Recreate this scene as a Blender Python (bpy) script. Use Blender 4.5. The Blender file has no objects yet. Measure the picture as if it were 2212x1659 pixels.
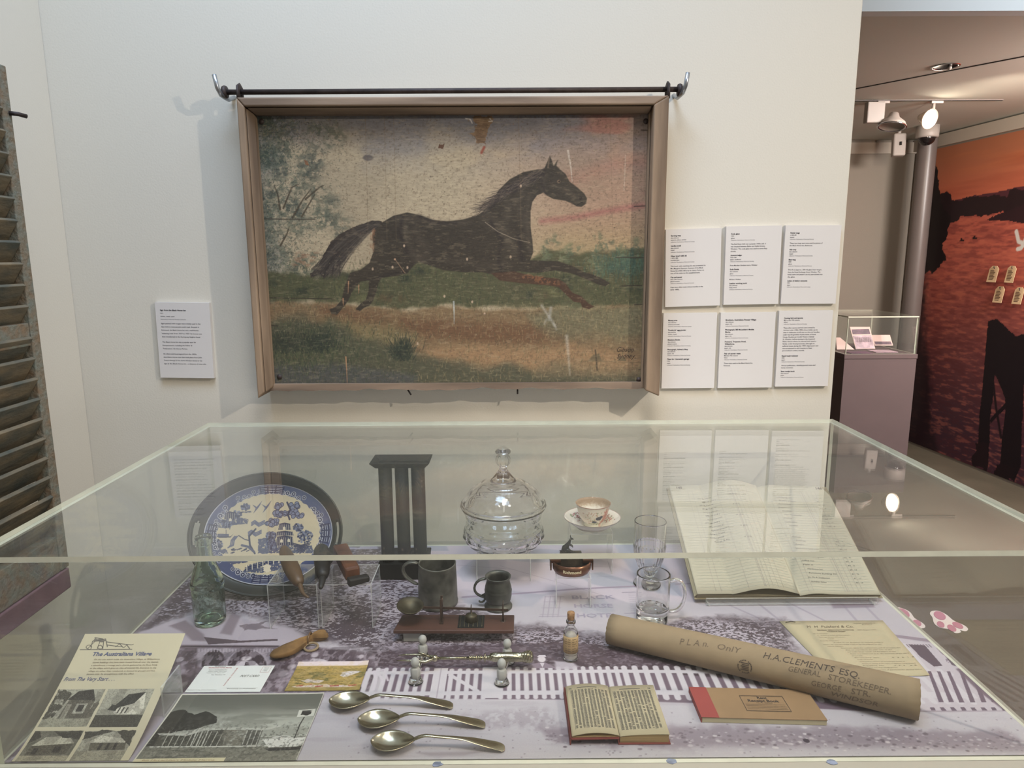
import bpy, math, random
import numpy as np
from mathutils import Vector, Matrix, noise as mnoise
R_ = math.radians
scene = bpy.context.scene
COL = scene.collection

# ---------------------------------------------------------------- camera
FPX, IW, IH = 1500.0, 2212, 1659
CAMP = np.array([0.0, 0.0, 1.6])
_th, _ro, _ya = R_(10.3), R_(0.3), R_(0.2)
_f = np.array([math.sin(_ya)*math.cos(_th), math.cos(_ya)*math.cos(_th), -math.sin(_th)])
_r = np.cross(_f, [0, 0, 1]); _r /= np.linalg.norm(_r); _u = np.cross(_r, _f)
CR = math.cos(_ro)*_r - math.sin(_ro)*_u
CU = math.sin(_ro)*_r + math.cos(_ro)*_u
cd = bpy.data.cameras.new('camera'); cam = bpy.data.objects.new('camera', cd); COL.objects.link(cam)
cam.matrix_world = Matrix(((CR[0], CU[0], -_f[0], 0), (CR[1], CU[1], -_f[1], 0), (CR[2], CU[2], -_f[2], 1.6), (0, 0, 0, 1)))
cd.sensor_width = 36; cd.lens = FPX*36/IW; cd.clip_start = 0.02
scene.camera = cam

# ---------------------------------------------------------------- light
def lin(c):
    out = []
    for v in c[:3]:
        v /= 255.0
        out.append(v/12.92 if v <= 0.04045 else ((v+0.055)/1.055)**2.4)
    return tuple(out)
scene.view_settings.view_transform = 'Standard'; scene.view_settings.look = 'None'
scene.view_settings.gamma = 1; scene.view_settings.use_curve_mapping = False
scene.view_settings.exposure = 0.52
scene.cycles.transparent_max_bounces = 32
w = bpy.data.worlds.new('world'); scene.world = w; w.use_nodes = True
nt = w.node_tree; nt.nodes.clear()
wo = nt.nodes.new('ShaderNodeOutputWorld'); bg = nt.nodes.new('ShaderNodeBackground')
tc = nt.nodes.new('ShaderNodeTexCoord'); sx = nt.nodes.new('ShaderNodeSeparateXYZ')
nt.links.new(tc.outputs['Generated'], sx.inputs[0])
mr = nt.nodes.new('ShaderNodeMapRange'); mr.inputs[1].default_value = -0.1; mr.inputs[2].default_value = 0.75
nt.links.new(sx.outputs[2], mr.inputs[0])
cr = nt.nodes.new('ShaderNodeValToRGB')
cr.color_ramp.elements[0].color = (0.30, 0.275, 0.235, 1); cr.color_ramp.elements[1].color = (0.97, 0.97, 0.99, 1)
nt.links.new(mr.outputs[0], cr.inputs[0]); nt.links.new(cr.outputs[0], bg.inputs[0])
bg.inputs[1].default_value = 0.56
nt.links.new(bg.outputs[0], wo.inputs[0])
def area(name, loc, target, size, power, color):
    l = bpy.data.lights.new(name, 'AREA'); l.shape = 'DISK'; l.size = size; l.energy = power; l.color = color
    o = bpy.data.objects.new(name, l); COL.objects.link(o); o.location = loc
    o.rotation_euler = (Vector(target)-Vector(loc)).to_track_quat('-Z', 'Y').to_euler(); return o
def spot(name, loc, target, power, color, angle, rad, blend=0.6):
    l = bpy.data.lights.new(name, 'SPOT'); l.energy = power; l.color = color; l.spot_size = R_(angle); l.spot_blend = blend; l.shadow_soft_size = rad
    o = bpy.data.objects.new(name, l); COL.objects.link(o); o.location = loc
    o.rotation_euler = (Vector(target)-Vector(loc)).to_track_quat('-Z', 'Y').to_euler(); return o
spot('track_spot', (1.83, 0.16, 2.64), (0.1, 1.8, 0.92), 92, (1.0, 0.89, 0.77), 92, 0.022, 1.0)
sk = area('skylight', (-0.4, 0.75, 4.2), (-0.1, 1.9, 2.5), 1.3, 19, (0.52, 0.70, 1.0)); sk.data.spread = R_(100)
tw = area('table_wash', (0.2, 0.35, 3.1), (0.05, 1.22, 0.85), 0.7, 4.5, (1.0, 0.92, 0.84)); tw.data.spread = R_(65)
sl_ = area('left_wall_fill', (0.5, 0.8, 4.1), (-1.17, 1.45, 2.3), 0.9, 2.4, (0.56, 0.72, 1.0)); sl_.data.spread = R_(55)  # added cool fill that brightens the left wall, no real opening
sr = area('header_fill', (2.6, 0.9, 4.3), (2.6, 2.6, 2.75), 1.0, 8, (0.84, 0.93, 1.0)); sr.data.spread = R_(60)  # invented source, put in to lift the header above the passage
# gallery beyond the opening
spot('gallery_spot', (2.55, 3.75, 2.36), (3.4, 4.9, 1.7), 26, (1.0, 0.84, 0.68), 130, 0.04, 0.9)
area('gallery_fill', (3.4, 3.1, 2.5), (2.4, 4.8, 0.4), 0.8, 108, (1.0, 0.92, 0.86))  # added fill out of view, separate from the unlit ceiling fitting

# ---------------------------------------------------------------- measuring
def ray(x, y): return _f*FPX + CR*(x-IW/2) - CU*(y-IH/2)
def az(x, y, z=0.85):
    d = ray(x, y); return CAMP + d*((z-CAMP[2])/d[2])
def ay(x, y, Y):
    d = ray(x, y); return CAMP + d*((Y-CAMP[1])/d[1])
def ax(x, y, X):
    d = ray(x, y); return CAMP + d*((X-CAMP[0])/d[0])
def apl(x, y, p0, n):
    d = ray(x, y); p0 = np.array(p0); n = np.array(n); return CAMP + d*(((p0-CAMP)@n)/(d@n))
TZ = 0.85            # top of the display table
WY = 1.883           # the picture wall

# ---------------------------------------------------------------- materials
MATS = {}
def newmat(name):
    m = bpy.data.materials.new(name); m.use_nodes = True; MATS[name] = m
    return m, m.node_tree, m.node_tree.nodes['Principled BSDF']
def mat(name, c, rough=0.6, metal=0.0, var=0.0, vscale=30, bump=0.0, bscale=120, spec=0.5, c2=None, stretch=None, alpha=None, trans=0, ior=1.5, coat=0, detail=4):
    m, nt, b = newmat(name)
    b.inputs['Roughness'].default_value = rough; b.inputs['Metallic'].default_value = metal
    b.inputs['Specular IOR Level'].default_value = spec; b.inputs['IOR'].default_value = ior
    b.inputs['Transmission Weight'].default_value = trans; b.inputs['Coat Weight'].default_value = coat
    c = lin(c)
    b.inputs['Base Color'].default_value = (*c, 1)
    tc = nt.nodes.new('ShaderNodeTexCoord'); mp = nt.nodes.new('ShaderNodeMapping')
    nt.links.new(tc.outputs['Object'], mp.inputs[0])
    if stretch: mp.inputs['Scale'].default_value = stretch
    if var or c2:
        n = nt.nodes.new('ShaderNodeTexNoise'); n.inputs['Scale'].default_value = vscale; n.inputs['Detail'].default_value = detail
        nt.links.new(mp.outputs[0], n.inputs[0])
        r = nt.nodes.new('ShaderNodeValToRGB'); nt.links.new(n.outputs[0], r.inputs[0])
        r.color_ramp.elements[0].position = 0.33; r.color_ramp.elements[1].position = 0.67
        d = lin(c2) if c2 else tuple(min(1, v*(1+var)) for v in c)
        r.color_ramp.elements[0].color = (*[v*(1-var) for v in c], 1); r.color_ramp.elements[1].color = (*d, 1)
        nt.links.new(r.outputs[0], b.inputs['Base Color'])
    if bump:
        n = nt.nodes.new('ShaderNodeTexNoise'); n.inputs['Scale'].default_value = bscale; n.inputs['Detail'].default_value = 4
        nt.links.new(mp.outputs[0], n.inputs[0])
        bp = nt.nodes.new('ShaderNodeBump'); bp.inputs['Strength'].default_value = 1; bp.inputs['Distance'].default_value = bump
        nt.links.new(n.outputs[0], bp.inputs['Height']); nt.links.new(bp.outputs[0], b.inputs['Normal'])
    return m
def vmat(name, rough=0.6, spec=0.4, grain=0.0, gscale=300, bump=0.0, coat=0, stretch=None):
    """painted / printed surface: colour comes from the drawing stored on the mesh"""
    m, nt, b = newmat(name)
    b.inputs['Roughness'].default_value = rough; b.inputs['Specular IOR Level'].default_value = spec; b.inputs['Coat Weight'].default_value = coat
    a = nt.nodes.new('ShaderNodeAttribute'); a.attribute_name = 'col'
    out = a.outputs['Color']
    tc = nt.nodes.new('ShaderNodeTexCoord'); mp = nt.nodes.new('ShaderNodeMapping'); nt.links.new(tc.outputs['Object'], mp.inputs[0])
    if stretch: mp.inputs['Scale'].default_value = stretch
    n = nt.nodes.new('ShaderNodeTexNoise'); n.inputs['Scale'].default_value = gscale; n.inputs['Detail'].default_value = 3
    nt.links.new(mp.outputs[0], n.inputs[0])
    if grain:
        r = nt.nodes.new('ShaderNodeMapRange'); r.inputs[1].default_value = .3; r.inputs[2].default_value = .7
        r.inputs[3].default_value = 1-grain; r.inputs[4].default_value = 1+grain; nt.links.new(n.outputs[0], r.inputs[0])
        mx = nt.nodes.new('ShaderNodeVectorMath'); mx.operation = 'SCALE'
        nt.links.new(out, mx.inputs[0]); nt.links.new(r.outputs[0], mx.inputs['Scale']); out = mx.outputs[0]
    nt.links.new(out, b.inputs['Base Color'])
    if bump:
        bp = nt.nodes.new('ShaderNodeBump'); bp.inputs['Distance'].default_value = bump
        nt.links.new(n.outputs[0], bp.inputs['Height']); nt.links.new(bp.outputs[0], b.inputs['Normal'])
    return m
def pane_mat(name, tint=(0.975, 0.985, 0.975), f0=0.04, haze=0.012, rough=0.0):
    """thin clear acrylic: light passes straight through, the surface mirrors by its angle"""
    m = bpy.data.materials.new(name); m.use_nodes = True; nt = m.node_tree; nt.nodes.clear(); MATS[name] = m
    N = nt.nodes.new; L = nt.links.new
    o = N('ShaderNodeOutputMaterial'); tr = N('ShaderNodeBsdfTransparent'); gl = N('ShaderNodeBsdfGlossy'); df = N('ShaderNodeBsdfDiffuse')
    tr.inputs[0].default_value = (*tint, 1); gl.inputs['Roughness'].default_value = rough; gl.inputs[0].default_value = (1, 1, 1, 1)
    df.inputs[0].default_value = (0.75, 0.76, 0.74, 1)
    g = N('ShaderNodeNewGeometry'); d = N('ShaderNodeVectorMath'); d.operation = 'DOT_PRODUCT'
    L(g.outputs['Normal'], d.inputs[0]); L(g.outputs['Incoming'], d.inputs[1])
    def M(op, a, b=None):
        n = N('ShaderNodeMath'); n.operation = op
        for i, v in enumerate((a, b)):
            if v is None: continue
            if isinstance(v, (int, float)): n.inputs[i].default_value = v
            else: L(v, n.inputs[i])
        return n.outputs[0]
    c = M('ABSOLUTE', d.outputs['Value']); p = M('POWER', M('SUBTRACT', 1.0, c), 5.0)
    F = M('ADD', M('MULTIPLY', p, 1-f0), f0)
    m1 = N('ShaderNodeMixShader'); L(F, m1.inputs[0]); L(tr.outputs[0], m1.inputs[1]); L(gl.outputs[0], m1.inputs[2])
    m2 = N('ShaderNodeMixShader'); m2.inputs[0].default_value = haze; L(m1.outputs[0], m2.inputs[1]); L(df.outputs[0], m2.inputs[2])
    L(m2.outputs[0], o.inputs[0]); return m
def glass_mat(name, tint=(1, 1, 1), rough=0.0, ior=1.5, bump=0, bscale=60):
    m = bpy.data.materials.new(name); m.use_nodes = True; nt = m.node_tree; nt.nodes.clear(); MATS[name] = m
    o = nt.nodes.new('ShaderNodeOutputMaterial'); g = nt.nodes.new('ShaderNodeBsdfGlass')
    g.inputs['Color'].default_value = (*tint, 1); g.inputs['Roughness'].default_value = rough; g.inputs['IOR'].default_value = ior
    if bump:
        tc = nt.nodes.new('ShaderNodeTexCoord'); n = nt.nodes.new('ShaderNodeTexNoise'); n.inputs['Scale'].default_value = bscale
        nt.links.new(tc.outputs['Object'], n.inputs[0]); bp = nt.nodes.new('ShaderNodeBump'); bp.inputs['Distance'].default_value = bump
        nt.links.new(n.outputs[0], bp.inputs['Height']); nt.links.new(bp.outputs[0], g.inputs['Normal'])
    nt.links.new(g.outputs[0], o.inputs[0]); return m
def emit_mat(name, c, s):
    m = bpy.data.materials.new(name); m.use_nodes = True; nt = m.node_tree; nt.nodes.clear(); MATS[name] = m
    o = nt.nodes.new('ShaderNodeOutputMaterial'); e = nt.nodes.new('ShaderNodeEmission'); e.inputs[0].default_value = (*c, 1); e.inputs[1].default_value = s
    nt.links.new(e.outputs[0], o.inputs[0]); return m

# ---------------------------------------------------------------- mesh building (all vertices in room coordinates)
def V3(p): return np.array(p, float)
class MB:
    def __init__(s): s.v = []; s.f = []; s.mi = []; s.cur = 0; s.flat = set()
    def add(s, vs, fs, smooth=True):
        n = len(s.v); s.v += [tuple(map(float, p)) for p in vs]
        for f in fs:
            if not smooth: s.flat.add(len(s.f))
            s.f.append(tuple(i+n for i in f)); s.mi.append(s.cur)
        return s
    def xf(s, M, start=0):
        s.v = s.v[:start]+[tuple(M @ Vector(p)) for p in s.v[start:]]; return s
    def hexa(s, p):   # 8 corners: bottom 4 (ccw), top 4
        return s.add(p, [(3, 2, 1, 0), (4, 5, 6, 7), (0, 1, 5, 4), (1, 2, 6, 5), (2, 3, 7, 6), (3, 0, 4, 7)], False)
    def box(s, a, b):
        (x0, y0, z0), (x1, y1, z1) = a, b
        return s.hexa([(x0, y0, z0), (x1, y0, z0), (x1, y1, z0), (x0, y1, z0), (x0, y0, z1), (x1, y0, z1), (x1, y1, z1), (x0, y1, z1)])
    def prism(s, poly, d, smooth=False):
        """closed polygon (list of 3D points, planar) swept by vector d"""
        n = len(poly); d = V3(d); P = [V3(p) for p in poly]
        return s.add(P+[p+d for p in P], [tuple(range(n))[::-1], tuple(range(n, 2*n))]+[(i, (i+1) % n, n+(i+1) % n, n+i) for i in range(n)], smooth)
    def tube(s, pts, rad, seg=12, cap=True, closed=False, flat=None):
        """sweep along pts; rad scalar or list (or list of (ra, rb) for oval)"""
        P = [V3(p) for p in pts]; n = len(P)
        if not isinstance(rad, (list, tuple)): rad = [rad]*n
        up = None; rings = []
        for i in range(n):
            if closed: t = P[(i+1) % n]-P[i-1]
            else: t = P[min(i+1, n-1)]-P[max(i-1, 0)]
            t = t/(np.linalg.norm(t)+1e-12)
            if up is None:
                up = V3((0, 0, 1)) if abs(t[2]) < .9 else V3((1, 0, 0))
                if flat is not None: up = V3(flat)
            up = up-t*(up@t); up /= np.linalg.norm(up)+1e-12; sd = np.cross(t, up)
            ra, rb = rad[i] if isinstance(rad[i], (tuple, list)) else (rad[i], rad[i])
            rings.append([P[i]+sd*ra*math.cos(a)+up*rb*math.sin(a) for a in [2*math.pi*k/seg for k in range(seg)]])
        vs = [p for r in rings for p in r]; fs = []
        for i in range(n if closed else n-1):
            j = (i+1) % n
            for k in range(seg): fs.append((i*seg+k, i*seg+(k+1) % seg, j*seg+(k+1) % seg, j*seg+k))
        if cap and not closed: fs += [tuple(range(seg))[::-1], tuple(range((n-1)*seg, n*seg))]
        return s.add(vs, fs)
    def lathe(s, prof, c=(0, 0, 0), seg=48, rf=None, closed=False, sx=1, sy=1):
        """prof: list of (r, z); rf(r, z, angle)->(r, z)"""
        vs = []; fs = []; n = len(prof)
        for r, z in prof:
            for k in range(seg):
                a = 2*math.pi*k/seg; rr, zz = rf(r, z, a) if rf else (r, z)
                vs.append((c[0]+rr*sx*math.cos(a), c[1]+rr*sy*math.sin(a), c[2]+zz))
        for i in range(n if closed else n-1):
            j = (i+1) % n
            for k in range(seg): fs.append((i*seg+k, i*seg+(k+1) % seg, j*seg+(k+1) % seg, j*seg+k))
        return s.add(vs, fs)
    def ball(s, c, r, seg=20, rz=None):
        rz = rz or r
        return s.lathe([(max(r*math.sin(a), 1e-5), -rz*math.cos(a)) for a in [math.pi*i/12 for i in range(13)]], c, seg)
    def surf(s, fn, nu, nv, thick=None, smooth=True):
        """grid surface fn(u, v)->point, u, v in 0..1; thick: vector or None"""
        vs = [fn(i/(nu-1), j/(nv-1)) for j in range(nv) for i in range(nu)]
        fs = [(j*nu+i, j*nu+i+1, (j+1)*nu+i+1, (j+1)*nu+i) for j in range(nv-1) for i in range(nu-1)]
        if thick is not None:
            n = len(vs); t = V3(thick); vs = vs+[V3(p)-t for p in vs]
            fs += [tuple(i+n for i in f[::-1]) for f in fs]
            bd = [i for i in range(nu)]+[j*nu+nu-1 for j in range(1, nv)]+[(nv-1)*nu+i for i in range(nu-2, -1, -1)]+[j*nu for j in range(nv-2, 0, -1)]
            fs += [(bd[(k+1) % len(bd)], bd[k], bd[k]+n, bd[(k+1) % len(bd)]+n) for k in range(len(bd))]
        return s.add(vs, fs, smooth)
    def build(s, name, mats, parent=None, origin=None, bevel=0, bseg=2, subsurf=0, solid=0, smooth=True, angle=35):
        me = bpy.data.meshes.new(name)
        off = V3(parent['_o']) if parent is not None and '_o' in parent else (V3(origin) if origin is not None else V3((0, 0, 0)))
        me.from_pydata([tuple(V3(p)-off) for p in s.v], [], s.f)
        if not isinstance(mats, (list, tuple)): mats = [mats]
        for m in mats: me.materials.append(MATS[m] if isinstance(m, str) else m)
        for i, p in enumerate(me.polygons):
            p.material_index = min(s.mi[i], len(mats)-1); p.use_smooth = smooth and i not in s.flat
        me.update(); o = bpy.data.objects.new(name, me); COL.objects.link(o)
        if parent is not None:
            o.parent = parent
            if parent.type != 'EMPTY': pass
        if origin is not None and parent is None: o.location = tuple(off)
        if parent is not None: o['_o'] = tuple(off)
        elif origin is not None: o['_o'] = tuple(off)
        if solid:
            md = o.modifiers.new('thickness', 'SOLIDIFY'); md.thickness = solid; md.offset = 0
        if bevel:
            md = o.modifiers.new('bevel', 'BEVEL'); md.width = bevel; md.segments = bseg; md.limit_method = 'ANGLE'; md.angle_limit = R_(angle)
        if subsurf:
            md = o.modifiers.new('subdivision', 'SUBSURF'); md.levels = subsurf; md.render_levels = subsurf
        return o
def thing(name, label, cat, loc, group=None):
    o = bpy.data.objects.new(name, None); COL.objects.link(o); o.location = tuple(map(float, loc)); o['_o'] = tuple(map(float, loc))
    o.empty_display_size = .05
    return tag(o, label, cat, group)
def tag(o, label, cat, group=None):
    o['label'] = label; o['category'] = cat
    if group: o['group'] = group
    return o
def struct(o): o['kind'] = 'structure'; return o
def kids(o): return [c for c in bpy.data.objects if c.parent == o]
def copy_tree(o, delta=(0, 0, 0), parent=None):
    c = o.copy(); COL.objects.link(c)
    if parent is not None: c.parent = parent
    else: c.location = Vector(o.location)+Vector(delta)
    for ch in kids(o): copy_tree(ch, parent=c)
    return c

# ---------------------------------------------------------------- drawing on surfaces
def vnoise(x, y, seed=0, octv=4, gain=0.55):
    out = 0; amp = 1; tot = 0
    for o in range(octv):
        rng = np.random.RandomState(seed*31+o); T = rng.rand(256, 256)
        xi = np.floor(x).astype(int); yi = np.floor(y).astype(int); fx = x-xi; fy = y-yi
        fx = fx*fx*(3-2*fx); fy = fy*fy*(3-2*fy)
        a = T[yi % 256, xi % 256]; b = T[yi % 256, (xi+1) % 256]; c = T[(yi+1) % 256, xi % 256]; d = T[(yi+1) % 256, (xi+1) % 256]
        out = out+amp*((a*(1-fx)+b*fx)*(1-fy)+(c*(1-fx)+d*fx)*fy); tot += amp; amp *= gain; x = x*2.03+17; y = y*2.03+11
    return out/tot
def sst(a, b, x): t = np.clip((x-a)/(b-a), 0, 1); return t*t*(3-2*t)
class Canvas:
    """a drawing in sheet units; m turns a measured point into sheet units"""
    def __init__(s, u0, u1, v0, v1, nu, nv, c, m=None):
        s.u0, s.u1, s.v0, s.v1, s.nu, s.nv = u0, u1, v0, v1, nu, nv
        s.U, s.V = np.meshgrid(np.linspace(u0, u1, nu), np.linspace(v0, v1, nv)); s.A = np.ones((nv, nu, 3))*np.array(c[:3])/255.0
        s.m = m or (lambda p: p); s.px = (u1-u0)/(nu-1)
    def box(s, a, b, c, d):
        i0 = int(np.clip((a-s.u0)/(s.u1-s.u0)*(s.nu-1), 0, s.nu)); i1 = int(np.clip((b-s.u0)/(s.u1-s.u0)*(s.nu-1)+2, 0, s.nu))
        j0 = int(np.clip((c-s.v0)/(s.v1-s.v0)*(s.nv-1), 0, s.nv)); j1 = int(np.clip((d-s.v0)/(s.v1-s.v0)*(s.nv-1)+2, 0, s.nv))
        return slice(j0, max(j1, j0)), slice(i0, max(i1, i0))
    def mix(s, k, mask, c):
        c = np.array(c[:3])/255.0 if not isinstance(c, np.ndarray) else c
        s.A[k] = s.A[k]*(1-mask[..., None])+c*mask[..., None]
    def full(s, mask, c): s.mix((slice(None), slice(None)), np.clip(mask, 0, 1), c)
    def n(s, su, sv=None, seed=0, octv=4, k=(slice(None), slice(None))):
        return vnoise(s.U[k]*su+100, s.V[k]*(sv or su)+100, seed, octv)
    def poly(s, pts, c, a=1.0, raw=False, rough=0, rs=200, tex=None, seed=3, soft=0):
        P = [p if raw else s.m(p) for p in pts]; us = [p[0] for p in P]; vs = [p[1] for p in P]
        g = rough+soft
        k = s.box(min(us)-g, max(us)+g, min(vs)-g, max(vs)+g); U = s.U[k]; V = s.V[k]
        if U.size == 0: return
        if rough:
            U = U+(vnoise(U*rs, V*rs, 5, 3)-.5)*2*rough; V = V+(vnoise(U*rs+50, V*rs+70, 6, 3)-.5)*2*rough
        ins = np.zeros(U.shape, bool); n = len(P); dm = np.full(U.shape, 9.)
        for i in range(n):
            (x0, y0), (x1, y1) = P[i][:2], P[(i+1) % n][:2]
            if soft:
                L2 = (x1-x0)**2+(y1-y0)**2+1e-18; t = np.clip(((U-x0)*(x1-x0)+(V-y0)*(y1-y0))/L2, 0, 1)
                dm = np.minimum(dm, np.hypot(U-x0-t*(x1-x0), V-y0-t*(y1-y0)))
            if y0 == y1: continue
            c_ = ((y0 > V) != (y1 > V)) & (U < (x1-x0)*(V-y0)/(y1-y0)+x0); ins ^= c_
        mk = ins*1.0
        if soft: mk = sst(-soft, soft, np.where(ins, dm, -dm))
        mk = mk*a
        if tex is not None: mk = mk*sst(tex[1], tex[2], vnoise(s.U[k]*tex[0], s.V[k]*tex[0]*(tex[3] if len(tex) > 3 else 1), seed, 4))
        s.mix(k, mk, c)
    def stroke(s, pts, w, c, a=1.0, raw=False, w1=None, soft=None):
        P = [p if raw else s.m(p) for p in pts]; n = len(P)-1; soft = soft or s.px*.6
        us = [p[0] for p in P]; vs = [p[1] for p in P]; g = max(w, w1 or 0)+soft*2
        k = s.box(min(us)-g, max(us)+g, min(vs)-g, max(vs)+g); U = s.U[k]; V = s.V[k]
        if U.size == 0: return
        best = np.full(U.shape, 9.0)
        for i in range(n):
            (x0, y0), (x1, y1) = P[i][:2], P[i+1][:2]; L2 = (x1-x0)**2+(y1-y0)**2+1e-18
            t = np.clip(((U-x0)*(x1-x0)+(V-y0)*(y1-y0))/L2, 0, 1)
            ww = w+((w1 if w1 is not None else w)-w)*((i+t)/n)
            best = np.minimum(best, np.hypot(U-x0-t*(x1-x0), V-y0-t*(y1-y0))-ww/2)
        s.mix(k, np.clip(.5-best/soft/2, 0, 1)*a, c)
    def blob(s, p, r, c, a=1.0, ry=None, raw=False, hard=.5, tex=None, seed=3):
        u, v = p if raw else s.m(p)[:2]; ry = ry or r; k = s.box(u-r, u+r, v-ry, v+ry); U = s.U[k]; V = s.V[k]
        if U.size == 0: return
        d = np.hypot((U-u)/r, (V-v)/ry); mk = a*(1-sst(hard, 1, d))
        if tex is not None: mk = mk*sst(tex[1], tex[2], vnoise(U*tex[0], V*tex[0], seed, 4))
        s.mix(k, mk, c)
def sheet(name, cv, fn, mats, parent=None, origin=None, mask=None):
    """fine grid that carries a drawing; fn(U, V)->(x, y, z) arrays"""
    X, Y, Z = fn(cv.U, cv.V); off = V3(parent['_o']) if parent is not None else V3(origin)
    co = np.stack([X-off[0], Y-off[1], Z-off[2]], -1).reshape(-1, 3).astype(np.float32)
    nu, nv = cv.nu, cv.nv; I = np.arange(nu*nv).reshape(nv, nu)
    q = np.stack([I[:-1, :-1], I[:-1, 1:], I[1:, 1:], I[1:, :-1]], -1).reshape(-1, 4)
    if mask is not None:
        mk = mask[:-1, :-1] & mask[:-1, 1:] & mask[1:, 1:] & mask[1:, :-1]; q = q[mk.reshape(-1)]
    me = bpy.data.meshes.new(name); me.vertices.add(len(co)); me.vertices.foreach_set('co', co.reshape(-1))
    me.loops.add(q.size); me.loops.foreach_set('vertex_index', q.reshape(-1).astype(np.int32))
    me.polygons.add(len(q)); me.polygons.foreach_set('loop_start', np.arange(0, q.size, 4, dtype=np.int32))
    me.update(calc_edges=True); me.polygons.foreach_set('use_smooth', np.ones(len(q), bool))
    a = np.clip(cv.A, 0, 1).reshape(-1, 3); l = np.where(a <= .04045, a/12.92, ((a+.055)/1.055)**2.4)
    at_ = me.color_attributes.new('col', 'FLOAT_COLOR', 'POINT'); at_.data.foreach_set('color', np.concatenate([l, np.ones((len(l), 1))], 1).astype(np.float32).reshape(-1))
    me.materials.append(MATS[mats]); o = bpy.data.objects.new(name, me); COL.objects.link(o)
    if parent is not None: o.parent = parent
    else: o.location = tuple(off)
    o['_o'] = tuple(off); return o

# ---------------------------------------------------------------- lettering
_tc = {}
def glyphs(txt, bold=0.0, res=2):
    k = (txt, bold)
    if k in _tc: return _tc[k]
    c = bpy.data.curves.new('t', 'FONT'); c.body = txt; c.size = 1; c.resolution_u = res; c.offset = bold; c.fill_mode = 'FRONT'
    o = bpy.data.objects.new('t', c); COL.objects.link(o)
    me = bpy.data.meshes.new_from_object(o.evaluated_get(bpy.context.evaluated_depsgraph_get()))
    vs = [(v.co.x, v.co.y) for v in me.vertices]; fs = [tuple(p.vertices) for p in me.polygons]
    bpy.data.objects.remove(o); bpy.data.curves.remove(c); bpy.data.meshes.remove(me)
    if not vs: vs = [(0, 0)]
    x0 = min(v[0] for v in vs); x1 = max(v[0] for v in vs)
    _tc[k] = ([(x-x0, y) for x, y in vs], fs, x1-x0); return _tc[k]
def write(mb, txt, u, v, h, fn, width=None, bold=0.0, slant=0.0, rot=0.0, align='l', res=2):
    """lettering laid on a surface: fn(u, v)->point. h is letter size"""
    vs, fs, w = glyphs(txt, bold, res)
    k = h if width is None else width/max(w, 1e-6); W = w*k
    o = {'l': 0, 'c': -W/2, 'r': -W}[align]; ca, sa = math.cos(rot), math.sin(rot); out = []
    for x, y in vs:
        X = x*k+o+slant*y*h; Y = y*h; out.append(fn(u+X*ca-Y*sa, v+X*sa+Y*ca))
    mb.add(out, fs, False); return W
# ---------------------------------------------------------------- materials
mat('wall_paint', (207, 200, 184), .85, bump=.00035, bscale=210)
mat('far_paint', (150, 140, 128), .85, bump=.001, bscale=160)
mat('ceiling_paint', (196, 196, 186), .9)
mat('header_paint', (214, 218, 220), .85)
mat('concrete', (90, 82, 69), .38, var=.12, vscale=3, bump=.0006, bscale=40, spec=.35)
mat('base_paint', (144, 140, 126), .5, bump=.0004, bscale=60)
mat('plinth_purple', (112, 82, 88), .7, var=.12, vscale=20)
mat('lavender_paint', (94, 78, 77), .75, var=.03, vscale=8)
mat('column_grey', (112, 102, 98), .35, var=.03, vscale=8)
mat('white_plastic', (176, 167, 160), .45)
mat('dark_gap', (38, 34, 30), .8)
mat('dome_dark', (30, 26, 26), .12)
mat('chrome', (200, 200, 205), .16, metal=1)
mat('trim_light', (196, 184, 170), .7)
mat('lamp_reflector', (235, 225, 210), .25, metal=.6)
emit_mat('lamp_lit', (1.0, .86, .68), 28)
mat('paper_white', (208, 202, 195), .6, bump=.00025, bscale=25)
mat('board_edge', (196, 192, 184), .7)
mat('ink', (50, 46, 52), .6)
mat('ink_grey', (104, 100, 102), .6)
pane_mat('acrylic_pane')
pane_mat('riser_pane', (0.97, 0.975, 0.97), .045, .01)
mat('acrylic_edge', (196, 196, 178), .35, var=.05, vscale=25, spec=.4, bump=.0003, bscale=90)
pane_mat('riser_edge', (.93, .93, .92), .10, .30)

# ---------------------------------------------------------------- picture wall and left wall
XL, XR = -1.172, 0.893
struct(MB().box((XL-.1, WY, 0), (XR, WY+.13, 3.7)).build('wall_back', 'wall_paint', origin=(0, WY, 0), bevel=.003))
struct(MB().box((XL-.12, -1.2, 0), (XL, WY-.001, 3.7)).build('wall_left', 'wall_paint', origin=(XL, 0, 0)))
YF = 6.1
ZC = float(ay(1900, 303, YF)[2])
YH = float(az(2030, 35, ZC)[1])
struct(MB().box((-3.2, -2.5, -.06), (6.5, YF+.3, 0)).build('floor', 'concrete', origin=(0, 0, 0)))
struct(MB().box((-2.2, YH+.001, ZC), (6.2, YF, ZC+.08)).build('ceiling', 'ceiling_paint', origin=(2, 4, ZC)))
struct(MB().box((XR+.02, YH-.06, ZC), (6.2, YH, 3.7)).build('wall_header', 'header_paint', origin=(2, YH, ZC)))
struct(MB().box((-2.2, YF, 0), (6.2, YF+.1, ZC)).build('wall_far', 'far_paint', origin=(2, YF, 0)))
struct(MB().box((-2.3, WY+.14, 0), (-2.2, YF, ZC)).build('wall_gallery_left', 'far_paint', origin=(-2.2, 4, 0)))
# cornice strip along the far wall
struct(MB().box((1.0, YF-.02, ZC-.11), (4.2, YF-.001, ZC-.02)).build('trim_1', 'trim_light', origin=(2, YF, ZC-.1)))

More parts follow.
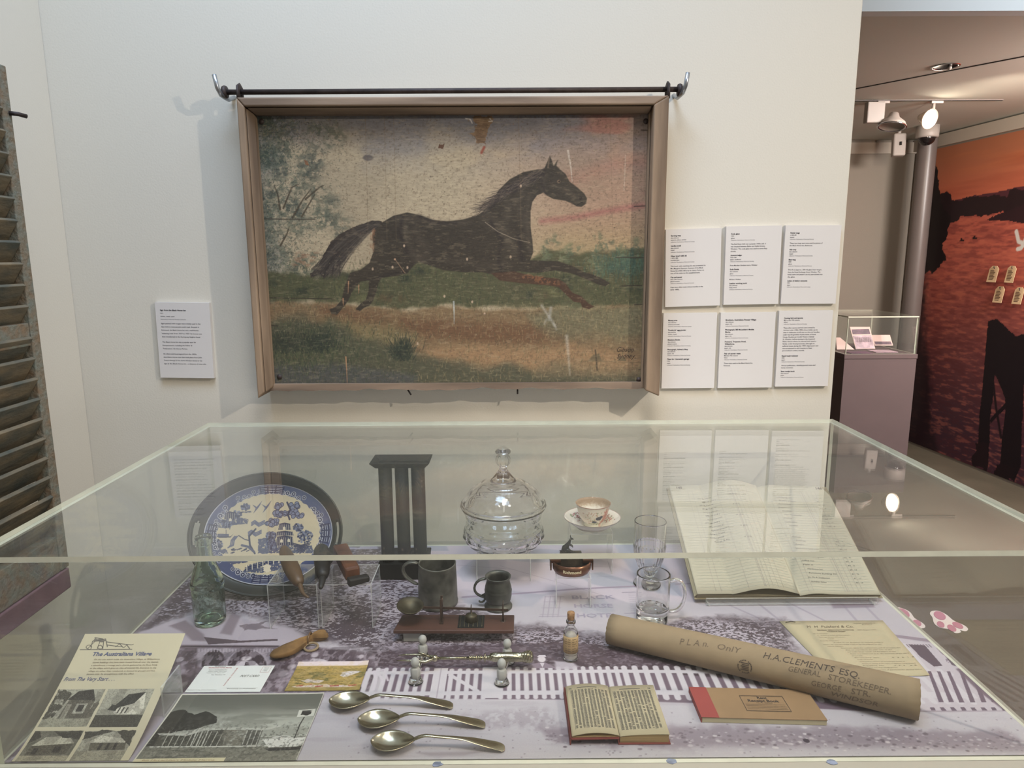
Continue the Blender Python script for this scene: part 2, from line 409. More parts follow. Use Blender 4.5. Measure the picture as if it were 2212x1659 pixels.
# mural wall: runs away from the camera on the right
mp0 = az(1970, 960, 0); mp1 = az(2212, 1056, 0)
MD = (mp1-mp0); MD[2] = 0; MD /= np.linalg.norm(MD); MN = V3((-MD[1], MD[0], 0)); MN = MN if MN[0] < 0 else -MN
def mur(u, v, off=0.0): return mp0+MD*u+V3((0, 0, 1))*v+MN*off
def muv(px, py):
    p = apl(px, py, mp0, MN)-mp0; return (float(p@MD), float(p[2]))
uF = (YF-mp0[1])/MD[1]; uN = (3.3-mp0[1])/MD[1]
a0 = mur(uF-.05, 0, -.004); a1 = mur(uN+.8, 0, -.004)
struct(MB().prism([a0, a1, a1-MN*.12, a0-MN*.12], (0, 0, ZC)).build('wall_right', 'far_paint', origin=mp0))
MTOP = ZC-.11
b0 = mur(uF+.0, ZC-.10, .03); b1 = mur(uN+.5, ZC-.10, .03)
struct(MB().prism([b0, b1, mur(uN+.5, ZC-.10, -.003), mur(uF, ZC-.10, -.003)], (0, 0, .09)).build('trim_2', 'trim_light', origin=b0))

# --- the river mural
cv = Canvas(uF+.02, uN+.3, .02, MTOP, 620, 380, (160, 70, 55), lambda p: muv(*p))
U, V = cv.U, cv.V
hz = muv(2100, 445)[1]
t = sst(hz, MTOP, V)
sky = np.array([214, 116, 88])/255*(1-t)[..., None]+np.array([184, 116, 84])/255*t[..., None]
cv.A[:] = sky
cv.full((cv.n(1.2, 14, 3)-.45)*1.4*(V > hz), (214, 128, 84)); cv.full((.5-cv.n(1.0, 11, 4))*1.5*(V > hz), (160, 74, 54))
t2 = sst(.1, hz-.15, V)
wat = np.array([72, 44, 56])/255*(1-t2)[..., None]+np.array([202, 104, 86])/255*t2[..., None]
wm = (V < hz)*1.0; cv.A[:] = cv.A*(1-wm[..., None])+wat*wm[..., None]
rip = cv.n(13, 62, 7, 3); rip2 = cv.n(5, 30, 8, 3); cv.full(sst(.52, .72, rip)*.42*wm, (226, 128, 100)); cv.full(sst(.48, .3, rip)*.3*wm, (96, 42, 44)); cv.full(sst(.55, .7, rip2)*.2*wm, (110, 50, 52))
# hills, tree bank, far bank
cv.poly([(1990, 430), (2060, 432), (2090, 425), (2135, 418), (2165, 412), (2205, 404), (2212, 404), (2300, 385), (2300, 450), (1990, 450)], (92, 48, 56), rough=.01, rs=9)
cv.poly([(1990, 400), (2024, 425), (2036, 418), (2046, 414), (2056, 430), (2075, 435), (2082, 425), (2110, 428), (2150, 422), (2178, 420), (2186, 408), (2200, 408), (2212, 410), (2300, 395), (2300, 462), (2212, 455), (2170, 458), (2120, 464), (2078, 470), (2055, 478), (1990, 482)], (44, 28, 32), rough=.03, rs=16)
cv.poly([(2128, 476), (2160, 462), (2196, 447), (2212, 444), (2330, 430), (2330, 485), (2212, 481), (2190, 477)], (52, 30, 36), rough=.012, rs=16)
cv.poly([(1960, 300), (2024, 345), (2026, 400), (2030, 440), (2054, 470), (2050, 500), (2040, 530), (2046, 560), (2030, 570), (2015, 590), (1960, 600)], (34, 24, 26), rough=.05, rs=14)
cv.poly([(1940, 600), (1998, 600), (1996, 660), (2000, 760), (2010, 830), (2010, 900), (2030, 990), (1940, 990)], (40, 24, 30), a=.8, rough=.06, rs=14, soft=.05)
for q in ((2072, 2084, 519), (2100, 2112, 514)):
    cv.poly([(q[0], q[2]), (q[1], q[2]-1), (q[1]-2, q[2]+3), (q[0]+2, q[2]+3)], (40, 26, 28)); cv.poly([(q[0]+4, q[2]-5), (q[0]+7, q[2]-5), (q[0]+8, q[2]), (q[0]+3, q[2])], (40, 26, 28))
# jetty piles
cv.poly([(2136, 692), (2155, 690), (2195, 727), (2212, 722), (2300, 700), (2300, 1000), (2212, 830), (2205, 1010), (2190, 1040), (2160, 1010), (2172, 880), (2172, 860), (2150, 808), (2140, 905), (2135, 1000), (2112, 980), (2116, 900), (2124, 820), (2132, 720)], (30, 20, 26), rough=.008, rs=20)
cv.poly([(2140, 905), (2174, 868), (2178, 876), (2140, 915)], (30, 20, 26)); cv.stroke([(2146, 825), (2152, 880), (2163, 945)], .02, (34, 22, 28))
cv.poly([(2112, 960), (2138, 960), (2134, 1030), (2100, 1000)], (38, 22, 28), rough=.05, rs=14); cv.poly([(2160, 1000), (2195, 1010), (2180, 1052), (2150, 1030)], (34, 20, 26), rough=.05, rs=14)
vmat('mural_print', .5, .3)
cvw = (232, 226, 220)
cv.stroke([(2196, 500), (2201, 522), (2209, 525)], .03, cvw); cv.stroke([(2222, 498), (2212, 528), (2206, 536), (2199, 538)], .03, cvw)
mo = sheet('river_mural', cv, lambda U, V: (mp0[0]+MD[0]*U+MN[0]*.002, mp0[1]+MD[1]*U+MN[1]*.002, V), 'mural_print', origin=mp0)
tag(mo, 'large red sunset river photograph covering the gallery side wall', 'mural')

# luggage tags pinned on the mural
mat('tag_card', (216, 184, 144), .8); mat('tag_writing', (120, 92, 70), .8)
def ltag(q, lab):
    us = [muv(*p) for p in q]; u0 = us[0][0]; u1 = us[1][0]; v1 = us[0][1]; v0 = us[3][1]; d = abs(u1-u0); c = .25*d; s = 1 if u1 > u0 else -1
    mb = MB(); mb.prism([mur(u0+s*c, v1, .012), mur(u1-s*c, v1, .012), mur(u1, v1-c, .014), mur(u1, v0, .03), mur(u0, v0, .03), mur(u0, v1-c, .014)], MN*.002)
    t = thing('luggage_tag', lab, 'tag', mur((u0+u1)/2, v0, .012), 'luggage tags on the river mural')
    cd_ = mb.build('card', 'tag_card', t)
    h = MB()
    for k in range(7):
        z = v1-(v1-v0)*(.28+.09*k); f = (v1-z)/(v1-v0); o = .0145+.016*f+.002
        h.prism([mur(u0+s*d*.18, z, o), mur(u0+s*d*(.6+.2*((k*37) % 10)/10), z, o), mur(u0+s*d*(.6+.2*((k*37) % 10)/10), z-.006, o), mur(u0+s*d*.18, z-.006, o)], MN*.0003)
    h.build('handwriting', 'tag_writing', cd_)
    MB().tube([mur((u0+u1)/2, v1-.012, .004), mur((u0+u1)/2, v1-.006, .022), mur((u0+u1)/2+.006*s, v1-.022, .02)], .0025, 6).build('hook', 'dark_gap', t)
ltag([(2143, 574), (2163, 575), (2161, 610), (2139, 609)], 'manila luggage tag on the river mural, upper left of the group')
ltag([(2182, 574), (2201, 576), (2198, 611), (2178, 610)], 'manila luggage tag on the river mural, upper right of the group')
ltag([(2156, 618), (2176, 618), (2174, 654), (2153, 653)], 'manila luggage tag on the river mural, lower left of the group')
ltag([(2198, 620), (2218, 621), (2216, 657), (2194, 656)], 'manila luggage tag on the river mural, lower row by the photo edge')

# ---------------------------------------------------------------- gallery fittings
# column in the corner
cby = 5.75; cw = .070
cbx = (float(ay(2000, 300, cby)[0])+float(ay(1974, 660, cby)[0]))/2

tag(MB().lathe([(cw, 0), (cw, ZC)], (cbx, cby, 0), 32).build('round_column', 'column_grey', origin=(cbx, cby, 0)), 'grey round column in the corner beside the river mural', 'column')
# dome camera
p = ay(2003, 290, 5.45)
t = thing('dome_camera', 'dark glass dome security camera on the gallery ceiling by the column', 'security camera', (p[0], p[1], ZC-.06))
MB().lathe([(.001, 0), (.078, 0), (.078, -.075), (.074, -.085), (.060, -.086)], (p[0], p[1], ZC-.001), 32).build('housing', 'white_plastic', t)
MB().lathe([(.058*math.cos(a), -.086-.055*math.sin(a)) for a in [R_(9*k) for k in range(10)]]+[(1e-4, -.141)], (p[0], p[1], ZC-.001), 32).build('dome', 'dome_dark', t)
# downlight
p = az(2043, 143, ZC)
t = thing('recessed_downlight', 'round chrome downlight set in the gallery ceiling', 'downlight', (p[0], p[1], ZC))
MB().lathe([(.053, .0), (.056, -.004), (.065, -.004), (.067, -.001)], (p[0], p[1], ZC), 36).build('rim', 'chrome', t)
MB().lathe([(.0545, -.002), (.04, -.0016), (.03, -.0013), (1e-4, -.001)], (p[0], p[1], ZC), 36).build('reflector', 'dome_dark', t)
MB().ball((p[0]+.02, p[1], ZC-.008), .011).build('bulb', 'white_plastic', t)
# ceiling joint and lighting track
j0 = az(1840, 193, ZC); j1 = az(2240, 116, ZC)
dj = (j1-j0)/np.linalg.norm(j1-j0); nj = V3((-dj[1], dj[0], 0))*.006
struct(MB().prism([j0-nj, j1-nj, j1+nj, j0+nj], (0, 0, -.003)).build('trim_3', 'dark_gap', origin=j0))
k0 = az(1780, 217, ZC); k1 = az(2171, 213.5, ZC)
t = thing('lighting_track', 'slim dark lighting track recessed along the gallery ceiling', 'track', (k0+k1)/2)
MB().box((k0[0], k0[1]-.012, ZC-.004), (k1[0], k0[1]+.012, ZC-.0005)).build('rail', 'column_grey', t)
MB().box((k0[0], k0[1]-.006, ZC-.006), (k1[0], k0[1]+.006, ZC-.0041)).build('slot', 'dark_gap', t)
# lit spotlight
def spotlight(px, pxl, pyl, aim, lit, lab, r=.085, Y=None):
    p = V3(az(px, 216, ZC)); Y = p[1]
    h = ay(pxl, pyl, Y-.02)
    t = thing('track_spotlight', lab, 'spotlight', (p[0], Y, ZC-.013), 'track spotlights in the gallery')
    MB().box((p[0]-.02, Y-.012, ZC-.022), (p[0]+.055, Y+.012, ZC-.0065)).build('adapter', 'white_plastic', t, bevel=.003)
    return t, p, h
t, p, h = spotlight(2018, 2008, 257, None, True, 'lit white track spotlight glowing below the gallery ceiling')
MB().tube([(p[0], p[1], ZC-.021), (p[0], p[1], h[2]+.035)], .010, 10).build('stem', 'white_plastic', t)
dirn = V3((.42, -.80, -.43)); dirn = V3((0.30, -0.88, -0.30)); dirn /= np.linalg.norm(dirn)
q = Vector(dirn).to_track_quat('Z', 'Y').to_matrix().to_4x4(); q.translation = Vector(h)
mb = MB().lathe([(1e-4, -.13), (.03, -.125), (.055, -.08), (.085, -.02), (.1, 0.006), (.094, .006), (.08, -.015), (.05, -.07)], (0, 0, 0), 36); mb.v = [(x*.62, y*.62, z*.62) for x, y, z in mb.v]; mb.xf(q); mb.build('shade', 'lamp_reflector', t)
mb = MB().lathe([(1e-4, .004), (.05, .003), (.082, -.002)], (0, 0, 0), 36); mb.v = [(x*.62, y*.62, z*.62) for x, y, z in mb.v]; mb.xf(q); mb.build('lamp_face', 'lamp_lit', t)
# unlit spotlight with a gear box
t, p, h = spotlight(1902, 1928, 258, None, False, 'unlit white track spotlight with a square gear box, beside the wall edge')
MB().box((h[0]-.165, p[1]-.03, h[2]-.02), (h[0]-.055, p[1]+.02, h[2]+.105)).build('gear_box', 'white_plastic', t, bevel=.006)
q = (Matrix.Rotation(R_(10), 4, 'Y') @ Matrix.Rotation(R_(172), 4, 'X')); q.translation = Vector((h[0], h[1], h[2]-.035))
mb = MB().lathe([(1e-4, -.13), (.035, -.125), (.05, -.08), (.10, -.03), (.115, .012), (.105, .012), (.09, -.02), (1e-4, -.03)], (0, 0, 0), 36); mb.v = [(x*.72, y*.72, z*.6) for x, y, z in mb.v]; mb.xf(q); mb.build('shade', 'white_plastic', t)
mb = MB().lathe([(.1155, .006), (.119, .010), (.119, .016), (.108, .018), (.10, .012)], (0, 0, 0), 36); mb.v = [(x*.72, y*.72, z*.72) for x, y, z in mb.v]; mb.xf(q); mb.build('rim', 'chrome', t)
# wall sensor
p = ay(1941, 314, YF-.5)
t = thing('security_sensor', 'white box sensor hanging from the gallery ceiling near the far wall', 'sensor', (p[0], p[1], ZC))
mb = MB().box((-.045, -.035, -.085), (.045, .035, .085)); mb.xf(Matrix.Translation(Vector(p)) @ Matrix.Rotation(R_(-14), 4, 'Z') @ Matrix.Rotation(R_(-6), 4, 'X')); mb.build('housing', 'white_plastic', t, bevel=.012, bseg=3)
MB().tube([(p[0], p[1]+.01, p[2]+.08), (p[0]+.01, p[1]+.02, ZC-.002)], .014, 8).build('bracket', 'white_plastic', t)
MB().box((p[0]-.012, p[1]-.047, p[2]-.004), (p[0]+.0, p[1]-.036, p[2]+.022)).build('lens', 'dark_gap', t)

# gallery pedestal with its own cover
Y0 = 4.55
q0 = ay(1825, 768, Y0); q1 = ay(1981, 765, Y0)
zt = float(q1[2]); xa, xb = float(q0[0])-.0, float(q1[0])
t = thing('gallery_pedestal', 'tall mauve painted pedestal in the gallery beyond the wall', 'pedestal', ((xa+xb)/2, Y0+.3, 0))
MB().box((xa, Y0, 0), (xb, Y0+.62, zt-.03)).build('body', 'lavender_paint', t)
MB().box((xa-.004, Y0-.004, zt-.03), (xb+.004, Y0+.624, zt)).build('top', 'lavender_paint', t, bevel=.002)
zc2 = float(ay(1989, 683, Y0)[2])
def cover(t, x0, x1, y0, y1, z0, z1, th, mp='acrylic_pane', me='acrylic_edge'):
    def pane(a, b, ax_, nm):
        mb = MB(); mb.box(a, b)
        for i in range(6): mb.mi[i] = 1
        # faces order in hexa: bottom, top, front(y0), right(x1), back(y1), left(x0)
        big = {'z': (0, 1), 'y': (2, 4), 'x': (3, 5)}[ax_]
        for i in big: mb.mi[i] = 0
        o = mb.build(nm, [mp, me], t); return o
    pane((x0, y0, z1-th), (x1, y1, z1), 'z', 'top_pane')
    g = .0004
    pane((x0, y0, z0), (x1, y0+th, z1-th-g), 'y', 'front_pane')
    pane((x0, y1-th, z0), (x1, y1, z1-th-g), 'y', 'back_pane')
    pane((x0, y0+th+g, z0), (x0+th, y1-th-g, z1-th-g), 'x', 'side_pane')
    pane((x1-th, y0+th+g, z0), (x1, y1-th-g, z1-th-g), 'x', 'side_pane')
t = thing('gallery_case_cover', 'clear acrylic cover on the mauve gallery pedestal', 'display cover', ((xa+xb)/2, Y0+.3, zt))
cover(t, xa+.006, xb-.006, Y0+.006, Y0+.6, zt+.001, zc2, .008)
# papers in that case
mat('paper_pink', (226, 196, 190), .7); mat('photo_dark', (96, 62, 84), .5, var=.5, vscale=22); mat('photo_pale', (190, 160, 172), .5, var=.3, vscale=25)
def card(nm, lab, cat, q, ys, m1, m2=None, z=None):
    P = [V3(ay(px, py, Y0+y)) for (px, py), y in zip(q, ys)]; zm = min(p[2] for p in P[2:]); sh = zt+.004-zm
    P = [p+V3((0, 0, sh)) for p in P]
    n = np.cross(P[1]-P[0], P[3]-P[0]); n /= np.linalg.norm(n); n = n if n[1] < 0 else -n
    t = thing(nm, lab, cat, (P[3]+P[2])/2)
    MB().prism(P, -n*.003).build('card', m1, t)
    for a, b, c, d, m in (m2 or []):
        def L(u, v): return P[3]+(P[2]-P[3])*u+(P[0]-P[3])*v+n*.001
        MB().prism([L(a, b), L(c, b), L(c, d), L(a, d)], n*.0006).build('picture', m, t)
card('standing_photograph', 'tall mauve printed card standing in the gallery pedestal case', 'photograph', [(1836, 703), (1879, 703), (1891, 750), (1849, 751)], [.32, .32, .24, .24], 'paper_pink', [(.05, .66, .95, .88, 'photo_dark'), (.03, .02, .97, .6, 'photo_pale'), (.08, .3, .9, .52, 'photo_dark')])
card('landscape_photograph', 'low pale landscape card behind the standing card in the gallery case', 'photograph', [(1880, 727), (1922, 727), (1929, 750), (1890, 750)], [.46, .46, .42, .42], 'paper_pink', [(.05, .1, .95, .38, 'photo_dark')])
card('caption_sheet', 'pale pink caption sheet leaning at the left in the gallery case', 'sheet of paper', [(1806, 726), (1815, 726), (1846, 752), (1808, 752)], [.3, .3, .22, .22], 'paper_pink')
for i, (x0, x1, y0, y1, lb) in enumerate(((.12, .42, .03, .13, 'flat print lying at the front left of the gallery case'), (.52, .83, .08, .2, 'flat print lying at the front right of the gallery case'))):
    w_ = xb-xa; tag(MB().box((xa+w_*x0, Y0+y0, zt+.001), (xa+w_*x1, Y0+y1, zt+.004)).build('flat_print', 'photo_pale' if i else 'photo_dark', origin=(xa+w_*(x0+x1)/2, Y0+(y0+y1)/2, zt+.001)), lb, 'print')

# paw marks on the floor
mat('paw_white', (214, 204, 200), .6); mat('paw_pink', (176, 112, 132), .6)
def paw(pts, pads, lab):
    P = [az(*p, 0) for p in pts]; c = sum(P)/len(P)
    # round the outline
    Q = []
    n = len(P)
    for i in range(n):
        for k in range(5):
            s_ = k/5; a, b, c_, d = P[i-1], P[i], P[(i+1) % n], P[(i+2) % n]
            Q.append(.5*((2*b)+(c_-a)*s_+(2*a-5*b+4*c_-d)*s_*s_+(3*b-a-3*c_+d)*s_**3))
    t = thing('paw_decal', lab, 'floor decal', (c[0], c[1], 0), 'paw prints stuck on the gallery floor')
    MB().prism([q+V3((0, 0, .0005)) for q in Q], (0, 0, .001)).build('backing', 'paw_white', t)
    bk_ = kids(t)[0]
    for (cx, cy, rx, ry, ta) in pads:
        pp = []
        for k in range(24):
            a = 2*math.pi*k/24; x = rx*math.cos(a); y = ry*math.sin(a); pp.append(az(cx+x*math.cos(R_(ta))-y*math.sin(R_(ta)), cy+x*math.sin(R_(ta))+y*math.cos(R_(ta)), 0.0016))
        MB().prism(pp, (0, 0, .001)).build('pad', 'paw_pink', bk_)
paw([(2012, 1321), (2026, 1320), (2044, 1328), (2060, 1341), (2082, 1351), (2091, 1359), (2086, 1364), (2074, 1362), (2076, 1366), (2064, 1368), (2050, 1360), (2030, 1356), (2018, 1347), (2014, 1334), (2009, 1327)],
    [(2030, 1330, 14, 8, 25), (2032, 1349, 9, 6, 30), (2056, 1357, 11, 6, 30), (2069, 1351, 13, 5.5, 25)], 'pink and white paw print decal on the floor, right of the case')
paw([(1932, 1314), (1950, 1315), (1966, 1323), (1976, 1336), (1995, 1348), (1998, 1356), (1985, 1358), (1970, 1354), (1950, 1352), (1935, 1345)],
    [(1950, 1325, 16, 9, 25), (1981, 1346, 10, 6, 25), (1955, 1343, 9, 6, 20)], 'pink and white paw print decal on the floor, partly behind the case edge')
# ---------------------------------------------------------------- the inn sign
mat('sign_wood', (150, 128, 106), .8, c2=(92, 76, 62), vscale=16, bump=.0012, bscale=40, stretch=(.12, 1, 1), detail=9)
mat('sign_wood_v', (156, 132, 106), .8, c2=(98, 80, 62), vscale=16, bump=.0012, bscale=40, stretch=(1, 1, .12), detail=9)
mat('sign_dark', (60, 46, 36), .8, var=.3, vscale=20, bump=.001, bscale=40)
mat('iron', (58, 48, 44), .6, metal=.4, var=.35, vscale=30, bump=.0008, bscale=120)
mat('steel_hook', (168, 172, 176), .3, metal=.9)
vmat('sign_paint', .62, .35, grain=.14, gscale=260, bump=.0004, stretch=(.35, 1, 1))
SY = 1.79            # front of the frame
PY = 1.838           # painted boards
sx0, sx1 = -.662, .394; sz0, sz1 = 1.243, 1.988
T = thing('painted_inn_sign', 'weathered framed timber sign painted with a galloping black horse', 'sign', ((sx0+sx1)/2, SY, sz0))
# moulded frame: outer rail + inner rail, mitred at the top, sides run past the bottom
def rail(x0, x1, z0, z1, y0, y1, ch):
    return (x0, x1, z0, z1, y0, y1, ch)
FL, FR, FT, IL, IR, IT = .018, .037, .021, .014, .005, .014     # rail and bead widths, left, right, top
MB().prism([(sx0, SY, sz1), (sx1, SY, sz1), (sx1-FR, SY, sz1-FT), (sx0+FL, SY, sz1-FT)], (0, .093, 0)).build('top_moulding', 'sign_wood', T, bevel=.004, bseg=3)
MB().prism([(sx0+FL+.001, SY+.007, sz1-FT-.0015), (sx1-FR-.001, SY+.007, sz1-FT-.0015), (sx1-FR-IR, SY+.03, sz1-FT-IT), (sx0+FL+IL, SY+.03, sz1-FT-IT)], (0, .06, 0)).build('top_bead', 'sign_wood', T, bevel=.005, bseg=3)
for s, x, fw, iw in ((1, sx0, FL, IL), (-1, sx1, FR, IR)):
    MB().prism([(x, SY, sz0-.004), (x+s*fw, SY, sz0+.012), (x+s*fw, SY, sz1-FT), (x, SY, sz1)], (0, .093, 0)).build('side_moulding', 'sign_wood_v', T, bevel=.004, bseg=3)
    d = .007 if s > 0 else .03
    MB().prism([(x+s*(fw+.001), SY+d, sz0+.010), (x+s*(fw+iw), SY+.03+(d-.007)*.4, sz0+.022), (x+s*(fw+iw), SY+.03+(d-.007)*.4, sz1-FT-IT), (x+s*(fw+.001), SY+d, sz1-FT-.001)], (0, .055, 0)).build('side_bead', 'sign_wood_v', T, bevel=.004, bseg=3)
px0, px1, pz0, pz1 = sx0+FL+.004, sx1-FR+.002, sz0+.016, sz1-FT-.004
# ragged bottom strip
mb = MB(); n = 60; random.seed(5); top = []; bot = []
for i in range(n+1):
    x = px0+(px1-px0)*i/n; d = .0
    for c, w_, a in ((.27, .03, .006), (.345, .02, .005), (.57, .035, .008), (.70, .04, .006), (.86, .03, .005)):
        d += a*math.exp(-(((i/n)-c)/w_)**2)
    bot.append((x, PY-.012, pz0-.006+.0015*math.sin(i*1.7)+d*.7)); top.append((x, PY-.012, pz0+.012))
for i in range(n):
    a, b, c, d = bot[i], bot[i+1], top[i+1], top[i]
    mb.hexa([a, b, (b[0], b[1]+.03, b[2]), (a[0], a[1]+.03, a[2]), d, c, (c[0], c[1]+.03, c[2]), (d[0], d[1]+.03, d[2])])
mb.build('bottom_edge', 'sign_wood', T)
MB().box((px0, PY+.0015, pz0-.002), (px1, WY-.02, pz1)).build('backing_boards', 'sign_dark', T)

# painting
def sm(p): q = ay(p[0], p[1], PY); return (float(q[0]), float(q[2]))
cv = Canvas(px0, px1, pz0+.004, pz1, 900, 640, (176, 160, 132), sm)
def Z(y): return sm((1000, y))[1]
def X(x): return sm((x, 550))[0]
U, V = cv.U, cv.V
# sky
cv.full(sst(X(950), X(1350), U)*sst(Z(640), Z(480), V)*.85, (164, 130, 108))
cv.full(sst(X(1050), X(1250), U)*sst(Z(430), Z(560), V)*.7, (158, 138, 98))
cv.full(sst(Z(350), Z(255), V+(cv.n(6, 8, 2)-.5)*.12)*.85*(1-.5*sst(X(1200), X(1350), U)), (104, 106, 118))
cv.full(sst(.45, .62, cv.n(7, 9, 9))*sst(Z(420), Z(250), V)*.5, (120, 118, 124))
cv.full(sst(X(640), X(560), U+(cv.n(8, 8, 3)-.5)*.15)*.6, (112, 116, 116))
cv.full(sst(.52, .66, cv.n(4, 14, 21))*sst(X(1150), X(1300), U)*sst(Z(520), Z(440), V)*.6, (160, 104, 94))
cv.stroke([(1170, 478), (1240, 470), (1300, 458), (1360, 448), (1400, 442)], .014, (150, 88, 84), .55, soft=.006)
cv.stroke([(1180, 400), (1260, 380), (1330, 355), (1400, 350)], .03, (168, 116, 100), .4, soft=.015)
# tree at left: foliage masses
rng = random.Random(4)
for i in range(130):
    x = rng.uniform(560, 740); y = rng.uniform(250, 590); d = (x-560)/190+abs(y-400)/900
    if rng.random() < d*.75: continue
    cv.blob((x, y), rng.uniform(.02, .055), rng.choice([(66, 76, 64), (80, 88, 74), (58, 66, 60), (94, 98, 84)]), .55, hard=.2, tex=(90, .42, .6), seed=i % 7)
for i in range(2600):
    x = 560+abs(rng.gauss(0, 75)); y = rng.uniform(255, 600)
    if x > 745: continue
    q = sm((x, y)); L = rng.uniform(.002, .006); a = rng.uniform(0, 6.28)
    cv.stroke([q, (q[0]+L*math.cos(a), q[1]+L*math.sin(a))], .0013, rng.choice([(60, 70, 60), (88, 94, 78), (150, 140, 112), (50, 56, 52)]), .6, raw=True)
for st in ([(652, 468), (668, 440), (680, 420)], [(632, 470), (655, 430), (672, 408)], [(612, 450), (622, 425), (630, 405), (645, 398)], [(605, 452), (600, 420), (592, 400)], [(606, 530), (620, 505), (625, 490)], [(660, 430), (690, 405), (700, 400)]):
    cv.stroke(st, .005, (70, 60, 46), .8, w1=.002)
# ground
gb = [(540, 590), (600, 585), (680, 600), (760, 585), (800, 575), (900, 560), (1040, 575), (1150, 560), (1180, 540), (1260, 550), (1300, 545), (1420, 530), (1440, 680), (1300, 660), (1100, 668), (960, 660), (870, 668), (760, 655), (640, 655), (540, 650)]
cv.poly(gb, (78, 78, 54), .95, rough=.012, rs=30, soft=.008)
cv.poly([(540, 650), (640, 655), (760, 660), (870, 672), (960, 662), (1100, 670), (1300, 664), (1440, 655), (1440, 860), (540, 860)], (126, 104, 76), 1, rough=.01, rs=20, soft=.006)
cv.full(sst(Z(650), Z(668), V)*0, (0, 0, 0))
cv.poly([(700, 665), (900, 690), (1100, 690), (1250, 700), (1250, 730), (1050, 735), (850, 720), (700, 700)], (104, 74, 52), .75, soft=.02, rough=.02, rs=10)
cv.poly([(700, 690), (850, 690), (900, 730), (840, 780), (700, 760)], (128, 116, 82), .7, soft=.02, rough=.02, rs=12)
cv.poly([(1000, 740), (1250, 740), (1400, 760), (1400, 800), (1000, 800), (900, 760)], (160, 126, 92), .7, soft=.025, rough=.03, rs=10)
cv.poly([(1150, 670), (1400, 655), (1400, 730), (1200, 735)], (106, 106, 82), .7, soft=.02, rough=.03, rs=14)
cv.poly([(585, 690), (640, 680), (720, 690), (760, 720), (800, 740), (900, 760), (980, 790), (1150, 790), (1400, 800), (1400, 850), (560, 850)], (74, 76, 60), .85, soft=.02, rough=.025, rs=16)
cv.poly([(540, 785), (760, 790), (900, 815), (900, 850), (540, 850)], (78, 78, 78), .7, soft=.012, rough=.012, rs=14)
cv.poly([(1160, 780), (1250, 775), (1390, 795), (1390, 815), (1160, 812)], (132, 112, 84), .6, soft=.015, rough=.01)
for i in range(26):
    x = rng.uniform(560, 1390); y = rng.uniform(575, 650); cv.blob((x, y), rng.uniform(.03, .07), rng.choice([(50, 54, 42), (104, 102, 70), (60, 64, 50), (92, 78, 56)]), .75, ry=.02, hard=.1, tex=(60, .4, .6), seed=i % 6)
# grass strokes
for i in range(6500):
    if i % 3: x = rng.uniform(560, 1395); y = rng.uniform(565, 830)
    else: x = rng.gauss(650, 60); y = rng.gauss(755, 30)
    if not (560 < x < 1395): continue
    q = sm((x, y)); L = rng.uniform(.005, .016); a = rng.uniform(1.0, 2.1)
    dk = y < 660 or (x < 900 and y > 700)
    c = rng.choice([(46, 54, 42), (62, 72, 52), (84, 92, 60), (110, 108, 78)] if dk else [(98, 84, 60), (80, 82, 58), (140, 120, 84), (170, 150, 110)])
    cv.stroke([q, (q[0]+L*.4*math.cos(a), q[1]+L*math.sin(a)*.6), (q[0]+L*math.cos(a), q[1]+L*math.sin(a))], .0016, c, .5, raw=True, w1=.0006)
# dark tussocks at the lower left
for i in range(520):
    x = rng.choice([rng.gauss(620, 22), rng.gauss(690, 20), rng.gauss(870, 12)]); y = 750 if x < 780 else 765
    q = sm((x, y+rng.uniform(-12, 15))); L = rng.uniform(.02, .055); a = rng.uniform(.8, 2.3)
    cv.stroke([q, (q[0]+L*.9*math.cos(a), q[1]+L*math.sin(a))], .0022, rng.choice([(44, 50, 42), (56, 62, 48)]), .6, raw=True, w1=.0008)
# bushes right
for i in range(60):
    x = rng.choice([rng.gauss(1175, 14), rng.gauss(1235, 16), rng.gauss(1350, 28), rng.gauss(1290, 10)]); y = rng.gauss(548, 16)
    cv.blob((x, y), rng.uniform(.01, .026), rng.choice([(98, 104, 80), (78, 88, 70), (116, 118, 88)]), .6, hard=.2, tex=(110, .42, .58), seed=i % 5)
for i in range(500):
    x = rng.gauss(1350, 35); y = rng.gauss(580, 14); q = sm((x, y)); a = rng.uniform(.9, 2.2)
    cv.stroke([q, (q[0]+.012*math.cos(a), q[1]+.02*math.sin(a))], .0015, rng.choice([(62, 82, 72), (80, 100, 80)]), .6, raw=True)
cv.blob((795, 341), .017, (96, 88, 84), .9, ry=.009, hard=.6); cv.blob((1305, 545), .02, (98, 88, 62), .7, ry=.009, hard=.3)
# horse
HB = (60, 53, 43)
body = [(826, 480), (850, 466), (880, 459), (905, 464), (935, 475), (965, 478), (1000, 474), (1030, 466), (1050, 452), (1062, 436), (1078, 410), (1100, 388), (1130, 372), (1160, 366), (1175, 366), (1180, 355), (1188, 336), (1194, 352), (1196, 358), (1205, 345), (1202, 358), (1210, 366), (1222, 376), (1230, 392), (1246, 404), (1262, 418), (1268, 428), (1266, 440), (1256, 447), (1246, 446), (1236, 440), (1222, 434), (1210, 432), (1196, 430), (1184, 424), (1174, 416), (1160, 422), (1150, 436), (1146, 455), (1146, 490), (1150, 520), (1152, 545), (1145, 562), (1130, 578), (1110, 590), (1080, 596), (1040, 588), (1000, 588), (960, 584), (930, 574), (905, 566), (895, 572), (880, 590), (858, 596), (825, 600), (818, 610), (812, 632), (806, 650), (798, 660), (786, 665), (778, 672), (768, 668), (780, 655), (790, 648), (796, 630), (797, 606), (780, 608), (768, 620), (760, 632), (752, 650), (738, 668), (728, 680), (716, 678), (712, 668), (724, 664), (738, 648), (744, 620), (756, 590), (780, 582), (798, 568), (808, 540), (804, 510), (810, 490), (822, 478)]
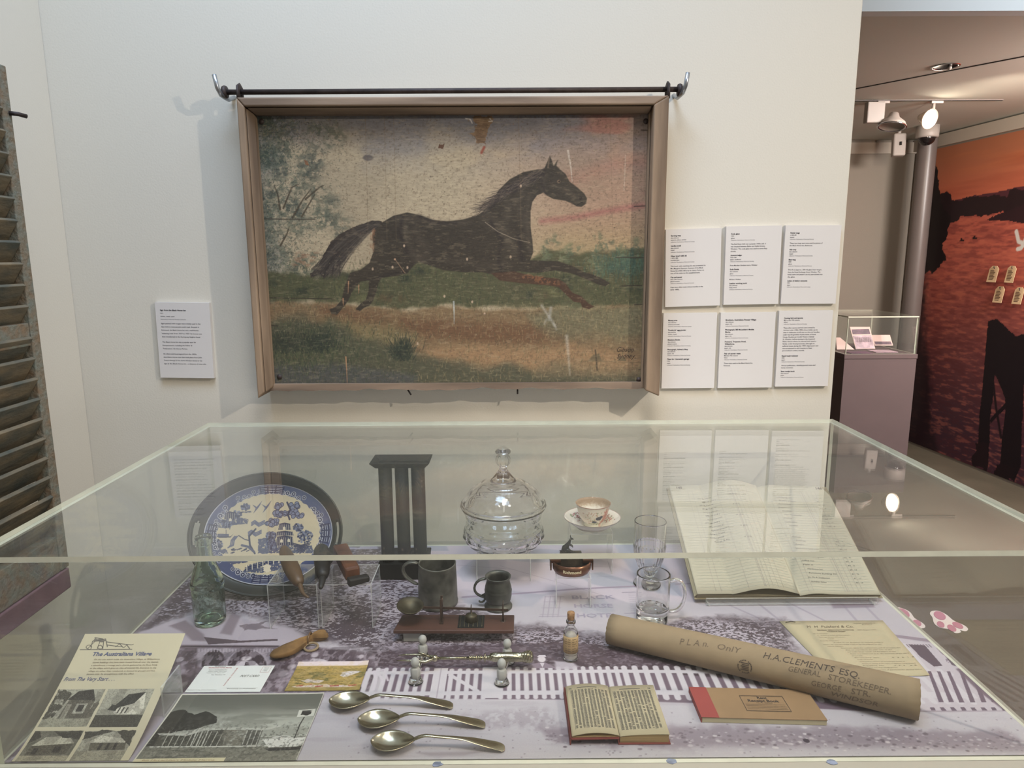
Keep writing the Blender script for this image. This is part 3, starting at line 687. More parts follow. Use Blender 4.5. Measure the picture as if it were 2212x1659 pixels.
cv.poly(body, HB, 1, soft=.0015)
cv.poly([(1110, 585), (1135, 562), (1170, 563), (1205, 564), (1235, 574), (1262, 588), (1284, 594), (1305, 604), (1318, 612), (1308, 618), (1290, 614), (1268, 604), (1240, 592), (1200, 584), (1160, 590)], HB, 1, soft=.0015)
cv.poly([(1060, 590), (1110, 586), (1150, 596), (1185, 600), (1206, 602), (1222, 612), (1236, 632), (1256, 640), (1272, 656), (1284, 662), (1272, 668), (1258, 664), (1254, 654), (1240, 652), (1222, 636), (1206, 620), (1180, 616), (1130, 612), (1080, 606)], (76, 56, 42), 1, soft=.0015)
cv.poly([(826, 478), (806, 476), (770, 488), (740, 502), (715, 522), (698, 552), (686, 578), (670, 592), (672, 600), (690, 592), (700, 600), (720, 588), (745, 562), (770, 530), (782, 505), (800, 490), (818, 486)], (56, 48, 42), 1, rough=.002, rs=150, soft=.001)
for i in range(420):   # tail and mane hair
    s = rng.random(); x0, y0 = 815+rng.uniform(-12, 6), 480+rng.uniform(-2, 8); x2, y2 = rng.uniform(672, 735), rng.uniform(580, 604); x1, y1 = rng.uniform(715, 775), rng.uniform(495, 535)
    c = rng.choice([(44, 38, 34), (52, 46, 42), (96, 88, 80), (66, 58, 50)])
    cv.stroke([(x0*(1-t_)**2+2*x1*t_*(1-t_)+x2*t_*t_, y0*(1-t_)**2+2*y1*t_*(1-t_)+y2*t_*t_) for t_ in (0, .2, .4, .6, .8, 1)], .0012, c, .35)
for i in range(300):
    t_ = rng.random(); bx = 1055+t_*125; by = 445-(t_**.7)*82+rng.uniform(-4, 14)
    cv.stroke([(bx, by), (bx-rng.uniform(6, 22), by+rng.uniform(2, 16)), (bx-rng.uniform(20, 44), by+rng.uniform(8, 26))], .0012, rng.choice([(40, 34, 32), (58, 50, 46), (112, 98, 84)]), .45)
# highlights on the coat
hl = (110, 98, 84)
for pts, w_, a in (([(1130, 400), (1120, 440), (1128, 480)], .012, .3), ([(1145, 420), (1138, 460), (1140, 500), (1146, 540)], .006, .45), ([(870, 480), (880, 530), (900, 560)], .02, .25), ([(860, 472), (905, 474), (950, 484), (1010, 480)], .012, .28), ([(1050, 470), (1090, 500), (1110, 540)], .03, .22), ([(960, 560), (1040, 574), (1100, 570)], .01, .25), ([(1195, 400), (1220, 410), (1245, 428)], .007, .3), ([(1178, 380), (1172, 400), (1176, 414)], .005, .35), ([(900, 500), (920, 540), (915, 565)], .02, .2), ([(1086, 420), (1100, 440), (1095, 470)], .02, .25)):
    cv.stroke(pts, w_, hl, a, soft=.009)
for pts, w_ in (([(1060, 480), (1085, 520), (1075, 560), (1085, 585)], .008), ([(870, 470), (862, 500), (880, 545)], .008), ([(820, 600), (850, 590), (880, 588)], .003), ([(1176, 366), (1170, 395), (1180, 420)], .004), ([(1120, 510), (1128, 560)], .01), ([(905, 466), (945, 482), (985, 482)], .005)):
    cv.stroke(pts, w_, (38, 32, 30), .55, soft=.005)
cv.blob((1207, 392), .0055, (134, 110, 86), .9, hard=.5); cv.blob((1208, 392), .003, (40, 30, 26), 1, hard=.6); cv.blob((1254, 428), .005, (36, 28, 26), .9)
cv.stroke([(1246, 443), (1256, 438), (1264, 438)], .0016, (30, 24, 22), .9)
cv.stroke([(1186, 342), (1184, 362)], .004, (120, 102, 84), .7); cv.stroke([(1048, 480), (1075, 500), (1110, 516), (1145, 524)], .0012, (190, 172, 148), .8)
cv.stroke([(854, 561), (875, 590)], .0015, (176, 140, 110), .8); cv.blob((853, 560), .0035, (190, 150, 120), .9)
for x, y in ((873, 531), (805, 581), (848, 577), (880, 578), (1103, 555), (1009, 560), (1125, 402), (960, 640), (1020, 652), (1047, 678), (902, 742)):
    cv.blob((x, y), .0035, (190, 164, 138), .9, ry=.005, hard=.5)
cv.poly([(1140, 592), (1205, 602), (1210, 616), (1160, 612), (1120, 600)], (134, 90, 62), .75, tex=(160, .4, .6), soft=.004)
cv.poly([(640, 546), (690, 545), (675, 570), (655, 580), (632, 575)], (140, 104, 80), .6, tex=(90, .4, .6, 3), soft=.005); cv.poly([(800, 500), (812, 490), (806, 560), (798, 555)], (140, 100, 74), .7, tex=(140, .4, .6), soft=.003)
# losses, drips and scratches
cv.poly([(1024, 250), (1058, 250), (1066, 258), (1054, 275), (1050, 300), (1046, 310), (1030, 308), (1024, 296), (1014, 290), (1026, 284), (1030, 272), (1022, 262)], (126, 102, 78), 1, rough=.006, rs=120)
cv.poly([(1024, 250), (1058, 250), (1054, 275), (1046, 310), (1030, 308), (1026, 284)], (100, 78, 58), .6, tex=(40, .45, .55, 8), rough=.006, rs=120)
cv.stroke([(1006, 256), (1016, 258), (1020, 266)], .003, (205, 200, 196), .8); cv.stroke([(1058, 256), (1064, 262), (1056, 262)], .0025, (205, 200, 196), .8)
cv.stroke([(1046, 318), (1040, 330)], .006, (142, 70, 54), .9, soft=.002); cv.poly([(948, 313), (960, 311), (958, 322), (947, 320)], (92, 62, 44), .9, rough=.002, rs=300); cv.poly([(657, 345), (664, 348), (668, 358), (660, 356)], (140, 92, 60), .8)
cv.stroke([(1227, 326), (1233, 360), (1236, 392)], .0055, (212, 198, 182), .75, w1=.0015); cv.stroke([(1351, 336), (1350, 370), (1348, 410)], .003, (200, 180, 160), .5)
cv.stroke([(1224, 726), (1228, 770), (1231, 810)], .009, (192, 186, 172), .55, w1=.002, soft=.003); cv.stroke([(980, 652), (981, 676), (981, 700)], .005, (180, 184, 180), .8, w1=.001)
for pts, w_ in (([(1170, 660), (1190, 690), (1200, 705)], .006), ([(1190, 665), (1186, 690)], .008), ([(1180, 690), (1176, 700)], .003), ([(1196, 700), (1202, 712)], .003)): cv.stroke(pts, w_, (176, 174, 166), .6, soft=.003)
for pts in ([(747, 771), (749, 800), (750, 832)], [(753, 608), (752, 632)], [(775, 616), (775, 634)], [(741, 645), (742, 660)]): cv.stroke(pts, .0035, (178, 132, 98), .85, w1=.001)
for x in (789, 830, 850, 1120, 1318, 1390): cv.stroke([(x, 250), (x+4, 420), (x+6, 520)], .0015, (120, 100, 78), .4)
for pts in ([(565, 473), (680, 474)], [(575, 643), (720, 646)], [(1385, 281), (1412, 282)], [(1370, 446), (1412, 444)], [(1330, 556), (1410, 557)], [(1340, 618), (1408, 616)], [(1370, 658), (1408, 656)], [(565, 702), (600, 704)], [(1380, 798), (1402, 800)]): cv.stroke(pts, .0022, (52, 44, 36), .85)
for i in range(3800):
    x = rng.uniform(560, 1410); y = rng.uniform(245, 840); cv.blob((x, y), rng.uniform(.0012, .0026), rng.choice([(92, 74, 58), (70, 58, 48), (120, 96, 72)]) if y < 560 else rng.choice([(150, 140, 112), (60, 50, 40)]), rng.uniform(.15, .5), hard=.4)
# lone rider mound and signature
cv.poly([(1270, 780), (1282, 766), (1294, 764), (1300, 778), (1306, 780), (1270, 780)], (98, 88, 66), .8, soft=.003); cv.stroke([(1286, 756), (1288, 775), (1290, 800)], .004, (74, 64, 50), .8); cv.poly([(1333, 780), (1338, 771), (1348, 770), (1354, 780)], (100, 90, 68), .8)
cv.stroke([(1260, 780), (1330, 782), (1390, 784)], .002, (110, 96, 70), .7)
# left edge toned darker; bluish band along the top of the boards
cv.full(sst(X(582), X(560), U)*.55, (80, 76, 66)); cv.full(sst(X(1385), X(1400), U)*.6, (112, 108, 84)); cv.full(sst(.6, .74, cv.n(210, 210, 12, 3))*.26, (84, 70, 56)); cv.full(sst(.58, .75, cv.n(60, 220, 13, 3))*.18, (190, 172, 140)); cv.full(sst(.5, .7, cv.n(5, 5, 14, 3))*.14, (96, 84, 66)); cv.A *= np.array([.93, .92, .90])
po = sheet('painted_panel', cv, lambda U, V: (U, U*0+PY, V), 'sign_paint', T)
mb = MB(); g = lambda u, v: (u, PY-.0006, v)
for s_, a_, b_, wd in (('Gibson', 1331, 760, 36), ('Sydney.', 1332, 774, 40)):
    q = sm((a_, b_)); write(mb, s_, q[0], q[1], .018, g, width=wd*1.24/1000, slant=.35)
mb.build('signature', 'sign_dark', po)
for x, y in ((565, 263), (1395, 262), (604, 814), (1380, 820)):
    q = sm((x, y)); mb = MB().lathe([(1e-4, -.004), (.005, -.003), (.007, 0)], (0, 0, 0), 14); mb.xf(Matrix.Translation((q[0], PY-.001, q[1])) @ Matrix.Rotation(R_(-90), 4, 'X')); mb.build('stud', 'iron', po)
for (xa_, ya_), (xb_, yb_) in (((881, 842), (888, 853)), ((1118, 841), (1118, 851))):
    a = ay(xa_, ya_, PY); b = ay(xb_, yb_, PY-.005); MB().tube([a, b], .0022, 8).build('nail', 'iron', T)
# iron rod, straps
rz = float(ay(980, 196, SY+.03)[2]); ry_ = SY+.035
rx0 = float(ay(486, 198, ry_)[0]); rx1 = float(ay(1468, 194, ry_)[0])
rod = MB().tube([(rx0, ry_, rz+.0), (rx1, ry_, rz+.002)], .0065, 12).build('hanging_rod', 'iron', T)
for x in (float(ay(518, 196, ry_)[0]), float(ay(1442, 193, ry_)[0])):
    n = [(x+.012*math.cos(a), ry_, rz+.012*math.sin(a)) for a in [R_(20*k) for k in range(18)]]
    MB().tube([(x, ry_-.012, sz1-.002), (x, ry_-.012, rz-.004), (x, ry_-.011, rz+.008), (x, ry_, rz+.013), (x, ry_+.011, rz+.008), (x, ry_+.012, rz-.004), (x, ry_+.012, sz1-.002)], [(.009, .004)]*7, 12).build('strap', 'iron', T)
for x, s in ((rx0, -1), (rx1, 1)):
    mb = MB().lathe([(1e-4, -.006), (.014, -.005), (.016, 0), (.014, .005), (1e-4, .006)], (0, 0, 0), 16); mb.xf(Matrix.Translation((x, ry_, rz)) @ Matrix.Rotation(R_(90), 4, 'Y')); mb.build('rod_end', 'iron', T)
# the two wall hooks
for s, x, lab in ((-1, rx0, 'bent steel wall hook carrying the left end of the sign rod'), (1, rx1, 'bent steel wall hook carrying the right end of the sign rod')):
    o = MB().tube([(x+.0*s, WY, rz+.0), (x+.0*s, WY-.03, rz-.010), (x-.000*s, ry_+.02, rz-.013), (x+.001*s, ry_, rz-.0125), (x+.004*s, ry_-.016, rz-.010), (x+.008*s, ry_-.026, rz+.004), (x+.012*s, ry_-.030, rz+.034)], .0055, 12).build('wall_hook', 'steel_hook', origin=(x, WY, rz))
    tag(o, lab, 'hook', 'steel hooks holding the sign')

# ---------------------------------------------------------------- printed wall labels
BOARDS = [
 ('upper left of the six', [(1438, 497), (1561, 491), (1553, 660), (1437, 663)], 'opening with the words Serving tray', [
  ('b', 'Serving tray'), 'date unknown', 'ceramic, silver, timber', ('s', 'collection Hawkesbury Historical Society'), '', ('b', 'Candle mould'), 'date unknown', 'metal', ('s', 'collection Hawkesbury Historical Society'), '',
  ('b', 'Glass bowl with lid'), 'c.1870-1890', 'moulded glass', ('s', 'collection Hawkesbury Historical Society'), '', ('t', 'This bowl, with matching lid, was presented to'), ('t', 'Mrs Margaret Seymour, licensee of the Black'), ('t', 'Horse Inn (1835-1875) by Sir Henry Parkes on'), ('t', 'one of his visits to the establishment.'), '',
  ('b', 'Cup and saucer'), 'early 19th Century', 'glazed ceramic', ('s', 'collection Hawkesbury Historical Society'), '', ('t', 'Cups were often made without handles in the'), ('t', 'early 1800s.')]),
 ('upper middle of the six', [(1570, 489), (1690, 487), (1681, 656), (1562, 659)], 'opening with the words Soda glass', [
  ('b', 'Soda glass'), '1950', 'glass', ('s', 'collection Hawkesbury Historical Society'), '', ('t', 'The Red Rose Café was a popular 1950s café. It'), ('t', 'was situated between Baker and Kable Streets,'), ('t', 'Windsor. This soda glass was used to serve fizzy'), ('t', 'drinks.'), '',
  ('b', 'Account ledger'), '1933-1958', 'paper, cardboard', ('s', 'collection Hawkesbury Historical Society'), '', ('t', 'From Mordern Brothers store, Windsor'), '', ('b', 'Soda Bottle'), 'date unknown', 'glass', ('s', 'collection Hawkesbury Historical Society'), '', ('t', 'M Noon, Windsor'), '',
  ('b', 'Leather working tools'), 'date unknown', 'metal, wood', ('s', 'collection Hawkesbury Historical Society')]),
 ('upper right of the six', [(1697, 487), (1819, 486), (1804, 656), (1687, 656)], 'opening with the words Pewter mugs', [
  ('b', 'Pewter mugs'), 'c.1835-40', 'pewter', ('s', 'collection Hawkesbury Historical Society'), '', ('t', 'These two mugs were once used by patrons of'), ('t', 'the Black Horse Inn, Richmond.'), '', ('b', 'Ash tray'), 'date unknown', 'copper', ('s', 'collection Hawkesbury Historical Society'), '',
  ('b', 'Beer mug'), '1880', 'glass', ('s', 'collection Hawkesbury Historical Society'), '', ('t', 'This 8 oz (approx. 250 ml) glass beer mug is'), ('t', 'from the Royal Exchange Hotel, Windsor. The'), ('t', 'hotel name and pattern can be seen etched into'), ('t', 'the glass.'), '',
  ('b', 'Letter of debtor amounts'), '1901', 'paper', ('s', 'collection Hawkesbury Historical Society')]),
 ('lower left of the six', [(1433, 677), (1549, 675), (1543, 838), (1429, 839)], 'opening with the words Money purse', [
  ('b', 'Money purse'), 'date unknown', 'chamois and metal', ('s', 'collection Hawkesbury Historical Society'), '', ('b', "'Poultry's' egg grader"), 'date unknown', 'timber, metal', ('s', 'collection Hawkesbury Historical Society'), '', ('b', 'Medicine Bottle'), 'date unknown', 'glazed ceramic', ('s', 'collection Hawkesbury Historical Society'), '',
  ('b', "Photograph, Holman's Shop"), 'date unknown', 'paper, ink', ('s', 'collection Hawkesbury Historical Society'), '', ('b', "Plans for Clements's garage"), '1933', 'paper', ('s', 'collection Hawkesbury Historical Society')]),
 ('lower middle of the six', [(1557, 676), (1676, 674), (1667, 837), (1551, 838)], 'opening with the word Brochure', [
  ('b', 'Brochure, Australiana Pioneer Village'), 'date unknown', 'paper, ink', ('s', 'collection Hawkesbury Historical Society'), '', ('b', "Photograph, Bill McLachlan's Mobile"), ('b', 'Marina'), 'date unknown', 'paper, ink', ('s', 'collection Hawkesbury Historical Society'), '', ('b', 'Postcard, Tropicana Hotel,'), ('b', 'Wilberforce.'), 'date unknown', 'paper, ink', ('s', 'collection Hawkesbury Historical Society'), '',
  ('b', 'Pair of carver rests'), 'Mid-late 19th Century', 'Glass', ('s', 'collection Hawkesbury Historical Society'), '', ('t', 'These were used at the Black Horse Inn,'), ('t', 'Richmond.')]),
 ('lower right of the six', [(1683, 672), (1802, 670), (1786, 834), (1675, 835)], 'opening with the words Carving fork and spoons', [
  ('b', 'Carving fork and spoons'), 'Mid to late 19th century', 'silver', ('s', 'collection Hawkesbury Historical Society'), '', ('t', 'These silver spoons and fork were owned by'), ('t', 'Andrew Loder (1826-1900) whose initials can be'), ('t', 'seen in elaborate scroll text on the end handles.'), ('t', 'Loder was the grandson of John Howe, of Howe'), ('t', 'House. He grew up in Loder House in George'), ('t', 'St, Windsor, before moving to the Liverpool'), ('t', 'Plains district where he married and raised a'), ('t', 'family. Loder lived graciously, although he'), ('t', "suffered losses during the 1890's depression and"), ('t', 'was accustomed to such luxuries as these'), ('t', 'personalised cutlery utensils.'), '', '',
  ('b', 'Rapid ready reckoner'), '1909', 'paper', ('s', 'collection Hawkesbury Historical Society'), '', ('t', 'Annual publication, detailing postal rates and'), ('t', 'money conversion'), '', ('b', 'Rent receipt book'), 'Date unknown', 'paper', ('s', 'collection Hawkesbury Historical Society')]),
]
SIGNB = ('left', [(333, 652), (451, 655), (463, 817), (348, 816)], '', [('b', 'Sign from the Black Horse Inn'), '', '1819', '', 'timber, metal, paint', '', ('s', 'Hawkesbury Historical Society Collection'), '', '', ('t', 'Signs painted with images were widely used in the'), '', ('t', 'days before many people could read. Situated in'), '', ('t', 'Richmond, the Black Horse Inn was a well-known'), '', ('t', "'watering hole' from 1819 to 1927. Its license was"), '', ('t', 'then transferred to the Kurrajong Heights Hotel.'), '', '', '',
   ('t', 'The Black Horse Inn was a popular spot for'), '', ('t', 'Honeymooners, including the Father of'), '', ('t', "'Federation', Sir Henry Parkes."), '', '', '', ('t', 'An often-told local legend from the 1830s,'), '', ('t', 'describes a horse race that took place from John'), '', ('t', "Town's George IV Inn, down Windsor Street to the"), '', ('t', 'sign at the Black Horse Inn - a distance of one mile.')])
TH_ = .012
def board(q, lines, lab, lh, top, ml, charw, empty_h=None):
    P = [V3(ay(x, y, WY-TH_)) for x, y in q]
    # straight board fitted to the measured corners
    x0 = (P[0][0]+P[3][0])/2; x1 = (P[1][0]+P[2][0])/2; z1 = (P[0][2]+P[1][2])/2; z0 = (P[2][2]+P[3][2])/2
    ang = math.atan2((P[1][2]-P[0][2]+P[2][2]-P[3][2])/2, x1-x0)*.8
    cx, cz = (x0+x1)/2, (z0+z1)/2; W_, H_ = x1-x0, z1-z0; ca, sa = math.cos(ang), math.sin(ang)
    f = lambda u, v, y=WY-TH_-.0004: (cx+(u-W_/2)*ca-(v-H_/2)*sa, y, cz+(u-W_/2)*sa+(v-H_/2)*ca)
    t = thing('wall_label', lab, 'label', (cx, WY, cz-H_/2), 'printed text labels on the wall')
    MB().prism([f(0, 0, WY-TH_), f(W_, 0, WY-TH_), f(W_, H_, WY-TH_), f(0, H_, WY-TH_)], (0, TH_-.0005, 0)).build('board', 'paper_white', t)
    mb = MB(); v = H_-top
    for ln in lines:
        if ln == '': v -= lh*(empty_h or .75); continue
        k, s_ = ln if isinstance(ln, tuple) else ('n', ln)
        h, bd, cw_, m_ = {'b': (.0052, .028, 1.1, mb), 't': (.0047, .006, 1, mb), 'n': (.0042, .004, .88, mb), 's': (.0037, .0, .78, mb)}[k]; mb.cur = int(k == 's')
        v -= lh*{'b': 1.0, 't': 1.0, 'n': .86, 's': .82}[k]
        write(m_, s_, ml, v, h, f, width=charw*cw_*len(s_)*(1 if len(s_) > 8 else 1.05), bold=bd)
    mb.build('printed_text', ['ink', 'ink_grey'], t)
for pos, q, key, lines in BOARDS:
    board(q, lines, 'white wall label, %s, %s' % (pos, key), .00625 if 'Carving' not in key else .0062, .015 if 'Serving' not in key else .012, .0135, .00202, .68)
board(SIGNB[1], SIGNB[3], 'white printed wall label left of the framed horse sign', .0053, .0135, .0125, .00198, .0) if 0 else board(SIGNB[1], [l for l in SIGNB[3]], 'white printed wall label left of the framed horse sign', .0062, .0165, .0125, .00216, .44)

# ---------------------------------------------------------------- louvred shutter on its plinth at the left
mat('shutter_paint', (112, 116, 104), .85, c2=(120, 100, 76), vscale=38, bump=.004, bscale=90, detail=10)
mat('shutter_slat', (72, 76, 68), .85, c2=(122, 108, 84), vscale=26, bump=.003, bscale=80, detail=10, stretch=(1, .4, 1))
SX = -1.075
yf = float(ax(152, 1230, SX)[1]); ytop = ax(14, 150, SX)
zb = float(ax(152, 1232, SX)[2]); ztp = float(ax(12, 143, SX)[2])
yfs = (yf+float(ytop[1]))/2

# hinged louvred shutter: its plane runs towards the camera, parallel with the left wall
SX = -1.05; yf = 1.553
sz_b, sz_t = .885, 2.0
t = thing('louvred_shutter', 'tall old louvred timber shutter with flaking grey-green paint standing at the left wall', 'shutter', (SX, yf-.25, sz_b))
yn = yf-.50
MB().box((SX-.035, yf-.028, sz_b), (SX, yf, sz_t)).build('stile', 'shutter_paint', t, bevel=.002)
MB().box((SX-.035, yn, sz_b), (SX, yn+.045, sz_t)).build('stile', 'shutter_paint', t, bevel=.002)
MB().box((SX-.033, yn+.046, sz_b), (SX-.002, yf-.029, sz_b+.085)).build('bottom_rail', 'shutter_paint', t, bevel=.002)
MB().box((SX-.033, yn+.046, sz_t-.075), (SX-.002, yf-.029, sz_t)).build('top_rail', 'shutter_paint', t, bevel=.002)
MB().box((SX-.033, yn+.046, 1.415), (SX-.002, yf-.029, 1.465)).build('middle_rail', 'shutter_paint', t, bevel=.002)
def slat(z):
    a = R_(-56); w_ = .066; th = .009
    c = V3((SX-.017, 0, z)); d = V3((math.cos(a), 0, -math.sin(a)))*w_/2; n = V3((math.sin(a), 0, math.cos(a)))*th/2
    P = [c-d-n, c+d-n, c+d+n, c-d+n]
    MB().prism([(p[0], yn+.047, p[2]) for p in P], (0, yf-yn-.077, 0)).build('slat', 'shutter_slat', t, bevel=.0015)
z = sz_b+.112
while z < 1.408: slat(z); z += .0455
z = 1.476
while z < sz_t-.08: slat(z); z += .0455
MB().tube([(SX+.001, yf-.01, 1.905), (SX+.012, yf+.002, 1.905), (SX+.02, yf+.016, 1.903)], .0045, 8).build('catch_pin', 'iron', t)
# plinth below
zp = sz_b-.002
tag(MB().box((XL+.002, .2, zp-.05), (SX+.002, yf-.004, zp)).build('shutter_shelf', 'plinth_purple', origin=(SX, 1.2, zp-.05), bevel=.003), 'dull purple shelf at the left wall that the louvred shutter stands on', 'shelf')
# ---------------------------------------------------------------- display table, printed sheet, acrylic cover
CX0, CX1, CY0, CY1, CZ1 = -.777, .834, .928, 1.744, 1.186
T = thing('display_table', 'long pale painted display table carrying the big acrylic case', 'table', (.03, 1.34, 0))
MB().box((-.79, .885, 0), (.846, 1.775, .812)).build('body', 'base_paint', T, bevel=.003)
MB().box((-.785, .9025, .8125), (.842, 1.77, .8485)).build('top', 'base_paint', T, bevel=.002)
mat('blue_tack', (112, 120, 136), .8, var=.3, vscale=60)
random.seed(2)
for px, py in ((945, 1651), (1451, 1644), (1797, 1647)):
    c = az(px, py, .8488); mb = MB(); n = 12
    P = [(c[0]+(.006+.003*random.random())*math.cos(6.283*k/n), c[1]+(.0045+.0025*random.random())*math.sin(6.283*k/n), .8488) for k in range(n)]
    mb.prism(P, (0, 0, .0005)).build('blue_smear', 'blue_tack', T)

PX0, PX1, PYa, PYb = -.772, .827, .9375, 1.7345
cv = Canvas(PX0, PX1, PYa, PYb, 1380, 700, (176, 172, 182), lambda p: tuple(az(p[0], p[1])[:2]))
DK, MD_, LT, PL = (62, 52, 60), (112, 102, 112), (196, 192, 202), (180, 174, 186)
cv.full(cv.n(14, 20, 3)*.35, (160, 154, 164))
# leafy masses -------------------------------------------------------------
def leaves(poly_, dens, seed, dark=(70, 60, 68), light=(172, 167, 178), f=150, soft=.02, ed=.015):
    P = [cv.m(p) for p in poly_]
    cv.poly(P, dark, 1, raw=True, soft=soft, rough=ed, rs=60)
    U, V = cv.U, cv.V; big = vnoise(U*9, V*13, seed, 3); fine = vnoise(U*f, V*f*1.6, seed+1, 4, .7)
    old = cv.A.copy(); m_ = sst(.47, .59, fine+(big-.5)*dens[1]+dens[0])*.85
    mm = Canvas(cv.u0, cv.u1, cv.v0, cv.v1, cv.nu, cv.nv, (0, 0, 0)); mm.poly(P, (255, 255, 255), 1, raw=True, soft=soft, rough=ed, rs=60)
    cv.full(m_*mm.A[..., 0], light)
# pale hotel front with soft blue forms
cv.poly([(880, 1172), (1480, 1172), (1560, 1300), (870, 1300)], (186, 176, 190), .8, soft=.02)
cv.poly([(880, 1170), (960, 1172), (970, 1190), (870, 1190)], (150, 154, 172), .9, soft=.003)
cv.blob((1165, 1200), .1, (156, 158, 174), .8, ry=.045, hard=.8); cv.poly([(1240, 1240), (1300, 1236), (1360, 1255), (1400, 1268), (1330, 1272), (1280, 1262)], (152, 156, 170), .8, soft=.004)
cv.poly([(1325, 1172), (1400, 1172), (1400, 1195), (1440, 1225), (1480, 1290), (1420, 1280), (1370, 1240), (1340, 1200)], (152, 156, 174), .85, soft=.006)
cv.poly([(1050, 1190), (1060, 1230), (1110, 1260), (1000, 1256), (985, 1235)], (158, 160, 176), .7, soft=.004); cv.poly([(990, 1290), (1100, 1275), (1180, 1285), (1150, 1310), (1020, 1312)], (156, 158, 172), .7, soft=.006)
cv.poly([(1250, 1298), (1300, 1290), (1330, 1320), (1280, 1335), (1255, 1320)], (158, 160, 172), .6, soft=.004)
cv.stroke([(1000, 1290), (1120, 1282), (1250, 1272), (1380, 1266)], .007, (140, 126, 146), .9); cv.stroke([(1460, 1262), (1600, 1255)], .006, (140, 130, 146), .8)
for a, b in (((1080, 1222), (1300, 1285)), ((1180, 1220), (1330, 1225)), ((1290, 1246), (1325, 1246)), ((980, 1220), (1110, 1230))): cv.stroke([a, b], .0012, (120, 116, 126), .7)
for x in range(1178, 1222, 11): cv.stroke([(x, 1288), (x-6, 1333)], .0022, (150, 142, 156), .8)
for y in (1289, 1300, 1313, 1327): cv.stroke([(1178-(y-1289)*.3, y), (1218-(y-1289)*.3, y)], .0022, (150, 142, 156), .8)
cv.stroke([(1345, 1280), (1372, 1279)], .004, (140, 134, 150), .9)
for i in range(11): cv.stroke([(1358+i*.6, 1283+i*4), (1374+i*.6, 1283+i*4)], .0018, (146, 140, 154), .8)
cv.stroke([(1165, 1332), (1225, 1331)], .003, (140, 134, 150), .8); cv.stroke([(1350, 1325), (1372, 1325)], .003, (140, 134, 150), .8)
for a, b in (((1640, 1305), (1690, 1345)), ((1700, 1300), (1790, 1345)), ((1560, 1300), (1650, 1340)), ((1815, 1300), (1850, 1340)), ((1870, 1310), (1900, 1340))): cv.stroke([a, b], .006, (150, 144, 158), .8)
cv.poly([(1790, 1296), (1880, 1296), (1890, 1312), (1800, 1314)], (120, 108, 122), .7, soft=.004)
# big tree at the left
leaves([(420, 1225), (560, 1165), (800, 1160), (900, 1250), (930, 1290), (1040, 1325), (1070, 1352), (1180, 1352), (1290, 1374), (1340, 1370), (1420, 1352), (1560, 1334), (1700, 1340), (1640, 1400), (1560, 1450), (1100, 1400), (800, 1410), (660, 1370), (560, 1330), (420, 1320), (290, 1370)], (-.03, .55), 11)
leaves([(870, 1335), (1060, 1348), (1180, 1362), (1290, 1378), (1420, 1378), (1640, 1400), (1640, 1440), (1240, 1420), (1100, 1400), (820, 1400)], (.02, .45), 23, light=(172, 166, 180), f=190)
leaves([(1440, 1350), (1520, 1338), (1600, 1345), (1690, 1350), (1730, 1420), (1560, 1425), (1420, 1395)], (.04, .5), 31, light=(178, 172, 186), f=170)
cv.poly([(700, 1172), (810, 1172), (818, 1186), (690, 1188)], (172, 168, 186), .9, soft=.004); cv.poly([(750, 1176), (776, 1176), (778, 1183), (748, 1182)], (110, 104, 116), .9, rough=.004, rs=90)
# dark band with the onlookers, then roofs and verandah at the left
cv.poly([(800, 1408), (1000, 1395), (1200, 1388), (1400, 1400), (1560, 1425), (1640, 1460), (1600, 1480), (1300, 1450), (1080, 1446), (815, 1446)], (66, 54, 62), .95, soft=.006, rough=.006, rs=60)
bb = sst(cv.m((1100, 1450))[1], cv.m((1100, 1440))[1], cv.V)*sst(cv.m((1100, 1385))[1], cv.m((1100, 1400))[1], cv.V)*(cv.U > -.27)
cv.full(bb*sst(.52, .62, cv.n(150, 230, 77, 4))*.45, (142, 134, 146)); cv.full(bb*sst(.5, .65, cv.n(22, 30, 78, 3))*.3, (120, 108, 120))
cv.poly([(300, 1366), (400, 1332), (520, 1336), (640, 1360), (660, 1380), (610, 1405), (480, 1398), (300, 1400)], (168, 160, 172), 1, soft=.006, rough=.004, rs=50)
cv.poly([(365, 1352), (400, 1340), (440, 1370), (445, 1385), (415, 1384), (395, 1365)], (112, 100, 110), .8, soft=.004); cv.poly([(500, 1325), (520, 1330), (500, 1372), (475, 1368)], (118, 106, 116), .8, soft=.004)
cv.poly([(515, 1352), (580, 1342), (560, 1352), (600, 1358), (530, 1360)], (104, 94, 104), .8, rough=.006, rs=70)
cv.poly([(440, 1376), (520, 1384), (600, 1380), (600, 1384), (450, 1392)], (70, 58, 66), .9)
cv.poly([(250, 1392), (640, 1396), (700, 1400), (800, 1410), (820, 1450), (800, 1500), (250, 1660), (30, 1660), (200, 1480)], (98, 86, 96), 1, soft=.006)
cv.full(sst(.45, .6, cv.n(40, 26, 44))*.5*((cv.U < -.3) & (cv.V < 1.24)), (62, 50, 58))
cv.stroke([(395, 1396), (600, 1396)], .005, (60, 50, 58), .9)
for cx_, rx_ in ((463, 30), (534, 44)):
    pts = [(cx_+rx_*math.cos(a), 1440-38*math.sin(a)) for a in [R_(12*k) for k in range(16)]]
    cv.poly([(cx_-rx_-8, 1400), (cx_+rx_+8, 1400), (cx_+rx_+6, 1442), (cx_-rx_-6, 1442)], (140, 132, 144), .75, soft=.002); cv.poly([(cx_-rx_, 1440)]+pts[::-1]+[(cx_+rx_, 1440)], (52, 42, 50), 1); cv.stroke(pts, .0035, (156, 148, 160), .8)
for i in range(26): cv.stroke([(430+i*6.6, 1402), (430+i*6.6, 1408)], .002, (170, 162, 174), .8)
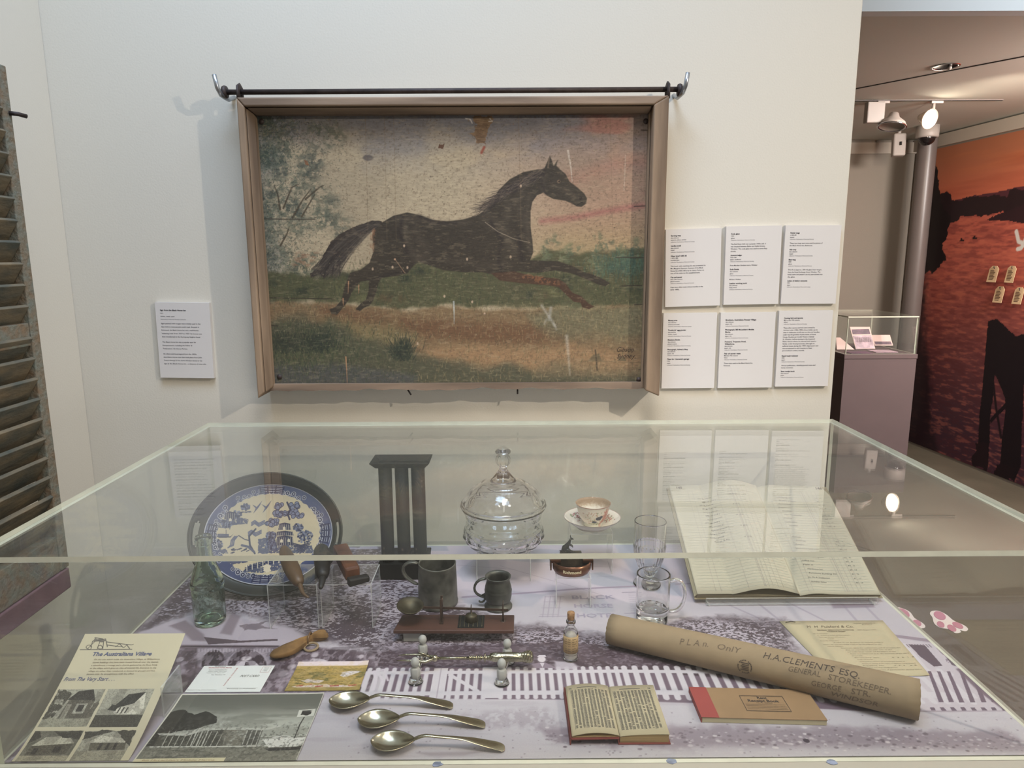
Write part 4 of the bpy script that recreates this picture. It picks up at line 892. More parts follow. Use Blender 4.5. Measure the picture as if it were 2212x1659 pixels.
cv.blob((532, 1422), .012, (196, 190, 196), 1, hard=.6); cv.poly([(516, 1418), (548, 1418), (544, 1414), (540, 1405), (526, 1405), (522, 1414)], (70, 58, 66), 1); cv.poly([(505, 1440), (515, 1428), (550, 1428), (562, 1440)], (188, 182, 192), 1, soft=.001); cv.poly([(527, 1440), (530, 1430), (536, 1430), (540, 1440)], (60, 50, 58), 1)
for x, y, s_ in ((388, 1425, 1), (362, 1440, .9), (630, 1440, 1), (612, 1455, 1.2), (680, 1415, .9), (700, 1430, .8), (780, 1418, .7)):
    cv.blob((x, y), .010*s_, (176, 168, 178), .95, ry=.012*s_, hard=.5); cv.poly([(x-14*s_, y+32), (x-10*s_, y+8), (x+10*s_, y+8), (x+16*s_, y+32)], (130, 118, 130), .9, soft=.004)
cv.poly([(675, 1422), (700, 1424), (716, 1436), (690, 1436), (660, 1436)], (196, 190, 200), .9, soft=.002)
cv.full(sst(.5, .62, cv.n(120, 70, 41, 5))*.5*((cv.U < -.25) & (cv.V < 1.25)), (170, 162, 174))
cv.full(sst(.52, .35, cv.n(55, 40, 43))*.3*((cv.U < -.25) & (cv.V < 1.25)), (40, 32, 38))
cv.poly([(355, 1500), (400, 1496), (640, 1496), (800, 1494), (720, 1512), (640, 1660), (60, 1660), (250, 1600), (330, 1520)], (166, 160, 172), 1, soft=.005)
# road
cv.poly([(690, 1508), (1240, 1508), (1900, 1532), (2180, 1536), (2330, 1560), (2400, 1720), (560, 1720), (640, 1560)], (178, 175, 184), 1, soft=.006)
U, V = cv.U, cv.V
cv.full(sst(.5, .7, cv.n(10, 60, 51))*.25*(V < cv.m((1100, 1515))[1])*(U > -.35), (150, 144, 154))
cv.poly([(940, 1542), (1180, 1530), (1220, 1560), (1190, 1578), (1000, 1572)], (140, 132, 142), .5, soft=.012, rough=.01, rs=60, tex=(120, .35, .6))
cv.poly([(700, 1548), (860, 1540), (900, 1556), (760, 1575)], (158, 154, 164), .5, soft=.012)
cv.poly([(1160, 1572), (1460, 1568), (1800, 1572), (2180, 1580), (2260, 1640), (1900, 1622), (1500, 1620), (1200, 1604)], (134, 124, 136), .9, soft=.01, rough=.01, rs=50)
cv.poly([(1500, 1612), (1900, 1612), (2250, 1625), (2260, 1660), (1500, 1660)], (176, 172, 182), .8, soft=.01)
rng = random.Random(8)
for i in range(420):
    x = rng.uniform(1180, 2230); y = rng.gauss(1598+(x-1700)*.015, 13); r_ = rng.uniform(.0015, .0055)
    if y > 1634: continue
    cv.blob((x, y), r_, rng.choice([(196, 190, 196), (184, 178, 186), (92, 80, 92), (112, 100, 112)]), rng.uniform(.3, .9), ry=r_*.7, hard=.5)
for i in range(260):
    x = rng.uniform(750, 2200); y = rng.uniform(1530, 1636); cv.blob((x, y), rng.uniform(.001, .0025), (110, 102, 112), .6, hard=.3)
cv.blob((1742, 1600), .0055, (58, 48, 60), 1, hard=.8); cv.poly([(900, 1626), (1040, 1624), (1000, 1632), (930, 1633)], (132, 122, 132), .6, soft=.004)
# pavement shadow under the fence
cv.poly([(830, 1440), (1300, 1442), (1620, 1470), (1900, 1470), (2010, 1450), (2110, 1440), (2180, 1536), (1900, 1538), (1600, 1522), (1300, 1512), (820, 1508)], (104, 90, 104), 1, soft=.002)
cv.poly([(1900, 1365), (1975, 1385), (2020, 1390), (2060, 1440), (2110, 1490), (2170, 1536), (1990, 1536), (1940, 1440), (1860, 1400)], (178, 172, 182), 1, soft=.003)
cv.poly([(1962, 1392), (1998, 1394), (2036, 1438), (2018, 1440), (1990, 1420)], (84, 72, 84), 1)
cv.stroke([(1920, 1372), (2010, 1384), (2030, 1386)], .012, (132, 120, 134), .9); cv.stroke([(1955, 1392), (1996, 1440), (2004, 1460)], .008, (190, 186, 194), .9)
for i in range(9): cv.stroke([(1958+i*6, 1392), (1964+i*6, 1398)], .002, (84, 72, 84), .8)
cv.poly([(2020, 1397), (2036, 1398), (2058, 1420), (2050, 1432), (2040, 1415)], (120, 108, 122), .8, rough=.006, rs=80); cv.poly([(2045, 1422), (2056, 1424), (2066, 1440), (2056, 1436)], (84, 72, 84), .9)
wc = (188, 185, 194)
# pickets (x along the front, y depth)
y_t, y_b = cv.m((1000, 1444))[1], cv.m((1000, 1508))[1]
def yb(x): return y_b - max(0, x-.15)*.036
def yt(x): return y_t - max(0, x-.25)*.03
x = -.262; i = 0
while x < .80:
    gate = -.125 < x < -.055
    if not (-.142 < x < -.118 or -.048 < x < -.022):
        w_ = .0085 if x < .2 else .011
        top = yt(x) - (.004 if gate else 0)
        cv.stroke([(x, top), (x+.0, yb(x))], w_, wc, 1, raw=True, soft=.0009)
    x += .0152 if x < .2 else .0195+.004*(x-.2)
for o1, o2, a in ((.012, .012, .010), (.074, .072, .011)):
    cv.stroke([(-.27, yt(-.2)-o1), (.2, yt(.2)-o1), (.80, yt(.8)-o2)], a, wc, 1, raw=True, soft=.0009)
cv.stroke([(-.27, yb(-.2)+.013), (.2, yb(.2)+.013), (.80, yb(.8)+.016)], .008, wc, 1, raw=True, soft=.0009)
cv.poly([(-.143, yt(0)+.002), (-.117, yt(0)+.002), (-.117, y_b), (-.143, y_b)], wc, 1, raw=True); cv.poly([(-.049, yt(0)+.004), (-.021, yt(0)+.004), (-.021, y_b), (-.049, y_b)], wc, 1, raw=True)
cv.stroke([(-.112, yt(0)-.02), (-.06, y_b+.02)], .008, wc, 1, raw=True); cv.stroke([(-.130, yt(0)), (-.130, y_b)], .0015, (140, 130, 144), .8, raw=True)
# dark slots of the tall right section
for k, (x0, x1) in enumerate(((2004, 2034), (2024, 2056), (2045, 2078), (2072, 2102), (2095, 2126), (2118, 2148))):
    cv.poly([(x0, 1450), (x0+7, 1450), (x1+5, 1517), (x1-6, 1517)], (96, 82, 98), 1)
for k in range(8): cv.poly([(2008+k*22, 1528), (2017+k*22, 1528), (2023+k*22, 1535), (2012+k*22, 1535)], (96, 82, 98), 1)
# loose wheel shape left of the fence, a boy behind the fence
cv.stroke([(805+22*math.cos(R_(a)), 1478-26*math.sin(R_(a))) for a in range(0, 200, 12)], .005, (192, 186, 198), .9); cv.stroke([(808, 1450), (812, 1470), (806, 1490)], .006, (192, 186, 198), .9); cv.stroke([(800, 1452), (830, 1446), (838, 1470)], .004, (192, 186, 198), .9)
cv.blob((1170, 1424), .009, (196, 190, 198), 1, ry=.012, hard=.7); cv.poly([(1160, 1419), (1180, 1419), (1178, 1415), (1164, 1415)], (190, 184, 194), 1); cv.poly([(1136, 1443), (1150, 1434), (1166, 1431), (1178, 1431), (1196, 1440), (1200, 1443)], (128, 116, 130), 1, soft=.001); cv.poly([(1166, 1432), (1176, 1432), (1172, 1442)], (186, 180, 190), 1)
cv.poly([(1198, 1428), (1236, 1430), (1250, 1440), (1240, 1446), (1200, 1446)], (176, 170, 182), .9, soft=.004)
cv.full(np.ones_like(U)*.04, (150, 140, 150)); cv.A *= np.array([.985, .97, .945])
vmat('printed_sheet', .34, .45, grain=.05, gscale=500)
po = sheet('printed_photo_sheet', cv, lambda U, V: (U, V, U*0+TZ), 'printed_sheet', origin=(0, 1.34, TZ))
tag(po, 'large mauve-grey street photograph print covering the whole table top', 'printed sheet')
mat('print_ink', (146, 138, 152), .45)
mb = MB(); fT = lambda u, v: (u, v, TZ+.0004)
for s_, a, b, x1 in (('BLACK', 1236, 1294, 1329), ('HORSE', 1241, 1313, 1325), ('HOTEL', 1247, 1334, 1338)):
    mb = MB(); p0_ = az(a, b); p1_ = az(x1, b); write(mb, s_, p0_[0], p0_[1], .0225, fT, width=float(p1_[0]-p0_[0]), bold=.02)
    mb.build('printed_word', 'print_ink', po)

t = thing('acrylic_case_cover', 'large clear acrylic five-sided cover enclosing all the exhibits on the table', 'display cover', (.03, 1.34, TZ))
cover(t, CX0, CX1, CY0, CY1, TZ-.001, CZ1, .008)
# ---------------------------------------------------------------- small things in the case
E_ = .0006
mat('tray_metal', (58, 58, 52), .42, metal=.55, var=.3, vscale=14, bump=.0004, bscale=60)
mat('black_tin', (20, 20, 17), .62, metal=.0, spec=.25, var=.5, vscale=18, bump=.0005, bscale=60)
mat('pewter', (66, 66, 60), .5, metal=.7, vscale=22, bump=.0006, bscale=70, c2=(128, 126, 116), detail=8)
mat('pewter_dark', (62, 62, 57), .48, metal=.7, c2=(104, 104, 96), detail=8, vscale=26, bump=.0005, bscale=70)
mat('silver', (182, 176, 156), .24, metal=1, var=.14, vscale=22, c2=(168, 156, 128), bump=.0002, bscale=60)
mat('silver_dark', (150, 144, 122), .24, metal=1, var=.35, vscale=60, bump=.0008, bscale=260)
mat('cedar', (66, 42, 33), .5, var=.4, vscale=10, stretch=(.2, 1, 1), bump=.0004, bscale=60)
mat('tool_wood_tan', (80, 61, 41), .5, var=.2, vscale=24, bump=.0005, bscale=60)
mat('tool_wood_brown', (78, 47, 30), .45, var=.45, vscale=30, bump=.0005, bscale=60)
mat('tool_dark', (22, 18, 14), .55, var=.3, vscale=30, bump=.0006, bscale=70)
mat('brass_dark', (66, 60, 44), .5, metal=.7, var=.3, vscale=30)
mat('rust_metal', (66, 50, 40), .55, metal=.5, var=.4, vscale=50, bump=.0005, bscale=200)
mat('copper', (116, 80, 62), .28, metal=.9, var=.3, vscale=30)
mat('copper_dark', (70, 60, 48), .32, metal=.8, var=.4, vscale=40, bump=.0006, bscale=120)
mat('bronze_black', (40, 40, 38), .3, metal=.6)
mat('china', (226, 218, 206), .15, spec=.5)
vmat('china_painted', .15, .5)
mat('china_red', (146, 64, 52), .3)
mat('chamois', (104, 76, 40), .85, var=.2, vscale=26, bump=.0008, bscale=90, c2=(134, 100, 56))
mat('purse_ring', (110, 84, 56), .5, metal=.4)
mat('kraft', (136, 117, 90), .8, var=.06, vscale=30, bump=.0003, bscale=120)
mat('kraft_end', (150, 130, 102), .9)
mat('pencil', (96, 80, 62), .8)
mat('pencil_dark', (66, 54, 44), .8)
mat('page', (170, 158, 128), .75, var=.03, vscale=6)
mat('page_edge', (156, 132, 92), .85, var=.25, vscale=6, stretch=(1, 1, 60))
mat('page_pale', (178, 168, 138), .75)
mat('ledger_page', (168, 161, 140), .75, var=.02, vscale=4)
mat('ledger_edge', (130, 120, 96), .85, var=.2, vscale=5, stretch=(1, 1, 50))
mat('red_cover', (118, 56, 48), .7, var=.1, vscale=30)
mat('card_brown', (138, 110, 78), .75, var=.05, vscale=30)
mat('red_tape', (142, 62, 56), .65)
mat('cork', (166, 128, 86), .85, c2=(116, 84, 56), vscale=160)
mat('powder', (214, 208, 198), .9, var=.06, vscale=60)
mat('old_label', (158, 132, 94), .8, var=.12, vscale=60)
mat('rule_line', (158, 162, 148), .8)
mat('rule_red', (150, 140, 128), .8)
mat('ledger_ink', (96, 92, 84), .8)
mat('dark_ink', (60, 52, 44), .8)
mat('blue_ink', (92, 96, 120), .7)
mat('red_ink', (170, 92, 90), .7)
glass_mat('bottle_glass', (.86, .91, .868), .0, 1.5, bump=.0005, bscale=60)
glass_mat('clear_glass', (.985, .985, .98), .0, 1.5)
glass_mat('pressed_glass', (.985, .985, .985), .0, 1.5)
mat('frosted', (182, 181, 175), .5, trans=.35, ior=1.4)

def sup(p):
    """extra rings close to every corner so the glass shades cleanly"""
    o = [p[0]]
    for a, b in zip(p[:-1], p[1:]):
        L = math.hypot(b[0]-a[0], b[1]-a[1]); e = min(.12, .0006/max(L, 1e-6))
        for f in ((e, 1-e) if L > .002 else ()): o.append((a[0]+(b[0]-a[0])*f, a[1]+(b[1]-a[1])*f))
        o.append(b)
    return o
def riser(lab, x0, x1, y0, y1, z1, th=.0022, z0=None, group='small clear acrylic risers', r=.0035):
    """U-shaped stand: two legs with rounded shoulders, seen from the front as an arch"""
    z0 = TZ+E_ if z0 is None else z0
    t = thing('acrylic_riser', lab, 'stand', ((x0+x1)/2, (y0+y1)/2, z0), group)
    def P(a, b, big, nm):
        mb = MB(); mb.box(a, b); mb.mi = [1]*6
        for i in big: mb.mi[i] = 0
        mb.build(nm, ['riser_pane', 'riser_edge'], t)
    P((x0+th, y0, z1-th), (x1-th, y1, z1), (0, 1), 'shelf')
    P((x0, y0, z0), (x0+th-.0002, y1, z1-.001), (3, 5), 'leg')
    P((x1-th+.0002, y0, z0), (x1, y1, z1-.001), (3, 5), 'leg')
    return t

# ---- 1 serving tray -------------------------------------------------------
tb = az(570, 1288); ln = R_(25); TL_ = .274
A_, B_ = .1745, TL_/2
zt_ = TZ+.0012
tc_ = V3((tb[0], tb[1]+B_*math.sin(ln), zt_+B_*math.cos(ln)))
def tr(u, v, w=0.0):   # tray coordinates: u right, v up the face, w towards the viewer
    return tc_+V3((u, v*math.sin(ln)-w*math.cos(ln), v*math.cos(ln)+w*math.sin(ln)))
T = thing('serving_tray', 'oval blue and white patterned serving tray with a dark metal rim leaning upright', 'tray', (tc_[0], tb[1], TZ))
ia, ib = .149, .1145
mb = MB(); seg = 160; rows = 8; vs = []; fs = []
for j in range(rows+1):
    f = j/rows
    for k in range(seg):
        a = 2*math.pi*k/seg; vs.append(tr((ia+(A_-ia)*f)*math.cos(a), (ib+(B_-ib)*f)*math.sin(a), .004+.022*f**1.3))
for j in range(rows):
    for k in range(seg):
        d = min(abs((k+.5)-s_) for s_ in (0, seg, seg/2)); hole = d < 5.6 and 3 <= j <= 5
        if hole and not (d > 4.6 and j in (3, 5)): continue
        fs.append((j*seg+k, j*seg+(k+1) % seg, (j+1)*seg+(k+1) % seg, (j+1)*seg+k))
mb.add(vs, fs); mb.build('rim', 'tray_metal', T, solid=.003)
MB().tube([tr(A_*math.cos(2*math.pi*k/120), B_*math.sin(2*math.pi*k/120), .026) for k in range(120)], .0022, 8, closed=True).build('rim_bead', 'tray_metal', T)
mb = MB(); mb.add([tr(ia*1.01*math.cos(2*math.pi*k/80), ib*1.01*math.sin(2*math.pi*k/80), -.001) for k in range(80)], [tuple(range(80))], False); mb.build('back_plate', 'tray_metal', T)
# the plate drawing
def tm(p):
    q = apl(p[0], p[1], tr(0, 0, .004), V3((0, -math.cos(ln), math.sin(ln))))-tc_; return (float(q[0]), float(q@V3((0, math.sin(ln), math.cos(ln)))))
cv = Canvas(-ia, ia, -ib, ib, 560, 430, (198, 184, 154), tm)
U, V = cv.U, cv.V; rr = np.hypot(U/ia, V/ib); th_ = np.arctan2(V/ib, U/ia)
BL, BM = (38, 44, 76), (76, 82, 108)
rng = random.Random(12)
def W(x, y): return (400+x/5.72, 1010+y/5.72)   # sketch points
# islands, trees, buildings, lake
for P in ([(350, 740), (380, 660), (450, 640), (560, 660), (620, 600), (780, 640), (770, 690), (560, 720), (560, 760)], [(690, 545), (820, 530), (820, 550), (690, 560)], [(330, 1000), (500, 1010), (530, 1060), (340, 1060)], [(900, 880), (1020, 870), (1160, 940), (1170, 1060), (900, 1060)], [(1100, 960), (1560, 960), (1600, 1060), (1100, 1060)], [(430, 1140), (760, 1140), (780, 1170), (560, 1200), (450, 1170)], [(700, 1290), (800, 1200), (1000, 1150), (1200, 1150), (1180, 1260), (1000, 1300)]):
    cv.poly([W(*q) for q in P], BM, .95, rough=.002, rs=200, tex=(300, .25, .4))
for (x, y, r_, n_) in ((745, 490, 55, 60), (640, 580, 60, 60), (510, 690, 70, 60), (390, 950, 75, 80), (1395, 740, 60, 70), (1060, 840, 60, 90), (1060, 900, 50, 60), (1480, 860, 100, 90), (1060, 960, 60, 60)):
    for i in range(n_):
        a = rng.uniform(0, 6.28); d = r_*rng.random()**.5; cv.blob(W(x+d*math.cos(a), y+d*math.sin(a)*.8), .0028, rng.choice([BM, BL, (120, 126, 148)]), .9, hard=.5)
    cv.stroke([W(x, y+r_*.8), W(x, y)], .0014, BL)
for (cx_, cy_, n_, sx_, sy_) in ((1160, 480, 9, 45, 25), (1350, 470, 11, 55, 28), (1190, 570, 14, 90, 28), (1370, 570, 14, 80, 35), (1080, 680, 16, 70, 32)):
    for i in range(n_):
        q = W(cx_+rng.uniform(-sx_, sx_), cy_+rng.uniform(-sy_, sy_)); cv.blob(q, .0058, BL, 1, hard=.85); cv.blob(q, .0046, (116, 122, 146), 1, hard=.8)
cv.stroke([W(1290, 640), W(1270, 580), W(1300, 520), W(1260, 430)], .004, BL); cv.stroke([W(1270, 600), W(1180, 560)], .002, BL)
# swallows (generic pair of birds)
for (x, y) in ((885, 485), (1000, 480)):
    cv.poly([W(x-60, y-30), W(x, y), W(x+70, y-80), W(x+35, y-10), W(x+10, y+25), W(x-45, y+85), W(x-15, y+20)], (84, 90, 118), 1); 
# boat, bridges and halls
cv.poly([W(365, 835), W(400, 850), (W(560, 850)), W(600, 815), W(560, 865), W(420, 870)], BL); cv.poly([W(400, 850), W(400, 820), W(540, 820), W(540, 850)], BM); cv.stroke([W(505, 770), W(505, 830)], .0012, BL)
for (x0, y0, x1, y1, n_) in ((1150, 680, 1310, 770, 7), (1120, 780, 1340, 840, 9), (1120, 840, 1340, 960, 8), (480, 540, 620, 640, 6)):
    cv.poly([W(x0, y1), W(x0+12, y0+14), W((x0+x1)/2, y0), W(x1-12, y0+14), W(x1, y1)], BL, .95)
    for i in range(n_): x = x0+(x1-x0)*(i+.5)/n_; cv.stroke([W(x, y1-4), W(x, y0+26)], .0012, (206, 196, 172), .8)
for x, y in ((1190, 900), (1280, 895), (1225, 745), (558, 640)): cv.poly([W(x-16, y+25), W(x-16, y-5), W(x, y-18), W(x+16, y-5), W(x+16, y+25)], (212, 200, 176))
for (x, y) in ((900, 680), (860, 800), (590, 920)):
    for k in range(3):
        o_ = k*18; pts = [W(x-80, y+o_), W(x-40, y-25+o_), W(x+10, y+10+o_), W(x+80, y-25+o_)] if x > 700 else [W(x-60, y+70), W(x-30+o_, y+40), W(x-20+o_, y-20), W(x+20+o_, y-70)]
        cv.stroke(pts, .0026, (84, 90, 118))
cv.stroke([W(870, 760), W(790, 850), W(800, 960), W(860, 1060)], .004, BL); cv.stroke([W(660, 840), W(740, 890), W(790, 900)], .002, BL); cv.stroke([W(700, 960), W(780, 980), W(850, 1040)], .005, BM)
for i in range(7): cv.stroke([W(1310+i*18, 930+i*22), W(1430, 960+i*12), W(1550-i*14, 930+i*20)], .0022, BL)
for (a, b) in (((740, 1265), (1180, 1150)), ((740, 1240), (1180, 1130))): cv.stroke([W(*a), W(*b)], .0016, BL)
for i in range(7): x = 765+i*66; y = 1215-i*16; cv.stroke([W(x, y+55), W(x, y-10)], .0028, (214, 204, 182)); cv.stroke([W(x+6, y+55), W(x+6, y-10)], .001, BL)
cv.poly([W(960, 1215), W(1010, 1190), W(1065, 1215), W(1050, 1250), W(1065, 1275), W(1010, 1300), W(965, 1275), W(975, 1240)], (210, 198, 174), 1, rough=.001, rs=400)
for i in range(14): a = rng.uniform(560, 760); y = rng.uniform(1010, 1060); cv.stroke([W(a, y), W(a+30, y-14)], .002, BL)
# border band
bd = sst(.795, .80, rr+.008*np.sin(th_*38)); cv.full(bd, (78, 86, 116)); cv.full(bd*sst(.35, .5, (np.sin(U*1500+V*900)*np.sin(U*900-V*1500)+1)/2)*.5, (70, 76, 110))
for k in range(60):
    a = k*2*math.pi/60+rng.uniform(-.02, .02); f = rng.uniform(.83, .89); q = (ia*f*math.cos(a), ib*f*math.sin(a)); r_ = rng.uniform(.0045, .0075)
    if k % 15 in (7, 8): continue
    cv.blob(q, r_, (196, 192, 190), .95, raw=True, hard=.75); cv.blob(q, r_*.75, BL, .95, raw=True, hard=.8); cv.blob(q, r_*.35, (190, 188, 190), .9, raw=True, hard=.6)
    b = a+.05; q2 = (ia*.815*math.cos(b), ib*.815*math.sin(b)); cv.blob(q2, .004, (200, 194, 184), .9, raw=True, hard=.5); cv.blob(q2, .002, BL, .9, raw=True, hard=.5)
for a0 in (.0, 1.571, 3.1416, 4.712):
    for f, w__ in ((.94, .004), (.90, .002), (.87, .0035), (.83, .002)):
        cv.stroke([(ia*f*math.cos(a0+d), ib*f*math.sin(a0+d)) for d in np.linspace(-.2, .2, 9)], w__, (40, 44, 76), 1, raw=True)
        cv.stroke([(ia*(f+.015)*math.cos(a0+d), ib*(f+.015)*math.sin(a0+d)) for d in np.linspace(-.2, .2, 9)], .001, (190, 190, 194), .9, raw=True)
    for d in (-.2, -.07, .07, .2): cv.stroke([(ia*f*math.cos(a0+d), ib*f*math.sin(a0+d)) for f in (.82, .95)], .003, (44, 48, 80), 1, raw=True)
cv.full(sst(.975, .985, rr), (190, 190, 196)); cv.stroke([W(1040, 240), W(1035, 700), W(1030, 1050)], .002, (180, 150, 110), .25)
cu, cw_ = math.sin(ln), math.cos(ln)
vmat('plate_glaze', .18, .5)
sheet('ceramic_face', cv, lambda U, V: (tc_[0]+U, tc_[1]+V*cu-.004*cw_, tc_[2]+V*cw_+.004*cu), 'plate_glaze', T, mask=rr <= 1.0)
# easel behind the tray
t = thing('acrylic_easel', 'clear acrylic easel plate standing behind the oval tray', 'stand', (tc_[0], tc_[1]+.05, TZ))
e0, e1 = -.105, .095
MB().prism([tr(e0, -B_+.004, -.006), tr(e1, -B_+.004, -.006), tr(e1+.004, B_+.012, -.006), tr(e0-.002, B_+.004, -.006)], V3((0, math.cos(ln), -math.sin(ln)))*.003).build('plate', ['riser_pane'], t)
b_ = tr(0, .03, -.012)
MB().prism([(b_[0]-.03, b_[1], b_[2]), (b_[0]+.03, b_[1], b_[2]), (b_[0]+.035, b_[1]+.075, TZ+E_), (b_[0]-.035, b_[1]+.075, TZ+E_)], (0, .003, 0)).build('strut', ['riser_pane'], t)

# ---- 2 candle mould -------------------------------------------------------
T = thing('candle_mould', 'black tin candle mould with upright tubes between two flared trays', 'candle mould', (-.258, 1.58, TZ))
zt_ = float(ay(870, 1012, 1.55)[2]); zb_ = float(ay(870, 1216, 1.54)[2])
def tray_(mb, x0, x1, y0, y1, z0, z1, f):
    o = [(x0, y0, z0), (x1, y0, z0), (x1, y1, z0), (x0, y1, z0), (x0-f, y0-f, z1), (x1+f, y0-f, z1), (x1+f, y1+f*.4, z1), (x0-f, y1+f*.4, z1)]
    mb.add(o, [(3, 2, 1, 0), (0, 1, 5, 4), (1, 2, 6, 5), (2, 3, 7, 6), (3, 0, 4, 7)], False)
tx = [float(ay(x, 1100, 1.56)[0]) for x in (833, 869, 905)]
cx_ = tx[1]
mb = MB(); tray_(mb, cx_-.058, cx_+.056, 1.555, 1.612, zt_, zt_+.014, .012); mb.build('top_tray', 'black_tin', T, solid=.0018)
mb = MB(); z0 = TZ+E_+.001
mb.add([(cx_-.053, 1.537, z0), (cx_+.053, 1.537, z0), (cx_+.053, 1.625, z0), (cx_-.053, 1.625, z0), (cx_-.058, 1.533, zb_), (cx_+.058, 1.533, zb_), (cx_+.058, 1.63, zb_), (cx_-.058, 1.63, zb_), (cx_-.049, 1.543, zb_-.006), (cx_+.049, 1.543, zb_-.006), (cx_+.049, 1.619, zb_-.006), (cx_-.049, 1.619, zb_-.006)],
  [(3, 2, 1, 0), (0, 1, 5, 4), (1, 2, 6, 5), (2, 3, 7, 6), (3, 0, 4, 7), (4, 5, 9, 8), (5, 6, 10, 9), (6, 7, 11, 10), (7, 4, 8, 11), (8, 9, 10, 11)], False); mb.build('base', 'black_tin', T, bevel=.0015)
for y_, r0 in ((1.568, .0158), (1.600, .0150)):
    for x in tx:
        xt = cx_+(x-cx_)*.98-(y_-1.568)*.19; xb_ = cx_+(x-cx_)*1.0-(y_-1.568)*.19
        MB().tube([(xb_, y_, zb_-.005), (xb_, y_, zb_+.02), (xt, y_, zt_+.001)], [r0*.96, r0*.98, r0], 18).build('tube', 'black_tin', T)

# ---- 3 glass bowl with lid ------------------------------------------------
bx, by = -.0165, 1.575
riser('clear acrylic riser under the lidded glass bowl', bx-.064, bx+.064, 1.525, 1.625, .908)
zz = lambda y: float(ay(1087, y, by)[2])
T = thing('lidded_glass_bowl', 'round pressed-glass bowl with a domed lid and tall knob', 'bowl', (bx, by, .909))
K = 1.64/1500
def thumb(n_, z0, hz, amp, ph=0.0):
    def f(r, z, a):
        if abs(z-z0) > hz*1.3: return r, z
        s_ = ((a+ph)*n_/(2*math.pi)) % 1-.5; d = math.hypot(s_*2*1.15, (z-z0)/hz)
        return (r+amp*(math.sqrt(max(0, 1-d*d)) if d < 1 else 0), z)
    return f
z9 = .9092-.909
out = [(.0, 0), (.046, 0), (.052, .002), (.072, .010), (.088, .026), (.0945, .040), (.094, .052), (.0905, .066), (.0895, .080), (.093, .096), (.0985, .106), (.100, .109)]
def fine_prof(p, n_=5):
    o = []
    for i in range(len(p)-1):
        for k in range(n_): o.append((p[i][0]+(p[i+1][0]-p[i][0])*k/n_, p[i][1]+(p[i+1][1]-p[i][1])*k/n_))
    return o+[p[-1]]
inn = [(r-.0045 if r > .01 else r, z+.0045) for r, z in out[:-1]]+[(.0955, .109)]
mb = MB().lathe(sup(fine_prof(out)+[(.0978, .1108)]+fine_prof(inn)[::-1]), (bx, by, .909), 180, thumb(14, .034, .021, .0042)); mb.v = [(x, y, max(z, .909)) for x, y, z in mb.v]; mb.build('bowl', 'pressed_glass', T)
zl = .109+.0012
ld = [(.0985, zl), (.1015, zl+.003), (.101, zl+.007), (.097, zl+.010), (.091, zl+.018), (.082, zl+.032), (.070, zl+.045), (.056, zl+.055), (.042, zl+.061), (.030, zl+.064)]
li = [(.0945, zl), (.0935, zl+.006), (.087, zl+.015), (.078, zl+.029), (.066, zl+.041), (.052, zl+.051), (.038, zl+.057), (.002, zl+.060)]
kn = [(.030, zl+.064), (.027, zl+.068), (.021, zl+.074), (.014, zl+.083), (.009, zl+.090), (.008, zl+.096), (.012, zl+.100), (.0165, zl+.108), (.0175, zl+.116), (.014, zl+.124), (.0125, zl+.127), (.0175, zl+.130), (.0185, zl+.134), (.016, zl+.138), (.010, zl+.141), (.006, zl+.145), (.0003, zl+.1465)]
def lidf(r, z, a):
    r2, z2 = thumb(14, zl+.025, .0135, .0034, .2)(r, z, a)
    if abs(z-(zl+.005)) < .003 and r > .096: r2 += .0011*math.sin(a*80)
    if zl+.066 < z < zl+.125: r2 = r2*(1+.05*math.cos(a*8))
    return r2, z2
MB().lathe(fine_prof(ld)+[k for k in fine_prof(kn, 3)][1:], (bx, by, .909), 180, lidf).lathe(li[::-1]+[ld[0]], (bx, by, .909), 180).build('lid', 'pressed_glass', T)

# ---- 4 cup, saucer, riser -------------------------------------------------
cxx, cyy = .1985, 1.60
riser('clear acrylic riser under the cup and saucer', .144, .244, 1.56, 1.65, .9535)
sz = .9545
prof = [(.0003, 0), (.034, 0), (.038, .001), (.036, .004), (.050, .011), (.0615, .020), (.0685, .0262), (.0690, .0268), (.0680, .0272), (.060, .0215), (.048, .0125), (.034, .0065), (.0003, .0055)]
T = thing('saucer', 'white china saucer with a red rim and floral sprays', 'saucer', (cxx, cyy, sz))
MB().lathe(prof[:8], (cxx, cyy, sz), 64).build('underside', 'china', T)
def china_sheet(nm, par, pr, c0, n1, deco, half=None):
    """painted lathe surface; drawing coordinates are (angle, distance along the profile)"""
    L = [0]
    for i in range(1, len(pr)): L.append(L[-1]+math.hypot(pr[i][0]-pr[i-1][0], pr[i][1]-pr[i-1][1]))
    c_ = Canvas(0, 2*math.pi, 0, L[-1], n1, 60, (224, 214, 198)); deco(c_, L[-1])
    def fn(U, V):
        r = np.interp(V, L, [p[0] for p in pr]); z = np.interp(V, L, [p[1] for p in pr]); return c0[0]+r*np.cos(U), c0[1]+r*np.sin(U), c0[2]+z
    return sheet(nm, c_, fn, 'china_painted', par)
def d_saucer(c, L):
    c.full((c.V > L-.0012)*1.0, (150, 66, 54)); c.A[:] = c.A; rng = random.Random(3)
    for a, col in ((-2.2, (140, 56, 60)), (-.95, (176, 92, 72)), (.6, (170, 90, 80)), (2.2, (140, 60, 64))):
        for i in range(60):
            aa = a+rng.gauss(0, .22); v = L*rng.uniform(.5, .82); c.blob((aa % 6.283, v), .0022/.05, rng.choice([col, col, (120, 52, 56), (98, 120, 84)]), .8, ry=.0022, raw=True, hard=.5)
        for i in range(5):
            aa = a+.35+rng.gauss(0, .1); c.blob((aa % 6.283, L*rng.uniform(.6, .85)), .06, (96, 120, 84), .8, ry=.003, raw=True, hard=.5)
